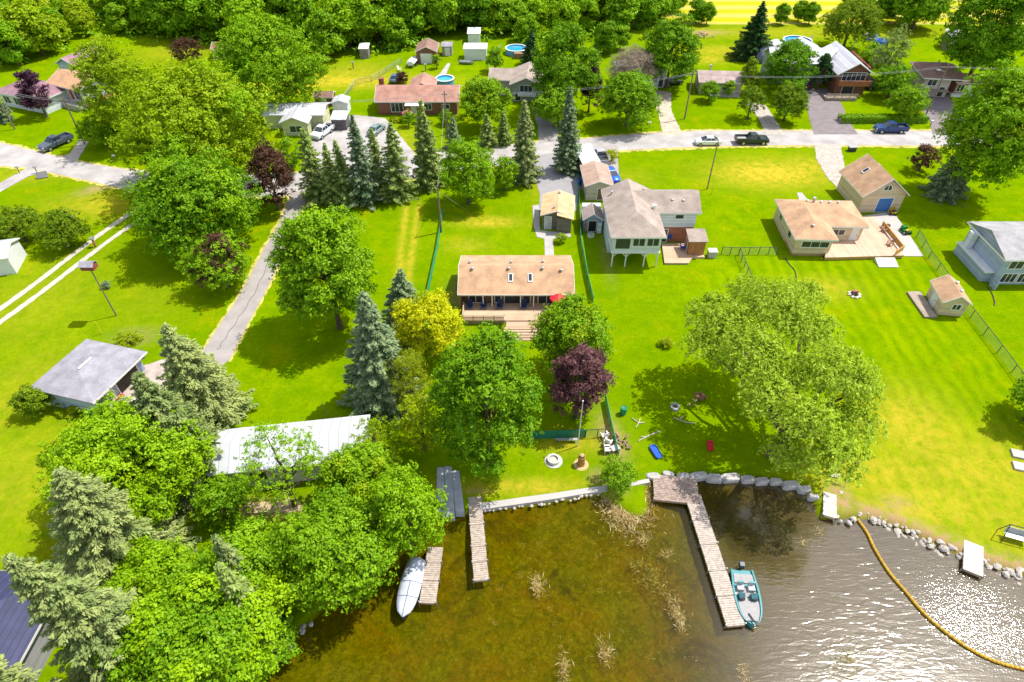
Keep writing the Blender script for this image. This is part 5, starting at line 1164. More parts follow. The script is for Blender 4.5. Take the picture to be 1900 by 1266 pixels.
quonset('white arched shelter beside the grey blue one', (1427, 112), 4.6, 5, 3.0, WHITE)
# bird house on its tall pole
p = P(216, 586); e = empty('bird_house', p, 0, 'large red brown bird house with grey roof on a tall pole over the left lawn', 'bird house')
MB().tube((0, 0, -.1), (0, 0, 7.2), .09, .06, 8).build('pole', POLEW, e)
MB().box(-.75, -.5, 7.2, .75, .5, 7.85).build('house_box', mat('red_brown_wood', (.30, .09, .06), .8, .15, lines=(2, .22, .1, .5)), e)
MB().shell([(-.85, -.65, 7.8), (.85, -.65, 7.8), (.85, 0, 8.2), (-.85, 0, 8.2), (.85, .65, 7.8), (-.85, .65, 7.8)], [(0, 1, 2, 3), (3, 2, 4, 5)], .05).build('roof', SH_GREY, e)
# ---------------------------------------------------------------- vehicles
def paint(name, c): return mat(name, c, .3, .04, 1, spec=.6)
LAMP = mat('lamp_lens', (.75, .75, .7), .2, .05); TAIL = mat('tail_lens', (.45, .02, .02), .3, .05)
def sec(x, hw, zl, zb): return [(x, -hw * .9, zl), (x, hw * .9, zl), (x, hw, zl + .22), (x, hw, zb - .14), (x, hw * .9, zb), (x, -hw * .9, zb), (x, -hw, zb - .14), (x, -hw, zl + .22)]
def wheels(e, xs_, hw, r):
    for x in xs_:
        for s in (-1, 1):
            y = s * (hw - .1); t = MB()
            t.lathe([(r * .62, -.12), (r, -.12), (r, .12), (r * .62, .12)], n=16); t.v = [(x + a, y + c, r + b) for a, b, c in t.v]
            w_ = t.build('wheel', RUBBER, e); m = MB(); m.lathe([(.01, -.09), (r * .6, -.11), (r * .6, .11), (.01, .09)], n=12); m.v = [(x + a, y + c, r + b) for a, b, c in m.v]; m.build('rim', METAL, w_)
def pickup(pos, rz, col, label, name='pickup_truck', L=5.8, bedc=None, cat='pickup truck'):
    e = empty(name, P(*pos), rz, label, cat); h = L / 2; hw = .98
    b = MB(); b.loft([sec(h, .82, .5, .95), sec(h - .12, .95, .42, 1.08), sec(h - .7, hw, .38, 1.18), sec(.95, hw, .38, 1.24), sec(-.75, hw, .38, 1.24)])
    b.loft([sec(-.752, hw, .38, .85), sec(-h + .1, hw, .42, .85), sec(-h, .94, .5, .82)])
    for s in (-1, 1): b.box(-h + .04, s * .86 - .09 + s * .03, .8, -.76, s * .86 + .09 + s * .03, 1.27)
    b.box(-h, -.95, .8, -h + .1, .95, 1.26); b.build('body', col, e, False)
    MB().box(-h + .12, -.78, .82, -.8, .78, .9).build('bed', bedc or DARKM, e)
    cs = lambda x, w1, w2, z1: [(x, -w1, 1.2), (x, w1, 1.2), (x, w2, z1), (x, -w2, z1)]
    MB().loft([cs(1.35, .82, .80, 1.23), cs(.55, .86, .70, 1.78), cs(-.45, .86, .70, 1.80), cs(-.74, .86, .72, 1.45)]).build('window', glass('car_glass', (.03, .045, .06), .05), e)
    MB().loft([[(.62, -.70, 1.765), (.62, .70, 1.765), (.5, .68, 1.84), (.5, -.68, 1.84)], [(-.5, -.70, 1.785), (-.5, .70, 1.785), (-.42, .68, 1.85), (-.42, -.68, 1.85)]]).build('roof', col, e)
    pl = MB()
    for s in (-1, 1):
        pl.tube((1.3, s * .84, 1.22), (.58, s * .71, 1.78), .04, n=4); pl.tube((-.72, s * .86, 1.2), (-.5, s * .71, 1.78), .06, n=4); pl.tube((.05, s * .87, 1.2), (.05, s * .71, 1.79), .04, n=4)
    pl.build('pillar', col, e); wheels(e, (h - 1.0, -h + 1.25), hw, .40)
    for s in (-1, 1):
        MB().box(h - .06, s * .68 - .16, .8, h + .02, s * .68 + .16, .98).build('headlight', LAMP, e); MB().box(-h - .03, s * .84 - .08, .8, -h + .02, s * .84 + .08, 1.15).build('tail_light', TAIL, e)
        MB().box(.95, s * 1.02 - .1, 1.2, 1.08, s * 1.02 + .1, 1.36).build('mirror', col, e)
    MB().box(h - .05, -.9, .42, h + .07, .9, .6).build('bumper', METAL, e); return e
def car(pos, rz, col, label, L=4.6, suv=0, cat='car', name='parked_car'):
    e = empty(name, P(*pos), rz, label, cat); h = L / 2; hw = .9; zt = 1.42 + .25 * suv
    b = MB(); b.loft([sec(h, .62, .4, .68), sec(h - .2, .82, .3, .78), sec(h - .9, hw, .26, .92), sec(.8, hw, .26, .98), sec(-1.2, hw, .26, 1.0), sec(-h + .25, .86, .3, .96), sec(-h, .7, .42, .82)]); b.build('body', col, e, True)
    cs = lambda x, w1, w2, z1: [(x, -w1, .95), (x, w1, .95), (x, w2, z1), (x, -w2, z1)]; xb = -1.75 - .2 * suv
    MB().loft([cs(1.15, .76, .72, .98), cs(.25, .8, .6, zt - .04), cs(-.85 - .3 * suv, .8, .6, zt - .05), cs(xb, .76, .66, 1.02)]).build('window', glass('car_glass', (.03, .045, .06), .05), e)
    MB().loft([[(.3, -.6, zt - .05), (.3, .6, zt - .05), (.15, .57, zt + .02), (.15, -.57, zt + .02)], [(-.95 - .3 * suv, -.6, zt - .06), (-.95 - .3 * suv, .6, zt - .06), (-.8 - .3 * suv, .57, zt + .02), (-.8 - .3 * suv, -.57, zt + .02)]]).build('roof', col, e)
    pl = MB()
    for s in (-1, 1): pl.tube((1.1, s * .77, .96), (.27, s * .61, zt - .04), .04, n=4); pl.tube((xb + .05, s * .76, .98), (-.88 - .3 * suv, s * .61, zt - .05), .06, n=4); pl.tube((-.3, s * .8, .96), (-.3, s * .62, zt - .03), .04, n=4)
    pl.build('pillar', col, e); wheels(e, (h - .85, -h + .85), hw, .32)
    for s in (-1, 1):
        MB().box(h - .28, s * .6 - .15, .6, h - .1, s * .6 + .15, .74).build('headlight', LAMP, e); MB().box(-h + .02, s * .62 - .15, .68, -h + .12, s * .62 + .15, .84).build('tail_light', TAIL, e); MB().box(.75, s * .95 - .09, .95, .88, s * .95 + .09, 1.08).build('mirror', col, e)
    return e
a = P(84, 281); b_ = P(130, 260); pickup(((84 + 130) / 2, 271), math.atan2((a - b_).y, (a - b_).x), paint('slate_paint', (.07, .09, .13)), 'dark slate grey pickup at the end of the driveway on the left road', bedc=mat('dark_cover', (.04, .05, .09)))
car((1312, 268), 0.0 + math.pi, paint('white_car_paint', (.72, .74, .74)), 'white sedan parked on the road')
pickup((1393, 266), 0, paint('black_green_paint', (.025, .04, .035)), 'dark pickup behind the white sedan on the road', bedc=mat('grey_bed_cover', (.35, .35, .35)))
pickup((1650, 245), math.pi, paint('navy_paint', (.01, .04, .16)), 'dark blue pickup by the clipped hedge on the road')
pickup((1113, 297), R(100), paint('silver_paint', (.42, .42, .46)), 'silver grey pickup in the drive beside the long trailer', L=5.4)
car((1134, 330), R(-76), paint('bright_blue_paint', (.01, .12, .62)), 'bright blue car in the drive in front of the silver pickup', 4.7)
car((1013, 211), R(-80), paint('dark_navy_paint', (.015, .02, .06)), 'dark navy car in front of the grey roofed house')
pickup((600, 251), R(-112), paint('white_truck_paint', (.7, .72, .76)), 'white pickup beside the pale yellow cottage', L=5.2)
car((699, 246), R(70), paint('grey_green_paint', (.20, .28, .27)), 'grey green car on the gravel yard by the brick house')
car((735, 150), R(80), paint('grey_blue_paint', (.10, .16, .28)), 'grey blue car behind the chimney end of the brick house', 4.4)
car((1248, 157), R(15), paint('black_paint', (.02, .02, .025)), 'black car beside the white house at the gravel drive', 4.4)
car((1613, 158), R(8), paint('black_paint', (.02, .02, .025)), 'upper one of two dark cars right of the gable house', 4.4)
car((1622, 165), R(4), paint('dark_car_paint', (.03, .04, .05)), 'lower one of two dark cars right of the gable house', 4.4)
car((1490, 160), R(-70), paint('maroon_paint', (.12, .02, .08)), 'maroon car in the shade left of the gable house', 4.3)
# ---------------------------------------------------------------- boats
def hullprof(L, B, n=12, tr=.85):
    out = []
    for i in range(n + 1):
        t = i / n; w_ = B / 2 * (tr + (1 - tr) * min(1, t * 3)) if t < .45 else B / 2 * math.sqrt(max(0, 1 - ((t - .45) / .55) ** 2.4)); out.append((t * L, max(w_, .03)))
    return out
a = P(1374, 1062, WL); b_ = P(1395, 1166, WL); d = b_ - a; Lb = d.length
bt = empty('bass_boat', (a.x, a.y, WL), math.atan2(d.y, d.x), 'teal fishing boat with grey deck moored at the long dock', 'boat')
TEAL = paint('teal_gelcoat', (.02, .24, .27)); pr = hullprof(Lb, 2.15)
secs = [[(x, -w_ * .6, -.12), (x, w_ * .6, -.12), (x, w_, .34), (x, w_, .5 + .1 * x / Lb), (x, w_ * .86, .5 + .1 * x / Lb), (x, w_ * .84, .34), (x, -w_ * .84, .34), (x, -w_ * .86, .5 + .1 * x / Lb), (x, -w_, .5 + .1 * x / Lb), (x, -w_, .34)] for x, w_ in pr]
MB().loft(secs).build('hull', TEAL, bt)
CARP = mat('grey_boat_carpet', (.36, .35, .35), .95, .1, 6)
for (t0, t1, z) in ((.06, .27, .46), (.62, .93, .48)):
    q_ = [(x, w_ * .80) for x, w_ in pr if t0 - .05 <= x / Lb <= t1 + .05]; MB().prism([(x, -w_) for x, w_ in q_] + [(x, w_) for x, w_ in q_[::-1]], .35, z).build('casting_deck', CARP, bt)
MB().box(Lb * .30, -.82, .343, Lb * .62, .82, .36).build('cockpit_floor', CARP, bt)
for s in (-1, 1):
    st_ = MB(); st_.box(Lb * .30, s * .45 - .28, .36, Lb * .40, s * .45 + .28, .66); st_.box(Lb * .30 - .12, s * .45 - .26, .6, Lb * .30, s * .45 + .26, 1.05); st_.build('seat', mat('seat_grey', (.42, .42, .44), .6, .1), bt)
    MB().box(Lb * .30 - .13, s * .45 - .2, .95, Lb * .30 + .03, s * .45 + .2, 1.07).build('seat_top', TEAL, bt)
    cn = MB(); cn.loft([[(Lb * .47, s * .5 - .3, .36), (Lb * .47, s * .5 + .3, .36), (Lb * .47, s * .5 + .28, .85), (Lb * .47, s * .5 - .28, .85)], [(Lb * .56, s * .5 - .28, .36), (Lb * .56, s * .5 + .28, .36), (Lb * .56, s * .5 + .22, .7), (Lb * .56, s * .5 - .22, .7)]]); cn.build('console', mat('dark_teal', (.02, .12, .14), .4), bt)
    MB().box(Lb * .57, s * .55 - .2, .6, Lb * .575, s * .55 + .2, .95).build('windscreen', glass(), bt)
MB().lathe([(.16, 0), (.18, .02), (.16, .04)], (Lb * .455, .5, .82), 12).build('steering_wheel', DARKM, bt)
mo = MB(); mo.loft([[(-.1 - .35 * k, -.2 + .03 * k, .35), (-.1 - .35 * k, .2 - .03 * k, .35), (-.1 - .35 * k, .19, .9 + .05 * k), (-.1 - .35 * k, -.19, .9 + .05 * k)] for k in (0, 1)] + [[(-.62, -.14, .5), (-.62, .14, .5), (-.62, .12, .85), (-.62, -.12, .85)]]); mo.box(-.4, -.07, -.4, -.18, .07, .36); mo.build('outboard_motor', mat('motor_black', (.03, .035, .06), .3), bt)
tm = MB(); tm.tube((Lb * .80, -.2, .56), (Lb * .99, .25, .62), .05); tm.obox((Lb * .98, .25, .68), (.18, 0, 0), (0, .1, 0), (0, 0, .09)); tm.build('trolling_motor', DARKM, bt)
# covered boat
a = P(775, 1045, WL); b_ = P(748, 1150, WL); d = b_ - a; Lb = d.length
bt = empty('covered_boat', (a.x, a.y, WL), math.atan2(d.y, d.x), 'boat under a whitish tarpaulin beside the dock under the trees', 'boat'); pr = hullprof(Lb, 1.75, tr=.8)
MB().loft([[(x, -w_ * .55, -.12), (x, w_ * .55, -.12), (x, w_, .4), (x, w_, .55), (x, -w_, .55), (x, -w_, .4)] for x, w_ in pr]).build('hull', mat('dark_hull', (.05, .05, .12), .4), bt)
COV = mat('white_boat_cover', (.52, .56, .66), .8, .08, 2, .3)
secs = []
for i, (x, w_) in enumerate(pr):
    r_ = .95 - .45 * (x / Lb) ** 1.5 + .06 * math.sin(i * 2.1); k = w_ + .03; secs.append([(x, -k, .42), (x, k, .42), (x, k, .6), (x, k * .55, .6 + (r_ - .5) * .8), (x, 0, r_ + .15), (x, -k * .55, .6 + (r_ - .5) * .75), (x, -k, .6)])
cv = MB(); cv.loft(secs); cv.build('cover', COV, bt, True); sm = MB()
sm.path([(x, 0, .95 - .45 * (x / Lb) ** 1.5 + .06 * math.sin(i * 2.1) + .165) for i, (x, w_) in enumerate(pr) if i > 4], .03, 4)
for fx in (5, 8): sm.path([(p[0] + .01, p[1], p[2] + .015) for p in secs[fx][2:]], .025, 4)
sm.build('cover_seam', mat('seam_dark', (.12, .14, .2)), bt)
# boats across the road
def small_boat(label, pos, rz, L, B, m, trailer=True):
    e = empty('trailer_boat' if trailer else 'rowing_boat', P(*pos), rz, label, 'boat'); pr = hullprof(L, B, 8); z = .55 if trailer else .1
    if trailer: MB().loft([[(x, -w_ * .6, z), (x, w_ * .6, z), (x, w_, z + .5), (x, w_ * .4, z + .9 - .3 * x / L), (x, -w_ * .4, z + .9 - .3 * x / L), (x, -w_, z + .5)] for x, w_ in pr]).build('hull', m, e)
    else: MB().loft([[(x, -w_ * .6, z), (x, w_ * .6, z), (x, w_, z + .5), (x, w_ * .85, z + .5), (x, w_ * .5, z + .1), (x, -w_ * .5, z + .1), (x, -w_ * .85, z + .5), (x, -w_, z + .5)] for x, w_ in pr]).build('hull', m, e)
    if trailer:
        MB().box(-.2, -.6, .42, L + .9, -.5, .52).box(-.2, .5, .42, L + .9, .6, .52).build('trailer_frame', METAL, e); wheels(e, (L * .35,), B / 2, .3)
    else:
        for t in (.3, .6): MB().box(L * t, -B * .38, .42, L * t + .25, B * .38, .47).build('bench', METAL, e)
    return e
small_boat('covered white boat on a trailer left of the brown back garage', (762, 127), R(82), 4.6, 2.0, WHITE)
small_boat('small grey aluminium rowing boat lying before the white garden tent', (852, 118), R(-8), 3.4, 1.3, METAL, False)
# ---------------------------------------------------------------- docks
def dock(label, pA, pB, wd, z=.0, sec_=(.5,), name='dock', m=None, edge=None, posts=True):
    """pA, pB centre of the two ends (pixels on the deck)"""
    a = P(*pA, z); b = P(*pB, z); d = b - a; L = d.length
    e = empty(name, (a.x, a.y, 0), math.atan2(d.y, d.x), label, 'dock'); q_ = random.Random(int(pA[0])); cuts = [0] + list(sec_) + [1]
    for i in range(len(cuts) - 1):
        x0, x1 = cuts[i] * L + .02, cuts[i + 1] * L - .02; mb = MB(); x = x0
        while x < x1 - .05:
            w_ = min(.19, x1 - x); dz = q_.uniform(-.008, .008); dy = q_.uniform(-.02, .02); mb.box(x, -wd / 2 + dy, z - .05 + dz, x + w_ - .025, wd / 2 + dy, z + dz); x += .19
        mb.build('dock_boards', m or mat('weathered_dock_boards', (.43, .36, .30), .85, .25, 3), e)
        fr = MB(); 
        for s in (-1, 1): fr.box(x0, s * (wd / 2 - .06) - .05, z - .26, x1, s * (wd / 2 - .06) + .05, z - .061)
        fr.box(x0, -wd / 2, z - .26, x0 + .08, wd / 2, z - .061); fr.box(x1 - .08, -wd / 2, z - .26, x1, wd / 2, z - .061); fr.build('frame', mat('dock_frame', (.34, .25, .17), .85, .2), e)
    if posts:
        for i, c in enumerate(cuts[1:]):
            for s in (-1, 1): MB().tube((c * L - .12, s * (wd / 2 + .05), -1.3), (c * L - .12, s * (wd / 2 + .05), z + .16), .045, n=8).build('post', METAL, e)
    return e
dock('narrow weathered dock right of the boat ramp', (881, 922), (893, 1078), 1.25, .02, (.12, .36, .62, .8))
dock('short weathered dock beside the covered boat under the trees', (808, 1015), (793, 1120), 1.35, .02, (.3, .62))
dock('long weathered dock leading out to the teal fishing boat', (1285, 918), (1366, 1162), 1.5, .03, (.22, .42, .62, .8), m=mat('long_dock_boards', (.47, .40, .345), .85, .22, 3))
dock('wide wooden platform at the head of the long dock', (1252, 884), (1256, 932), 4.15, .05, (), m=mat('platform_boards', (.34, .26, .22), .85, .3, 3))
dock('short white dock on the rocky shore at right', (1807, 1008), (1806, 1064), 1.5, .02, (), m=mat('pale_dock_boards', (.6, .54, .48), .8, .1, 2))
dock('small pale wooden stand on the bank left of the yellow boom', (1540, 915), (1540, 960), 1.15, .15, (), m=mat('pale_dock_boards', (.6, .54, .48)))
dock('pale plank section lying on the bank below the willow', (1548, 868), (1550, 886), .9, .15, (), m=mat('pale_dock_boards', (.6, .54, .48)), posts=False)
# boat ramp and shore walk
e = empty('boat_ramp', P(838, 910), R(0), 'shaded grey concrete boat ramp slabs going down into the lake', 'boat ramp'); o_ = P(838, 910)
RC = mat('ramp_concrete', (.40, .42, .46), .9, .15, 1.2)
for (x0, x1, x2, x3, yt, yb) in ((811, 824, 826, 810, 868, 955), (825, 838, 844, 827, 866, 958), (839, 852, 862, 845, 874, 950)):
    ym = 951; f_ = (ym - yt) / (yb - yt); xa = x0 + (x3 - x0) * f_; xb = x1 + (x2 - x1) * f_
    q_ = [P(x0, yt), P(x1, yt), P(xb, ym), P(xa, ym), P(x2, yb + 4), P(x3, yb + 4)]; z = (.06, .06, .05, .05, -.5, -.5)
    v = [(p.x - o_.x, p.y - o_.y, zz) for p, zz in zip(q_, z)]; MB().shell(v, [(0, 3, 2, 1), (3, 5, 4, 2)], .2).build('slab', RC, e)
rw = [(890, 934), (960, 924), (1040, 913), (1085, 906), (1128, 900), (1126, 910), (1080, 917), (1040, 924), (960, 936), (892, 946)]
e = empty('shore_walk', (0, 0, 0), 0, 'pale concrete walk edging the lawn above the shore stones', 'walkway'); w_ = [P(x, y, .06) for x, y in rw]; MB().prism([(p.x, p.y) for p in w_], -.5, .06).build('slab', mat('pale_concrete', (.45, .43, .41)), e)
e = empty('shore_walk', (0, 0, 0), 0, 'short concrete curb between the leafy shore bush and the wooden platform', 'walkway'); w_ = [P(x, y, .04) for x, y in [(1165, 896), (1204, 888), (1206, 895), (1168, 903)]]; MB().prism([(p.x, p.y) for p in w_], -.4, .04).build('slab', mat('pale_concrete', (.45, .43, .41)), e)
# shore boulders, each a rock of its own
ROCKL = mat('pale_limestone', (.60, .56, .50), .9, .2, 1.5, .4); q_ = random.Random(5); nrock = 0
def rock(p, r, label, group, m=ROCKL, flat=.55):
    mb = MB(); mb.blob((0, 0, 0), r, q_.uniform(.8, 1.3), q_.uniform(.7, 1.1), flat, q_.randint(0, 9999), .22); o = mb.build('shore_rock', m); o.location = p; o.rotation_euler.z = q_.uniform(0, 3); tag(o, label, 'rock', group)
def slabrock(p, r, label, group, m, flat):
    pts = []
    for k in range(7):
        t = 2 * math.pi * (k + q_.uniform(-.25, .25)) / 7; c_, s_ = math.cos(t), math.sin(t); pts.append((math.copysign(abs(c_) ** .55, c_) * r * 1.35 * q_.uniform(.88, 1.08), math.copysign(abs(s_) ** .55, s_) * r * .72 * q_.uniform(.85, 1.1)))
    cx = sum(a for a, b in pts) / 7; mb = MB(); lo_ = [(x, y, -.5) for x, y in pts]; mi = [(x, y, .02) for x, y in pts]; hi_ = [(cx + (x - cx) * .84, y * .82, .10 + q_.uniform(-.03, .04)) for x, y in pts]
    mb.loft([lo_, mi, hi_]); o = mb.build('shore_rock', m); o.location = p; o.rotation_euler.z = q_.uniform(-.12, .12); tag(o, label, 'rock', group)
def rocks(line, sp, r0, r1, label, group, jit=.35, flat=.55, rows=1, m=ROCKL):
    w_ = [P(x, y, WL + .25) for x, y in line]
    for i in range(len(w_) - 1):
        L_ = (w_[i + 1] - w_[i]).length; n = max(1, int(L_ / sp))
        for k in range(n):
            for rr in range(rows):
                p = w_[i].lerp(w_[i + 1], (k + q_.uniform(0, .8)) / n) + Vector((q_.uniform(-jit, jit), q_.uniform(-jit, jit) - rr * .45, -rr * .18 + q_.uniform(-.08, .08))); rock(p, q_.uniform(r0, r1), label, group, m, flat)
LMK = lambda x, pairs: [t for lim, t in pairs if x < lim][0]
ROCKG = mat('grey_boulder', (.44, .42, .40), .9, .25, 1.2, .4); ROCKP = mat('pale_pink_stone', (.47, .43, .38), .9, .3, 1.6, .5)
for k, (x, y, r_) in enumerate(((1212, 884, .62), (1240, 880, .5), (1268, 884, .6), (1297, 883, .78), (1326, 887, .72), (1356, 886, .8), (1388, 889, .6), (1414, 892, .62), (1440, 893, .55), (1468, 900, .72), (1494, 908, .62), (1510, 922, .5))):
    where = ('left behind the wooden platform', 'in the middle behind the wooden platform', 'right behind the wooden platform', 'at the inner corner of the long dock', 'first right of the long dock', 'second right of the long dock', 'third right of the long dock', 'fourth right of the long dock', 'fifth right of the long dock', 'largest one under the right willow edge', 'last before the small pale stand', 'low one beside the small pale stand')[k]
    slabrock(P(x, y - 1, .02), r_ * .82, 'flat grey shore boulder, ' + where, 'flat boulders under the willow', ROCKG, .34)
rocks([(1560, 912), (1572, 930), (1592, 948)], .5, .2, .42, 'pale stone heaped at the bank end of the yellow boom', 'pale stones of the right bank', .35, .55, 2, ROCKP)
rocks([(1592, 948), (1660, 972), (1705, 992)], .36, .12, .32, 'pale stone of the bank just right of the yellow boom', 'pale stones of the right bank', .3, .55, 3, ROCKP)
rocks([(1705, 992), (1765, 1016), (1795, 1030)], .36, .12, .36, 'pale stone of the bank left of the short white dock', 'pale stones of the right bank', .35, .55, 3, ROCKP)
rocks([(1822, 1040), (1870, 1054), (1925, 1066)], .36, .12, .36, 'pale stone of the bank right of the short white dock', 'pale stones of the right bank', .35, .55, 3, ROCKP)
rocks([(1518, 930), (1526, 952), (1570, 966), (1600, 968)], .6, .14, .34, 'stone on the muddy bank around the small pale wooden stand', 'stones by the small stand', .3, m=ROCKG)
rocks([(896, 949), (960, 940), (1040, 928), (1112, 918)], .38, .10, .20, 'small pale stone below the concrete shore walk', 'small stones below the shore walk', .22, m=ROCKP)
rocks([(505, 1222), (530, 1202), (560, 1175), (585, 1150)], .45, .16, .34, 'grey stone on the shadowed shore at the bottom left of the lake', 'stones of the shadowed shore', .25, m=ROCKG)
# yellow floating boom
e = MB(); e.path([tuple(p + Vector((0, 0, .12))) for p in boom], .125, 8); o = e.build('floating_boom', mat('yellow_boom', (.52, .31, .03), .6, .15, 2), None, True); tag(o, 'long curved yellow floating boom on the lake at lower right', 'boom')
# reed clumps in the water
RE = leafmat('dry_reeds', (.46, .33, .12), (.80, .66, .36), .2); RG = leafmat('green_reeds', (.20, .22, .02), (.60, .50, .12), .2)
def reeds(px, py, rx, ry, n, label, m=RE, h=.9, group='reed clumps standing in the lake'):
    c = P(px, py, WL); q = np.random.RandomState(int(px)); n = int(n * 2.2); h = h * .72; N_ = n
    s = S(c); sx = rx / s; sy = ry / s * 1.6
    base = np.stack([q.normal(size=N_) * sx * .5, q.normal(size=N_) * sy * .5, np.full(N_, -.1)], -1)
    lean = np.stack([q.normal(size=N_) * .6, q.normal(size=N_) * .6, q.uniform(.05, .6, N_)], -1); lean /= np.linalg.norm(lean, axis=1, keepdims=True)
    L_ = h * q.uniform(.35, 1, N_); me_ = leaf_mesh('reeds', base + lean * (L_ * .5)[:, None], q.normal(size=(N_, 3)), L_ * .5, q.uniform(0, .8, N_), m, .07, lean)
    o = bpy.data.objects.new('reed_clump', me_); sc.collection.objects.link(o); o.location = c; tag(o, label, 'reeds', group); return o
reeds(1160, 930, 44, 36, 2600, 'largest reed bed, golden, left of the wooden platform', RE, 1.1)
reeds(1192, 1003, 14, 10, 60, 'pale reed tuft just below the largest reed bed')
reeds(1238, 1028, 14, 7, 50, 'low reed tuft left of the long dock')
reeds(998, 1086, 12, 14, 120, 'lone golden reed tuft in the middle of the brown water')
reeds(1182, 1048, 16, 8, 90, 'reed tuft at the top of the matted weed patch', RG); reeds(1208, 1075, 26, 18, 160, 'matted olive reed patch in the middle of the lake', RG)
reeds(1252, 1128, 16, 20, 160, 'pinkish reed clump left of the end of the long dock'); reeds(1262, 1152, 10, 14, 90, 'reed tuft just under the pinkish reed clump')
reeds(1124, 1210, 14, 18, 140, 'reed clump near the bottom centre of the lake'); reeds(1046, 1240, 11, 22, 120, 'reed clump cut by the bottom edge, left of its neighbour')
reeds(1380, 1248, 10, 16, 70, 'reed clump in the rippled water below the teal boat'); reeds(1565, 1240, 26, 20, 110, 'wide thin reed patch in the rippled water at the bottom', RG); reeds(1575, 1222, 10, 6, 60, 'green reed tuft above the wide thin reed patch', RG)
reeds(1518, 985, 10, 4, 40, 'short reeds at the muddy bank by the small stand'); reeds(1490, 1005, 9, 5, 30, 'thin reeds in the dark water right of the willow shadow')
q3 = random.Random(4)
for k in range(26):
    px, py = q3.uniform(900, 1320), q3.uniform(980, 1260)
    o = reeds(px, py, 5, 4, 12, 'tiny scattered tuft of reed stubble in the brown water', RG if k % 2 else RE, .5, 'tiny reed tufts in the brown water')
# ---------------------------------------------------------------- fences
GREENW = mat('green_fence_metal', (.03, .26, .13), .6, .1); GMESH = alphamat('green_fence_slats', (.03, .42, .22), .65); CHAIN = alphamat('chain_link', (.25, .3, .3), .13)
def fence(label, pts, h, sp, mpost, mmesh, name='fence', top=True, r=.045):
    w_ = [P(x, y) for x, y in pts]; o = w_[0]; e = empty(name, o, 0, label, 'fence'); pn = MB(); rl = MB()
    for i in range(len(w_) - 1):
        a = w_[i] - o; b = w_[i + 1] - o; L_ = (b - a).length; n = max(1, round(L_ / sp)); d = (b - a) / L_; s = Vector((-d.y, d.x, 0))
        for k in range(n + (1 if i == len(w_) - 2 else 0)):
            p = a + d * L_ * k / n; MB().tube((p.x, p.y, -.1), (p.x, p.y, h + .04), r, n=6).build('post', mpost, e)
        pn.obox((a + b) / 2 + Vector((0, 0, h / 2)), d * (L_ / 2), s * .012, (0, 0, h / 2 - .03)); rl.tube((a.x, a.y, h), (b.x, b.y, h), r * .8, n=6)
    if mmesh: pn.build('mesh_panel', mmesh, e)
    if top: rl.build('top_rail', mpost, e)
    return e
fence('green slatted fence running down the lawn left of the central house', [(822, 398), (812, 462), (794, 548)], 1.0, 3, GREENW, GMESH)
fence('green slatted fence between the central house and the stilt house lawn', [(1072, 300), (1074, 372), (1077, 450), (1090, 520), (1100, 562)], 1.0, 3, GREENW, GMESH)
fence('short green slatted fence by the shore right of the purple maple', [(1123, 745), (1132, 790), (1146, 850)], 1.0, 2.4, GREENW, GMESH)
fence('dark green slatted cross fence behind the flagpole', [(985, 815), (1085, 812)], 1.2, 2.4, mat('dark_green_metal', (.01, .14, .09), .6), alphamat('dark_green_slats', (.005, .2, .12), .75))
fence('thin wire gate fence right of the flagpole', [(1086, 812), (1108, 811), (1122, 810)], 1.2, 1.5, DARKM, CHAIN)
fence('thin wire fence with dark posts between the stilt house and the cream cottage', [(1338, 472), (1370, 473), (1425, 472), (1440, 474)], 1.2, 1.4, DARKM, CHAIN, r=.05)
fence('thin wire fence running down towards the willow', [(1370, 474), (1385, 510), (1400, 548)], 1.2, 1.6, DARKM, CHAIN)
fence('long chain link fence along the right side of the mown lawn', [(1700, 440), (1722, 480), (1755, 525), (1800, 590), (1850, 655), (1905, 730)], 1.25, 2.6, DARKM, CHAIN)
fence('wire fence at the left side of the brick house garden', [(638, 188), (660, 158), (690, 152)], 1.2, 3, mat('pale_green_metal', (.3, .45, .3)), CHAIN)
fence('wire fence between the grey roofed house garden and its neighbour', [(905, 130), (912, 110), (930, 92)], 1.2, 3, METAL, CHAIN)
fence('pale wire fence across the lawn behind the brick house', [(690, 152), (745, 118)], 1.1, 3, METAL, CHAIN)
# ---------------------------------------------------------------- poles and wires
def pole(label, base, h, arm=0, lamp=False, guys=(), name='utility_pole', m=POLEW, r=.15, rz=0.):
    p = P(*base); e = empty(name, p, rz, label, 'pole'); MB().tube((0, 0, -.2), (0, 0, h), r, r * .65, 10).build('pole', m, e)
    if arm: MB().box(-arm, -.06, h - .7, arm, .06, h - .56).build('crossarm', POLEW, e)
    if lamp: MB().tube((0, 0, h - 1.4), (-1.3, -.2, h - 1.0), .04).build('lamp_arm', METAL, e); MB().box(-1.9, -.35, h - 1.08, -1.2, -.1, h - .92).build('lamp_head', METAL, e)
    for g in guys: q = P(*g); MB().tube((0, 0, h - .8), (q.x - p.x, q.y - p.y, 0), .02, n=4).build('guy_wire', METAL, e)
    return e, p + Vector((0, 0, h - .6))
_, t1 = pole('utility pole at the left edge beside the road', (28, 240), 8.0, .7)
_, t2 = pole('utility pole with a street lamp beside the dark slate pickup', (158, 268), 8.5, .8, True)
_, t3 = pole('service pole with guy wires at the top of the green lawn fence', (819, 431), 7.5, 0, guys=[(800, 385), (872, 395)])
_, t4 = pole('wooden pole in front of the brick house', (830, 250), 8.0, .5)
_, t5 = pole('utility pole on the lawn in front of the small bungalow', (1270, 221), 9.0, .8, guys=[(1290, 190)])
_, t6 = pole('tall utility pole with crossarm at the dark driveway on the right', (1718, 213), 9.5, .9, True)
_, t7 = pole('slender bare pole on the lawn below the parked dark pickup', (1312, 351), 8.2, 0, r=.11)
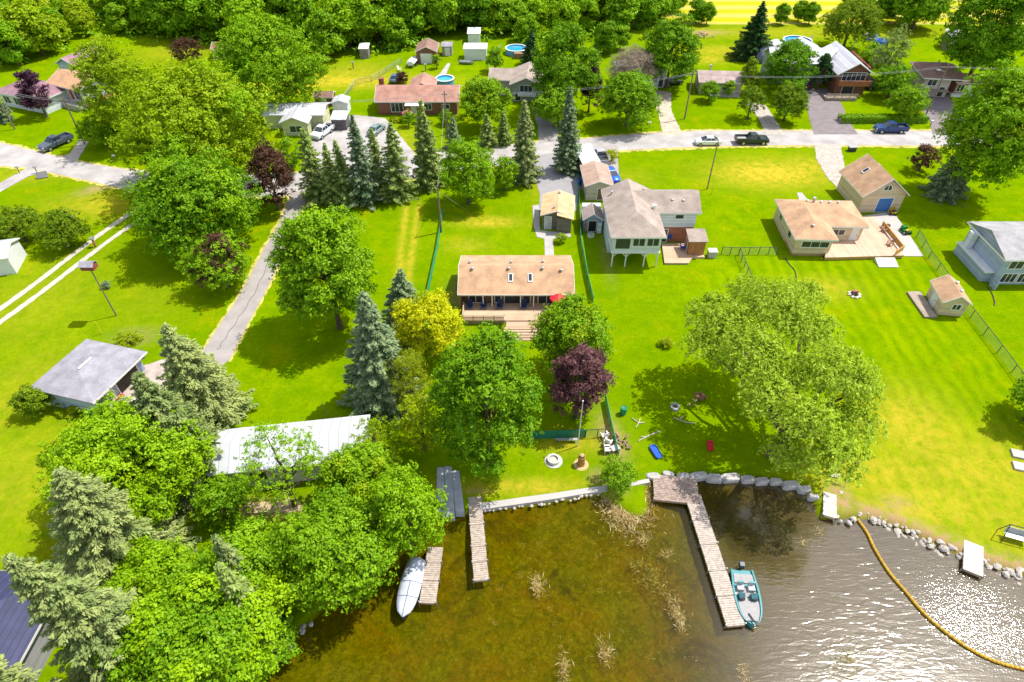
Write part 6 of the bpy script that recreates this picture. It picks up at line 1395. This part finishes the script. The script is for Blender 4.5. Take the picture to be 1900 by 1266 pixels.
pole('small lamp post at the edge of the white roofed boathouse', (606, 774), 2.4, 0, name='lamp_post', m=METAL, r=.05)
pole('yellow guy marker stake beside the workshop', (190, 620), 2.0, 0, name='marker_stake', m=mat('yellow_plastic', (.7, .6, .02)), r=.06)
pole('yellow guy marker stake on the lawn below the slender bare pole', (1320, 361), 1.8, 0, name='marker_stake', m=mat('yellow_plastic', (.7, .6, .02)), r=.06)
def wire(a, b, sag, label, off=0):
    pts = []; d = (b - a); s = Vector((-d.y, d.x, 0)).normalized() * off
    for i in range(15): t = i / 14; pts.append(tuple(a.lerp(b, t) + s - Vector((0, 0, sag * 4 * t * (1 - t)))))
    o = MB().path(pts, .022, 4).build('power_line', mat('wire', (.35, .36, .38), .5)); tag(o, label, 'cable', 'power lines along the road')
tR = t6 + Vector((75, 2, 0)); tL = t1 + Vector((-45, -8, 0))
for of, nm in ((0, 'upper'), (.55, 'lower')):
    wire(t6, tR, 1.0, nm + ' power line from the right crossarm pole out of the frame to the right', of); wire(t5, t6, 1.2, nm + ' power line between the bungalow pole and the crossarm pole', of)
    wire(t4, t5, 1.2, nm + ' power line between the brick house pole and the bungalow pole', of); wire(t2, t4, 1.5, nm + ' power line from the street lamp pole to the brick house pole', of); wire(t1, t2, .5, nm + ' power line between the two left utility poles', of); wire(tL, t1, .8, nm + ' power line leaving the left edge of the photo', of)
wire(t3, t4, .8, 'single service line from the service pole up to the brick house pole')
# ---------------------------------------------------------------- garden things
p = P(1072, 828); e = empty('flagpole', p, 0, 'slim white bare flagpole in front of the purple maple', 'flagpole'); MB().tube((0, 0, 0), (0, 0, 6.7), .06, .04, 8).build('pole', WHITE, e); MB().blob((0, 0, 6.75), .09, seed=1, j=0).build('finial', WHITE, e)
p = P(1060, 820); e = empty('garden_bench', p, 0, 'long low grey bench plank under the dark green cross fence', 'bench'); MB().box(-1.6, -.15, .38, .6, .15, .44).build('seat', METAL, e)
for x in (-1.3, .3): MB().box(x, -.12, 0, x + .08, .12, .375).build('leg', METAL, e)
def ring(label, pos, r, h, m, inner, m2):
    p = P(*pos); e = empty('fire_pit', p, 0, label, 'fire pit'); MB().lathe([(r * 1.42, 0), (r * 1.42, .07), (.02, .07)], n=28).build('stone_pad', mat('pad_stone', (.52, .5, .46), .9, .15), e)
    MB().lathe([(r, .075), (r, h), (r * .68, h), (r * .68, .12), (.02, .12)], n=28).build('ring', m, e); MB().lathe([(r * .66, .13), (r * .66, .22), (.02, .26)], n=16).build('ash', m2, e); return e
ring('round pale concrete fire ring on the lawn by the shore', (1027, 856), .62, .45, mat('pale_ring', (.5, .49, .47), .9, .15), .5, mat('ash', (.6, .55, .45), .95, .3))
p = P(1078, 862); e = empty('stump_planter', p, 0, 'orange brown chainsaw carved log stump right of the fire ring', 'stump'); MB().lathe([(.42, 0), (.36, .3), (.33, .9), (.36, 1.25), (.30, 1.3), (.22, 1.2)], n=12).build('log', mat('orange_log', (.42, .21, .06), .85, .3, 4, .4), e); MB().blob((-.02, 0, 1.42), .24, 1, 1, .8, 3).build('carved_top', mat('carved_wood', (.55, .36, .2), .8, .25, 5), e); MB().lathe([(.75, 0), (.6, .05), (.02, .1)], n=12).build('chips', mat('wood_chips', (.55, .38, .2), .95, .3, 8), e)
def tyre(label, pos): p = P(*pos); o = MB().lathe([(.28, 0), (.5, 0), (.5, .28), (.28, .28), (.28, 0)], n=20).build('round_tyre', mat('grey_tyre', (.35, .34, .35), .9, .2)); o.location = p; tag(o, label, 'tyre')
tyre('grey tyre lying in the willow shade', (1252, 757))
def chair(kind, label, pos, rz, m, z=0., group=None, base=None):
    p = base if base is not None else P(pos[0], pos[1], z); e = empty('garden_chair', p, rz, label, 'chair', group)
    sl = .12 if kind == 'adir' else 0; MB().obox((0, 0, .38), (.28, 0, 0), (0, .28, -sl * .3), (0, .01, .025)).build('seat', m, e)
    MB().obox((0, .32 + sl, .72), (.27, 0, 0), (0, .12 if sl else .05, .36), (0, -.02, .0) if False else (0, -.022, .008)).build('backrest', m, e)
    for s in (-1, 1):
        for y in (-.24, .25): MB().box(s * .28 - .035, y - .035, 0, s * .28 + .035, y + .035, .58 if y < 0 else .4).build('leg', m, e)
        MB().box(s * .32 - .07, -.3, .585, s * .32 + .07, .3, .62).build('armrest', m, e)
    return e
NAVY = mat('navy_plastic', (.02, .04, .14), .5, .1); BLUEP = mat('blue_plastic', (.01, .09, .5), .5, .1); WPL = mat('white_plastic', (.72, .72, .7), .5, .05); REDP = mat('red_plastic', (.6, .02, .03), .5, .1)
bl = P(851, 545, 2.7)
for x, nm in ((1.3, 'leftmost navy armchair on the front veranda of the central house'), (3.0, 'second navy armchair from the left on the central house veranda'), (5.0, 'third navy armchair from the left on the central house veranda, left of its big window'), (8.0, 'navy armchair on the central house veranda beside the front door')):
    chair('adir', nm, None, 0, NAVY, group='navy chairs on the veranda', base=Vector((bl.x + x, bl.y + -.35, .62)))
chair('adir', 'blue armchair nearer the brick wall on the stilt house deck', (1240, 444), R(180), BLUEP, .3); chair('adir', 'blue armchair beside the small brown shed on the stilt house deck', (1267, 463), R(70), BLUEP, .3)
chair('p', 'upper white plastic chair by the green shore fence', (1121, 812), R(200), WPL); chair('p', 'lower white plastic chair by the green shore fence', (1128, 824), R(150), WPL)
chair('adir', 'blue chair on the gravel behind the pale yellow cottage', (597, 232), R(40), BLUEP); chair('adir', 'blue chair nearer the white pickup beside the pale yellow cottage', (592, 241), R(100), BLUEP); chair('adir', 'tall white garden chair at the wire fence left of the covered trailer boat', (742, 132), R(60), WPL)
chair('p', 'white plastic chair fallen among pots at the green shore fence', (1126, 838), R(90), WPL)
chair('adir', 'wooden armchair at the far end of the large pinkish deck', (1640, 430), R(-60), mat('chair_brown', (.35, .2, .12)), .55); chair('adir', 'wooden lounge chair near the deck rail of the large pinkish deck', (1650, 455), R(-80), mat('chair_brown', (.35, .2, .12)), .55)
for k, (x, y, lb) in enumerate(((1561, 437, 'brown chair left of the round white table on the large deck'), (1578, 437, 'brown chair right of the round white table on the large deck'))): chair('p', lb, (x, y), R(90 - 180 * k), mat('chair_brown', (.35, .2, .12)), .55)
def table(label, pos, r, m, z=0., top=None, umb=None, base=None):
    p = base or P(pos[0], pos[1], z); e = empty('garden_table', p, 0, label, 'table'); MB().lathe([(.02, .68), (r, .68), (r, .73), (.02, .735)], n=20).build('tabletop', m, e); MB().tube((0, 0, 0), (0, 0, .675), .05).build('leg', METAL, e); MB().lathe([(.3, 0), (.3, .04), (.02, .06)], n=12).build('base', METAL, e); return e
def parasol(label, pos, r, m, h=2.4, z=0., base=None):
    p = base or P(pos[0], pos[1], z); e = empty('parasol', p, 0, label, 'parasol'); MB().tube((0, 0, 0), (0, 0, h), .03).build('pole', WHITE, e); MB().lathe([(r, h - .35), (r * .5, h - .08), (.03, h + .1), (.02, h + .04), (r * .5, h - .12), (r, h - .37)], n=8).build('canopy', m, e); MB().lathe([(.3, 0), (.28, .08), (.03, .1)], n=12).build('base', CONC, e); return e
table('round white table with chairs on the large pinkish deck', (1570, 437), .6, WPL, .55)
parasol('pink parasol in the front garden of the brick house', (757, 226), 1.0, mat('hot_pink_cloth', (.75, .05, .35), .8), 2.1)
parasol('red parasol at the right end of the central house veranda', None, 1.05, REDP, 2.2, base=Vector((bl.x + 12.1, bl.y - .5, .62)))
e = empty('barbecue', P(1265, 436, .3), R(15), 'dark barbecue grill on the stilt house deck', 'barbecue'); MB().box(-.35, -.25, .7, .35, .25, .9).build('firebox', DARKM, e); MB().loft([[(-.35, -.25, .905), (-.35, .25, .905), (-.35, .15, 1.15), (-.35, -.15, 1.15)], [(.35, -.25, .905), (.35, .25, .905), (.35, .15, 1.15), (.35, -.15, 1.15)]]).build('lid', mat('steel_lid', (.5, .5, .52), .3, metal=.8), e)
for x in (-.3, .3):
    for y in (-.2, .2): MB().box(x - .02, y - .02, 0, x + .02, y + .02, .69).build('leg', DARKM, e)
e = empty('utility_box', P(1320, 476), 0, 'grey utility box at the left end of the wire fence', 'utility box'); MB().box(-.55, -.45, 0, .55, .45, .95).build('box', mat('box_grey', (.45, .44, .44)), e); MB().box(-.62, -.52, .955, .62, .52, 1.05).build('lid', mat('box_lid', (.6, .58, .58)), e)
e = empty('metal_bin', P(1580, 280), 0, 'small grey mailbox bin by the gravel drive below the road', 'box'); MB().box(-.6, -.4, 0, .6, .4, .7).build('box', DARKM, e); MB().box(-.7, -.5, .71, .7, .5, .85).build('lid', METAL, e)
e = empty('signboard', P(80, 330), R(25), 'small dark sloped sign box at the left road corner', 'sign'); MB().box(-.6, -.05, 0, .6, .05, .1).build('base', DARKM, e); MB().obox((0, 0, .5), (.8, 0, 0), (0, .3, .4), (0, -.04, .03)).build('panel', mat('board_grey', (.2, .2, .22), .7), e)
def tractor(label, pos, rz, m, seat):
    e = empty('lawn_tractor', P(*pos), rz, label, 'lawn tractor'); MB().loft([sec(.85, .25, .35, .75), sec(.75, .3, .3, .85), sec(.1, .32, .3, .9)]).build('hood', m, e); MB().box(-.75, -.42, .42, .08, .42, .55).build('chassis', m, e)
    sm_ = MB(); sm_.box(-.6, -.22, .6, -.2, .22, .7); sm_.box(-.68, -.22, .68, -.6, .22, 1.0); sm_.build('seat', seat, e); MB().box(-.25, -.6, .12, .45, .6, .3).build('mower_deck', m, e); MB().tube((.05, 0, .9), (-.1, 0, 1.1), .03).build('steering_column', DARKM, e); wheels(e, (-.5,), .5, .3); wheels(e, (.6,), .42, .2)
tractor('green lawn tractor with a yellow seat on the concrete patio', (1678, 432), R(100), mat('tractor_green', (.02, .2, .04), .4), mat('yellow_plastic', (.7, .6, .02))); tractor('dark mower with a yellow hood at the garage corner', (1654, 396), R(80), mat('mower_yellow', (.6, .4, .02), .4), DARKM)
# campfire circle, blocks
p = P(1585, 548); e = empty('stone_campfire', p, 0, 'small stone ringed campfire with charred logs on the mown lawn', 'campfire'); q_ = random.Random(2)
for k in range(8): t = k * .785; MB().blob((math.cos(t) * .62, math.sin(t) * .62, .1), .25, 1, .8, .6, k).build('stone', ROCKL, e)
for k in range(4): MB().tube((-.4, -.3 + k * .2, .12 + .05 * k), (.4, .2 - k * .12, .2), .07).build('log', mat('charred', (.05, .04, .035), .95), e)
MB().box(-.2, .2, .2, .5, .55, .45).build('brick', W_RED, e)
def logpile(label, pos, n, sp, L, r, m, seed, name='log_pile', cat='logs'):
    e = empty(name, P(*pos), 0, label, cat); q_ = random.Random(seed)
    for k in range(n): a = q_.uniform(0, 3.14); c = Vector((q_.uniform(-sp, sp), q_.uniform(-sp, sp), r + q_.uniform(0, .35))); d = Vector((math.cos(a), math.sin(a), q_.uniform(-.2, .4))) * L * q_.uniform(.4, 1) / 2; MB().tube(c - d, c + d, r * q_.uniform(.6, 1.1), n=8).build('log', m, e)
LOGM = mat('reddish_logs', (.28, .14, .08), .9, .3, 4)
logpile('reddish brown stump pieces in the willow shade', (1298, 742), 5, .35, 1.0, .22, LOGM, 3); logpile('pale split logs left of the stump pieces', (1284, 752), 4, .45, .5, .12, mat('pale_logs', (.5, .38, .22)), 4)
logpile('heap of scrap wood and bricks right of the green shore fence', (1150, 822), 16, .8, .7, .1, mat('scrap_wood', (.27, .19, .14), .9, .35, 4), 6, 'scrap_heap', 'scrap heap')
logpile('brush pile in front of the yellow field', (1308, 66), 26, 2.0, 2.2, .1, mat('brush', (.5, .36, .24), .9, .3), 9, 'brush_pile', 'brush pile')
def branch(label, pts, r): o_ = P(*pts[0][0]); e = empty('fallen_branch', o_, 0, label, 'branch'); mb = MB(); [mb.path([tuple(P(x, y, .08) - o_) for x, y in l], r, 5) for l in pts]; mb.build('wood', mat('pale_branch', (.5, .45, .38), .9, .2), e)
branch('pale fallen branch with forks in the willow shade, topmost one', [[(1250, 775), (1270, 783), (1290, 786)], [(1262, 778), (1268, 772)]], .05); branch('forked fallen branch near the scrap heap', [[(1172, 775), (1185, 785), (1196, 784)], [(1185, 785), (1180, 793)], [(1185, 785), (1188, 776)]], .05); branch('long pale fallen branch above the blue sled', [[(1185, 818), (1205, 808), (1225, 800)], [(1200, 811), (1190, 810)]], .06)
# coloured bits on the shaded lawn
def sled(label, pos, m, rz, L=1.7, w_=.7): p = P(*pos); e = empty('plastic_sled', p, rz, label, 'sled'); MB().loft([[(x, -w_ / 2 * k, .12), (x, w_ / 2 * k, .12), (x, w_ / 2 * k, .3), (x, w_ / 2 * k * .8, .2), (x, -w_ / 2 * k * .8, .2), (x, -w_ / 2 * k, .3)] for x, k in ((-L / 2, .75), (-L / 3, 1), (L / 3, 1), (L / 2, .6))]).build('shell', m, e); MB().tube((L / 2, -.1, .25), (L / 2 + .2, .0, .3), .02).build('handle', DARKM, e)
sled('blue plastic sled on the shaded lawn', (1216, 840), BLUEP, R(110)); sled('red plastic kayak seat shell under the willow', (1317, 829), REDP, R(80), 1.3, .6)
for (px, py, lb, m) in ((1156, 768, 'green plastic barrel at the top of the scrap heap', mat('green_plastic', (.02, .25, .12), .5)), (264, 664, 'blue plastic barrel at the corner of the workshop', BLUEP), (607, 218, 'blue bin between the cottage and the canopy', BLUEP), (1075, 343, 'blue barrel left of the pinkish shed', BLUEP)):
    e = empty('plastic_barrel', P(px, py), .3, lb, 'barrel'); MB().lathe([(.02, 0), (.28, 0), (.36, .4), (.33, .9), (.3, .95), (.02, .9)], n=14).build('drum', m, e); MB().lathe([(.34, .88), (.36, .95), (.31, .99)], n=14).build('rim', m, e)
o = MB().obox((0, 0, .08), (1.2, 0, 0), (0, .45, 0), (0, 0, .02)).build('door_mat', mat('red_mat', (.5, .05, .05), .9, .15, 6)); o.location = P(209, 744); o.rotation_euler.z = R(55); tag(o, 'red mat on the gravel in front of the workshop door', 'mat')
for k, (px, py, lb, m) in enumerate(((245, 672, 'dark toolbox standing in the workshop opening', DARKM), (233, 682, 'blue crate inside the workshop opening', BLUEP), (1140, 838, 'terracotta pot at the end of the green shore fence', mat('terracotta', (.45, .2, .1))), (1096, 440, 'white bags on the lawn by the small grey shed', WPL))):
    e = empty('storage_crate', P(px, py), .4, lb, 'crate'); MB().box(-.4, -.3, 0, .4, .3, .6).build('box', m, e); MB().box(-.43, -.33, .605, .43, .33, .66).build('lid', METAL, e)
# flowers of the brick house garden
for k, (px, py, lb) in enumerate(((735, 222, 'flower bed left of the pink parasol'), (790, 226, 'flower bed right of the pink parasol'), (850, 218, 'flower bed at the right corner of the brick house'))):
    tree('flower_bed', (px - 14, py - 6, px + 14, py + 6), 'fringe', lb, .0, .16, 2., cat='flower bed', lo=.2, hi=.35, cname='foliage', bark=BARK)
# pools, play things
def pool(label, pos, r, h=1.2, rimm=None):
    e = empty('round_pool', P(*pos), 0, label, 'pool'); MB().lathe([(r, 0), (r, h), (r - .15, h), (r - .15, h - .15)], n=28).build('pool_wall', mat('pool_wall_blue', (.1, .3, .55), .5), e); MB().lathe([(r - .16, h - .2), (.02, h - .2)], n=28).build('pool_water', mat('pool_water', (.03, .35, .62), .08, .1, 2, spec=.6), e); MB().lathe([(r - .2, h + .002), (r + .12, h + .002), (r + .12, h + .06), (r - .2, h + .06), (r - .2, h + .002)], n=28).build('pool_rim', rimm or TRIM, e); return e
e = pool('round blue pool with wooden deck and white ladder behind the grey roofed house', (958, 99), 2.5); MB().box(-.5, -3.9, 0, 3.4, -2.9, 1.2).build('pool_deck', mat('brown_pool_deck', (.34, .2, .12), .85, .2), e)
mb = MB(); [mb.tube((x, -2.5, 0), (x, -2.5, 2.2), .04) for x in (-1.0, 1.0)]; mb.tube((-1.0, -2.5, 2.2), (1.0, -2.5, 2.2), .04); mb.build('ladder', WHITE, e)
pool('blue round pool just behind the brick house roof', (826, 156), 1.9); pool('blue pool seen through the bare twiggy tree', (1183, 122), 2.4); 
e = pool('round white rimmed pool behind the large white roof', (1478, 82), 3.3, .9); 
chair('adir', 'white armchair right of the white rimmed pool', (1502, 76), R(-60), WPL); chair('adir', 'white armchair left of the white rimmed pool', (1456, 78), R(60), WPL)
e = empty('swing_set', P(1600, 92), R(-30), 'white and blue metal swing frame behind the gable house', 'swing set')
mb = MB(); [mb.tube((x, s * 1.2, 0), (x, 0, 2.6), .07) for x in (-2.2, 2.2) for s in (-1, 1)]; mb.tube((-2.3, 0, 2.6), (2.3, 0, 2.6), .07); mb.build('frame', WHITE, e)
for x in (-1, .8): s_ = MB().box(x - .3, -.15, .6, x + .3, .15, .65).build('swing_seat', BLUEP, e); MB().tube((x - .28, 0, .65), (x - .28, 0, 2.55), .015, n=4).tube((x + .28, 0, .65), (x + .28, 0, 2.55), .015, n=4).build('chain', METAL, s_)
for px, py, rz, lb, c in ((1636, 82, .3, 'crumpled blue tarpaulin over a heap behind the gable house', BLUEP), (1616, 72, .9, 'grey blue covered heap next to the crumpled blue tarpaulin', mat('greyblue_tarp', (.2, .28, .4)))):
    o = MB().blob((0, 0, .3), 1.6, 1.2, .9, .7, 4, .25, 10, 6).build('covered_heap', c); o.location = P(px, py); o.rotation_euler.z = rz; tag(o, lb, 'tarpaulin')
# swing bench at the right edge
e = empty('swing_bench', P(1880, 1002), R(-20), 'dark framed garden swing bench at the right edge above the rocks', 'bench'); fr = MB()
for s in (-1, 1): fr.tube((s * 1.1, .7, 0), (s * 1.1, 0, 1.9), .04); fr.tube((s * 1.1, -.7, 0), (s * 1.1, 0, 1.9), .04)
fr.tube((-1.15, 0, 1.9), (1.15, 0, 1.9), .04); fr.build('frame', DARKM, e); MB().box(-.9, -.3, .5, .9, .3, .56).build('seat', METAL, e); MB().obox((0, .34, .85), (.9, 0, 0), (0, .05, .3), (0, -.02, .003)).build('backrest', METAL, e)
for px, py, rz, lb in ((1893, 845, -.3, 'pale concrete slab at the right edge, upper one'), (1896, 868, -.3, 'pale concrete slab at the right edge, lower one')):
    o = MB().box(-.8, -.5, 0, .8, .5, .2).build('stone_slab', mat('pale_concrete', (.45, .43, .41))); o.location = P(px, py); o.rotation_euler.z = rz; tag(o, lb, 'slab')
e = empty('windsock_pole', P(1566, 905), 0, 'thin leaning pole with a red tip by the small stand', 'pole'); MB().tube((0, 0, 0), (.5, .9, 2.6), .03).build('pole', METAL, e); MB().blob((.52, .95, 2.65), .22, 1.2, .8, .7, 2).build('red_tip', REDP, e)
# garden hose lines on the lawn
for pts, lb in (([(1457, 480), (1465, 492), (1474, 502), (1478, 518)], 'dark hose lying on the lawn below the cream cottage'), ([(1832, 533), (1840, 545), (1845, 560), (1844, 568)], 'dark hose lying on the lawn beside the blue house')):
    o = MB().path([tuple(p + Vector((0, 0, .06))) for p in smooth_line([P(*q) for q in pts], 4)], .06, 6).build('garden_hose', DARKM); tag(o, lb, 'hose')
for px, py, lb, m in ((656, 128, 'brown wooden post ornament on the wide lawn', mat('post_brown', (.3, .16, .1))), (142, 418, 'red topped rustic post left of the double track', W_RED), (178, 458, 'red rustic post right of the double track', W_RED), (790, 132, 'brown garden post before the back garage', mat('post_brown', (.3, .16, .1)))):
    e = empty('garden_post', P(px, py), 0, lb, 'post'); MB().box(-.1, -.1, 0, .1, .1, 1.3).build('post', m, e); MB().box(-.28, -.28, 1.3, .28, .28, 1.5).build('cap', METAL, e)
for px, py, lb in ((37, 322, 'mailbox at the corner of the left driveway'), (70, 322, 'white mailbox near the small sign box'), (215, 300, 'mailbox on the verge of the left road'), (1204, 238, 'mailbox beside the tan gravel drive'), (1725, 235, 'mailbox beside the clipped hedge')):
    e = empty('mailbox', P(px, py), 0, lb, 'mailbox'); MB().box(-.05, -.05, 0, .05, .05, 1.0).build('post', POLEW, e); MB().loft([[(x, -.14, 1.0), (x, .14, 1.0), (x, .14, 1.15), (x, .0, 1.27), (x, -.14, 1.15)] for x in (-.28, .28)]).build('box', METAL, e)
for px, py, lb in ((1700, 70, 'weathered pallet frame'),):
    e = empty('wooden_frame', P(1770, 92), R(-10), 'tan wooden frame leaning beside the tall old shed', 'frame'); mb = MB(); [mb.box(-1.3 + k * .6, -.9, .3, -1.2 + k * .6, .9, .4) for k in range(5)]; mb.build('slat', mat('tan_wood', (.5, .33, .2)), e); MB().box(-1.4, -.95, .2, 1.4, -.85, .298).box(-1.4, .85, .2, 1.4, .95, .298).build('beam', mat('tan_wood', (.5, .33, .2)), e)
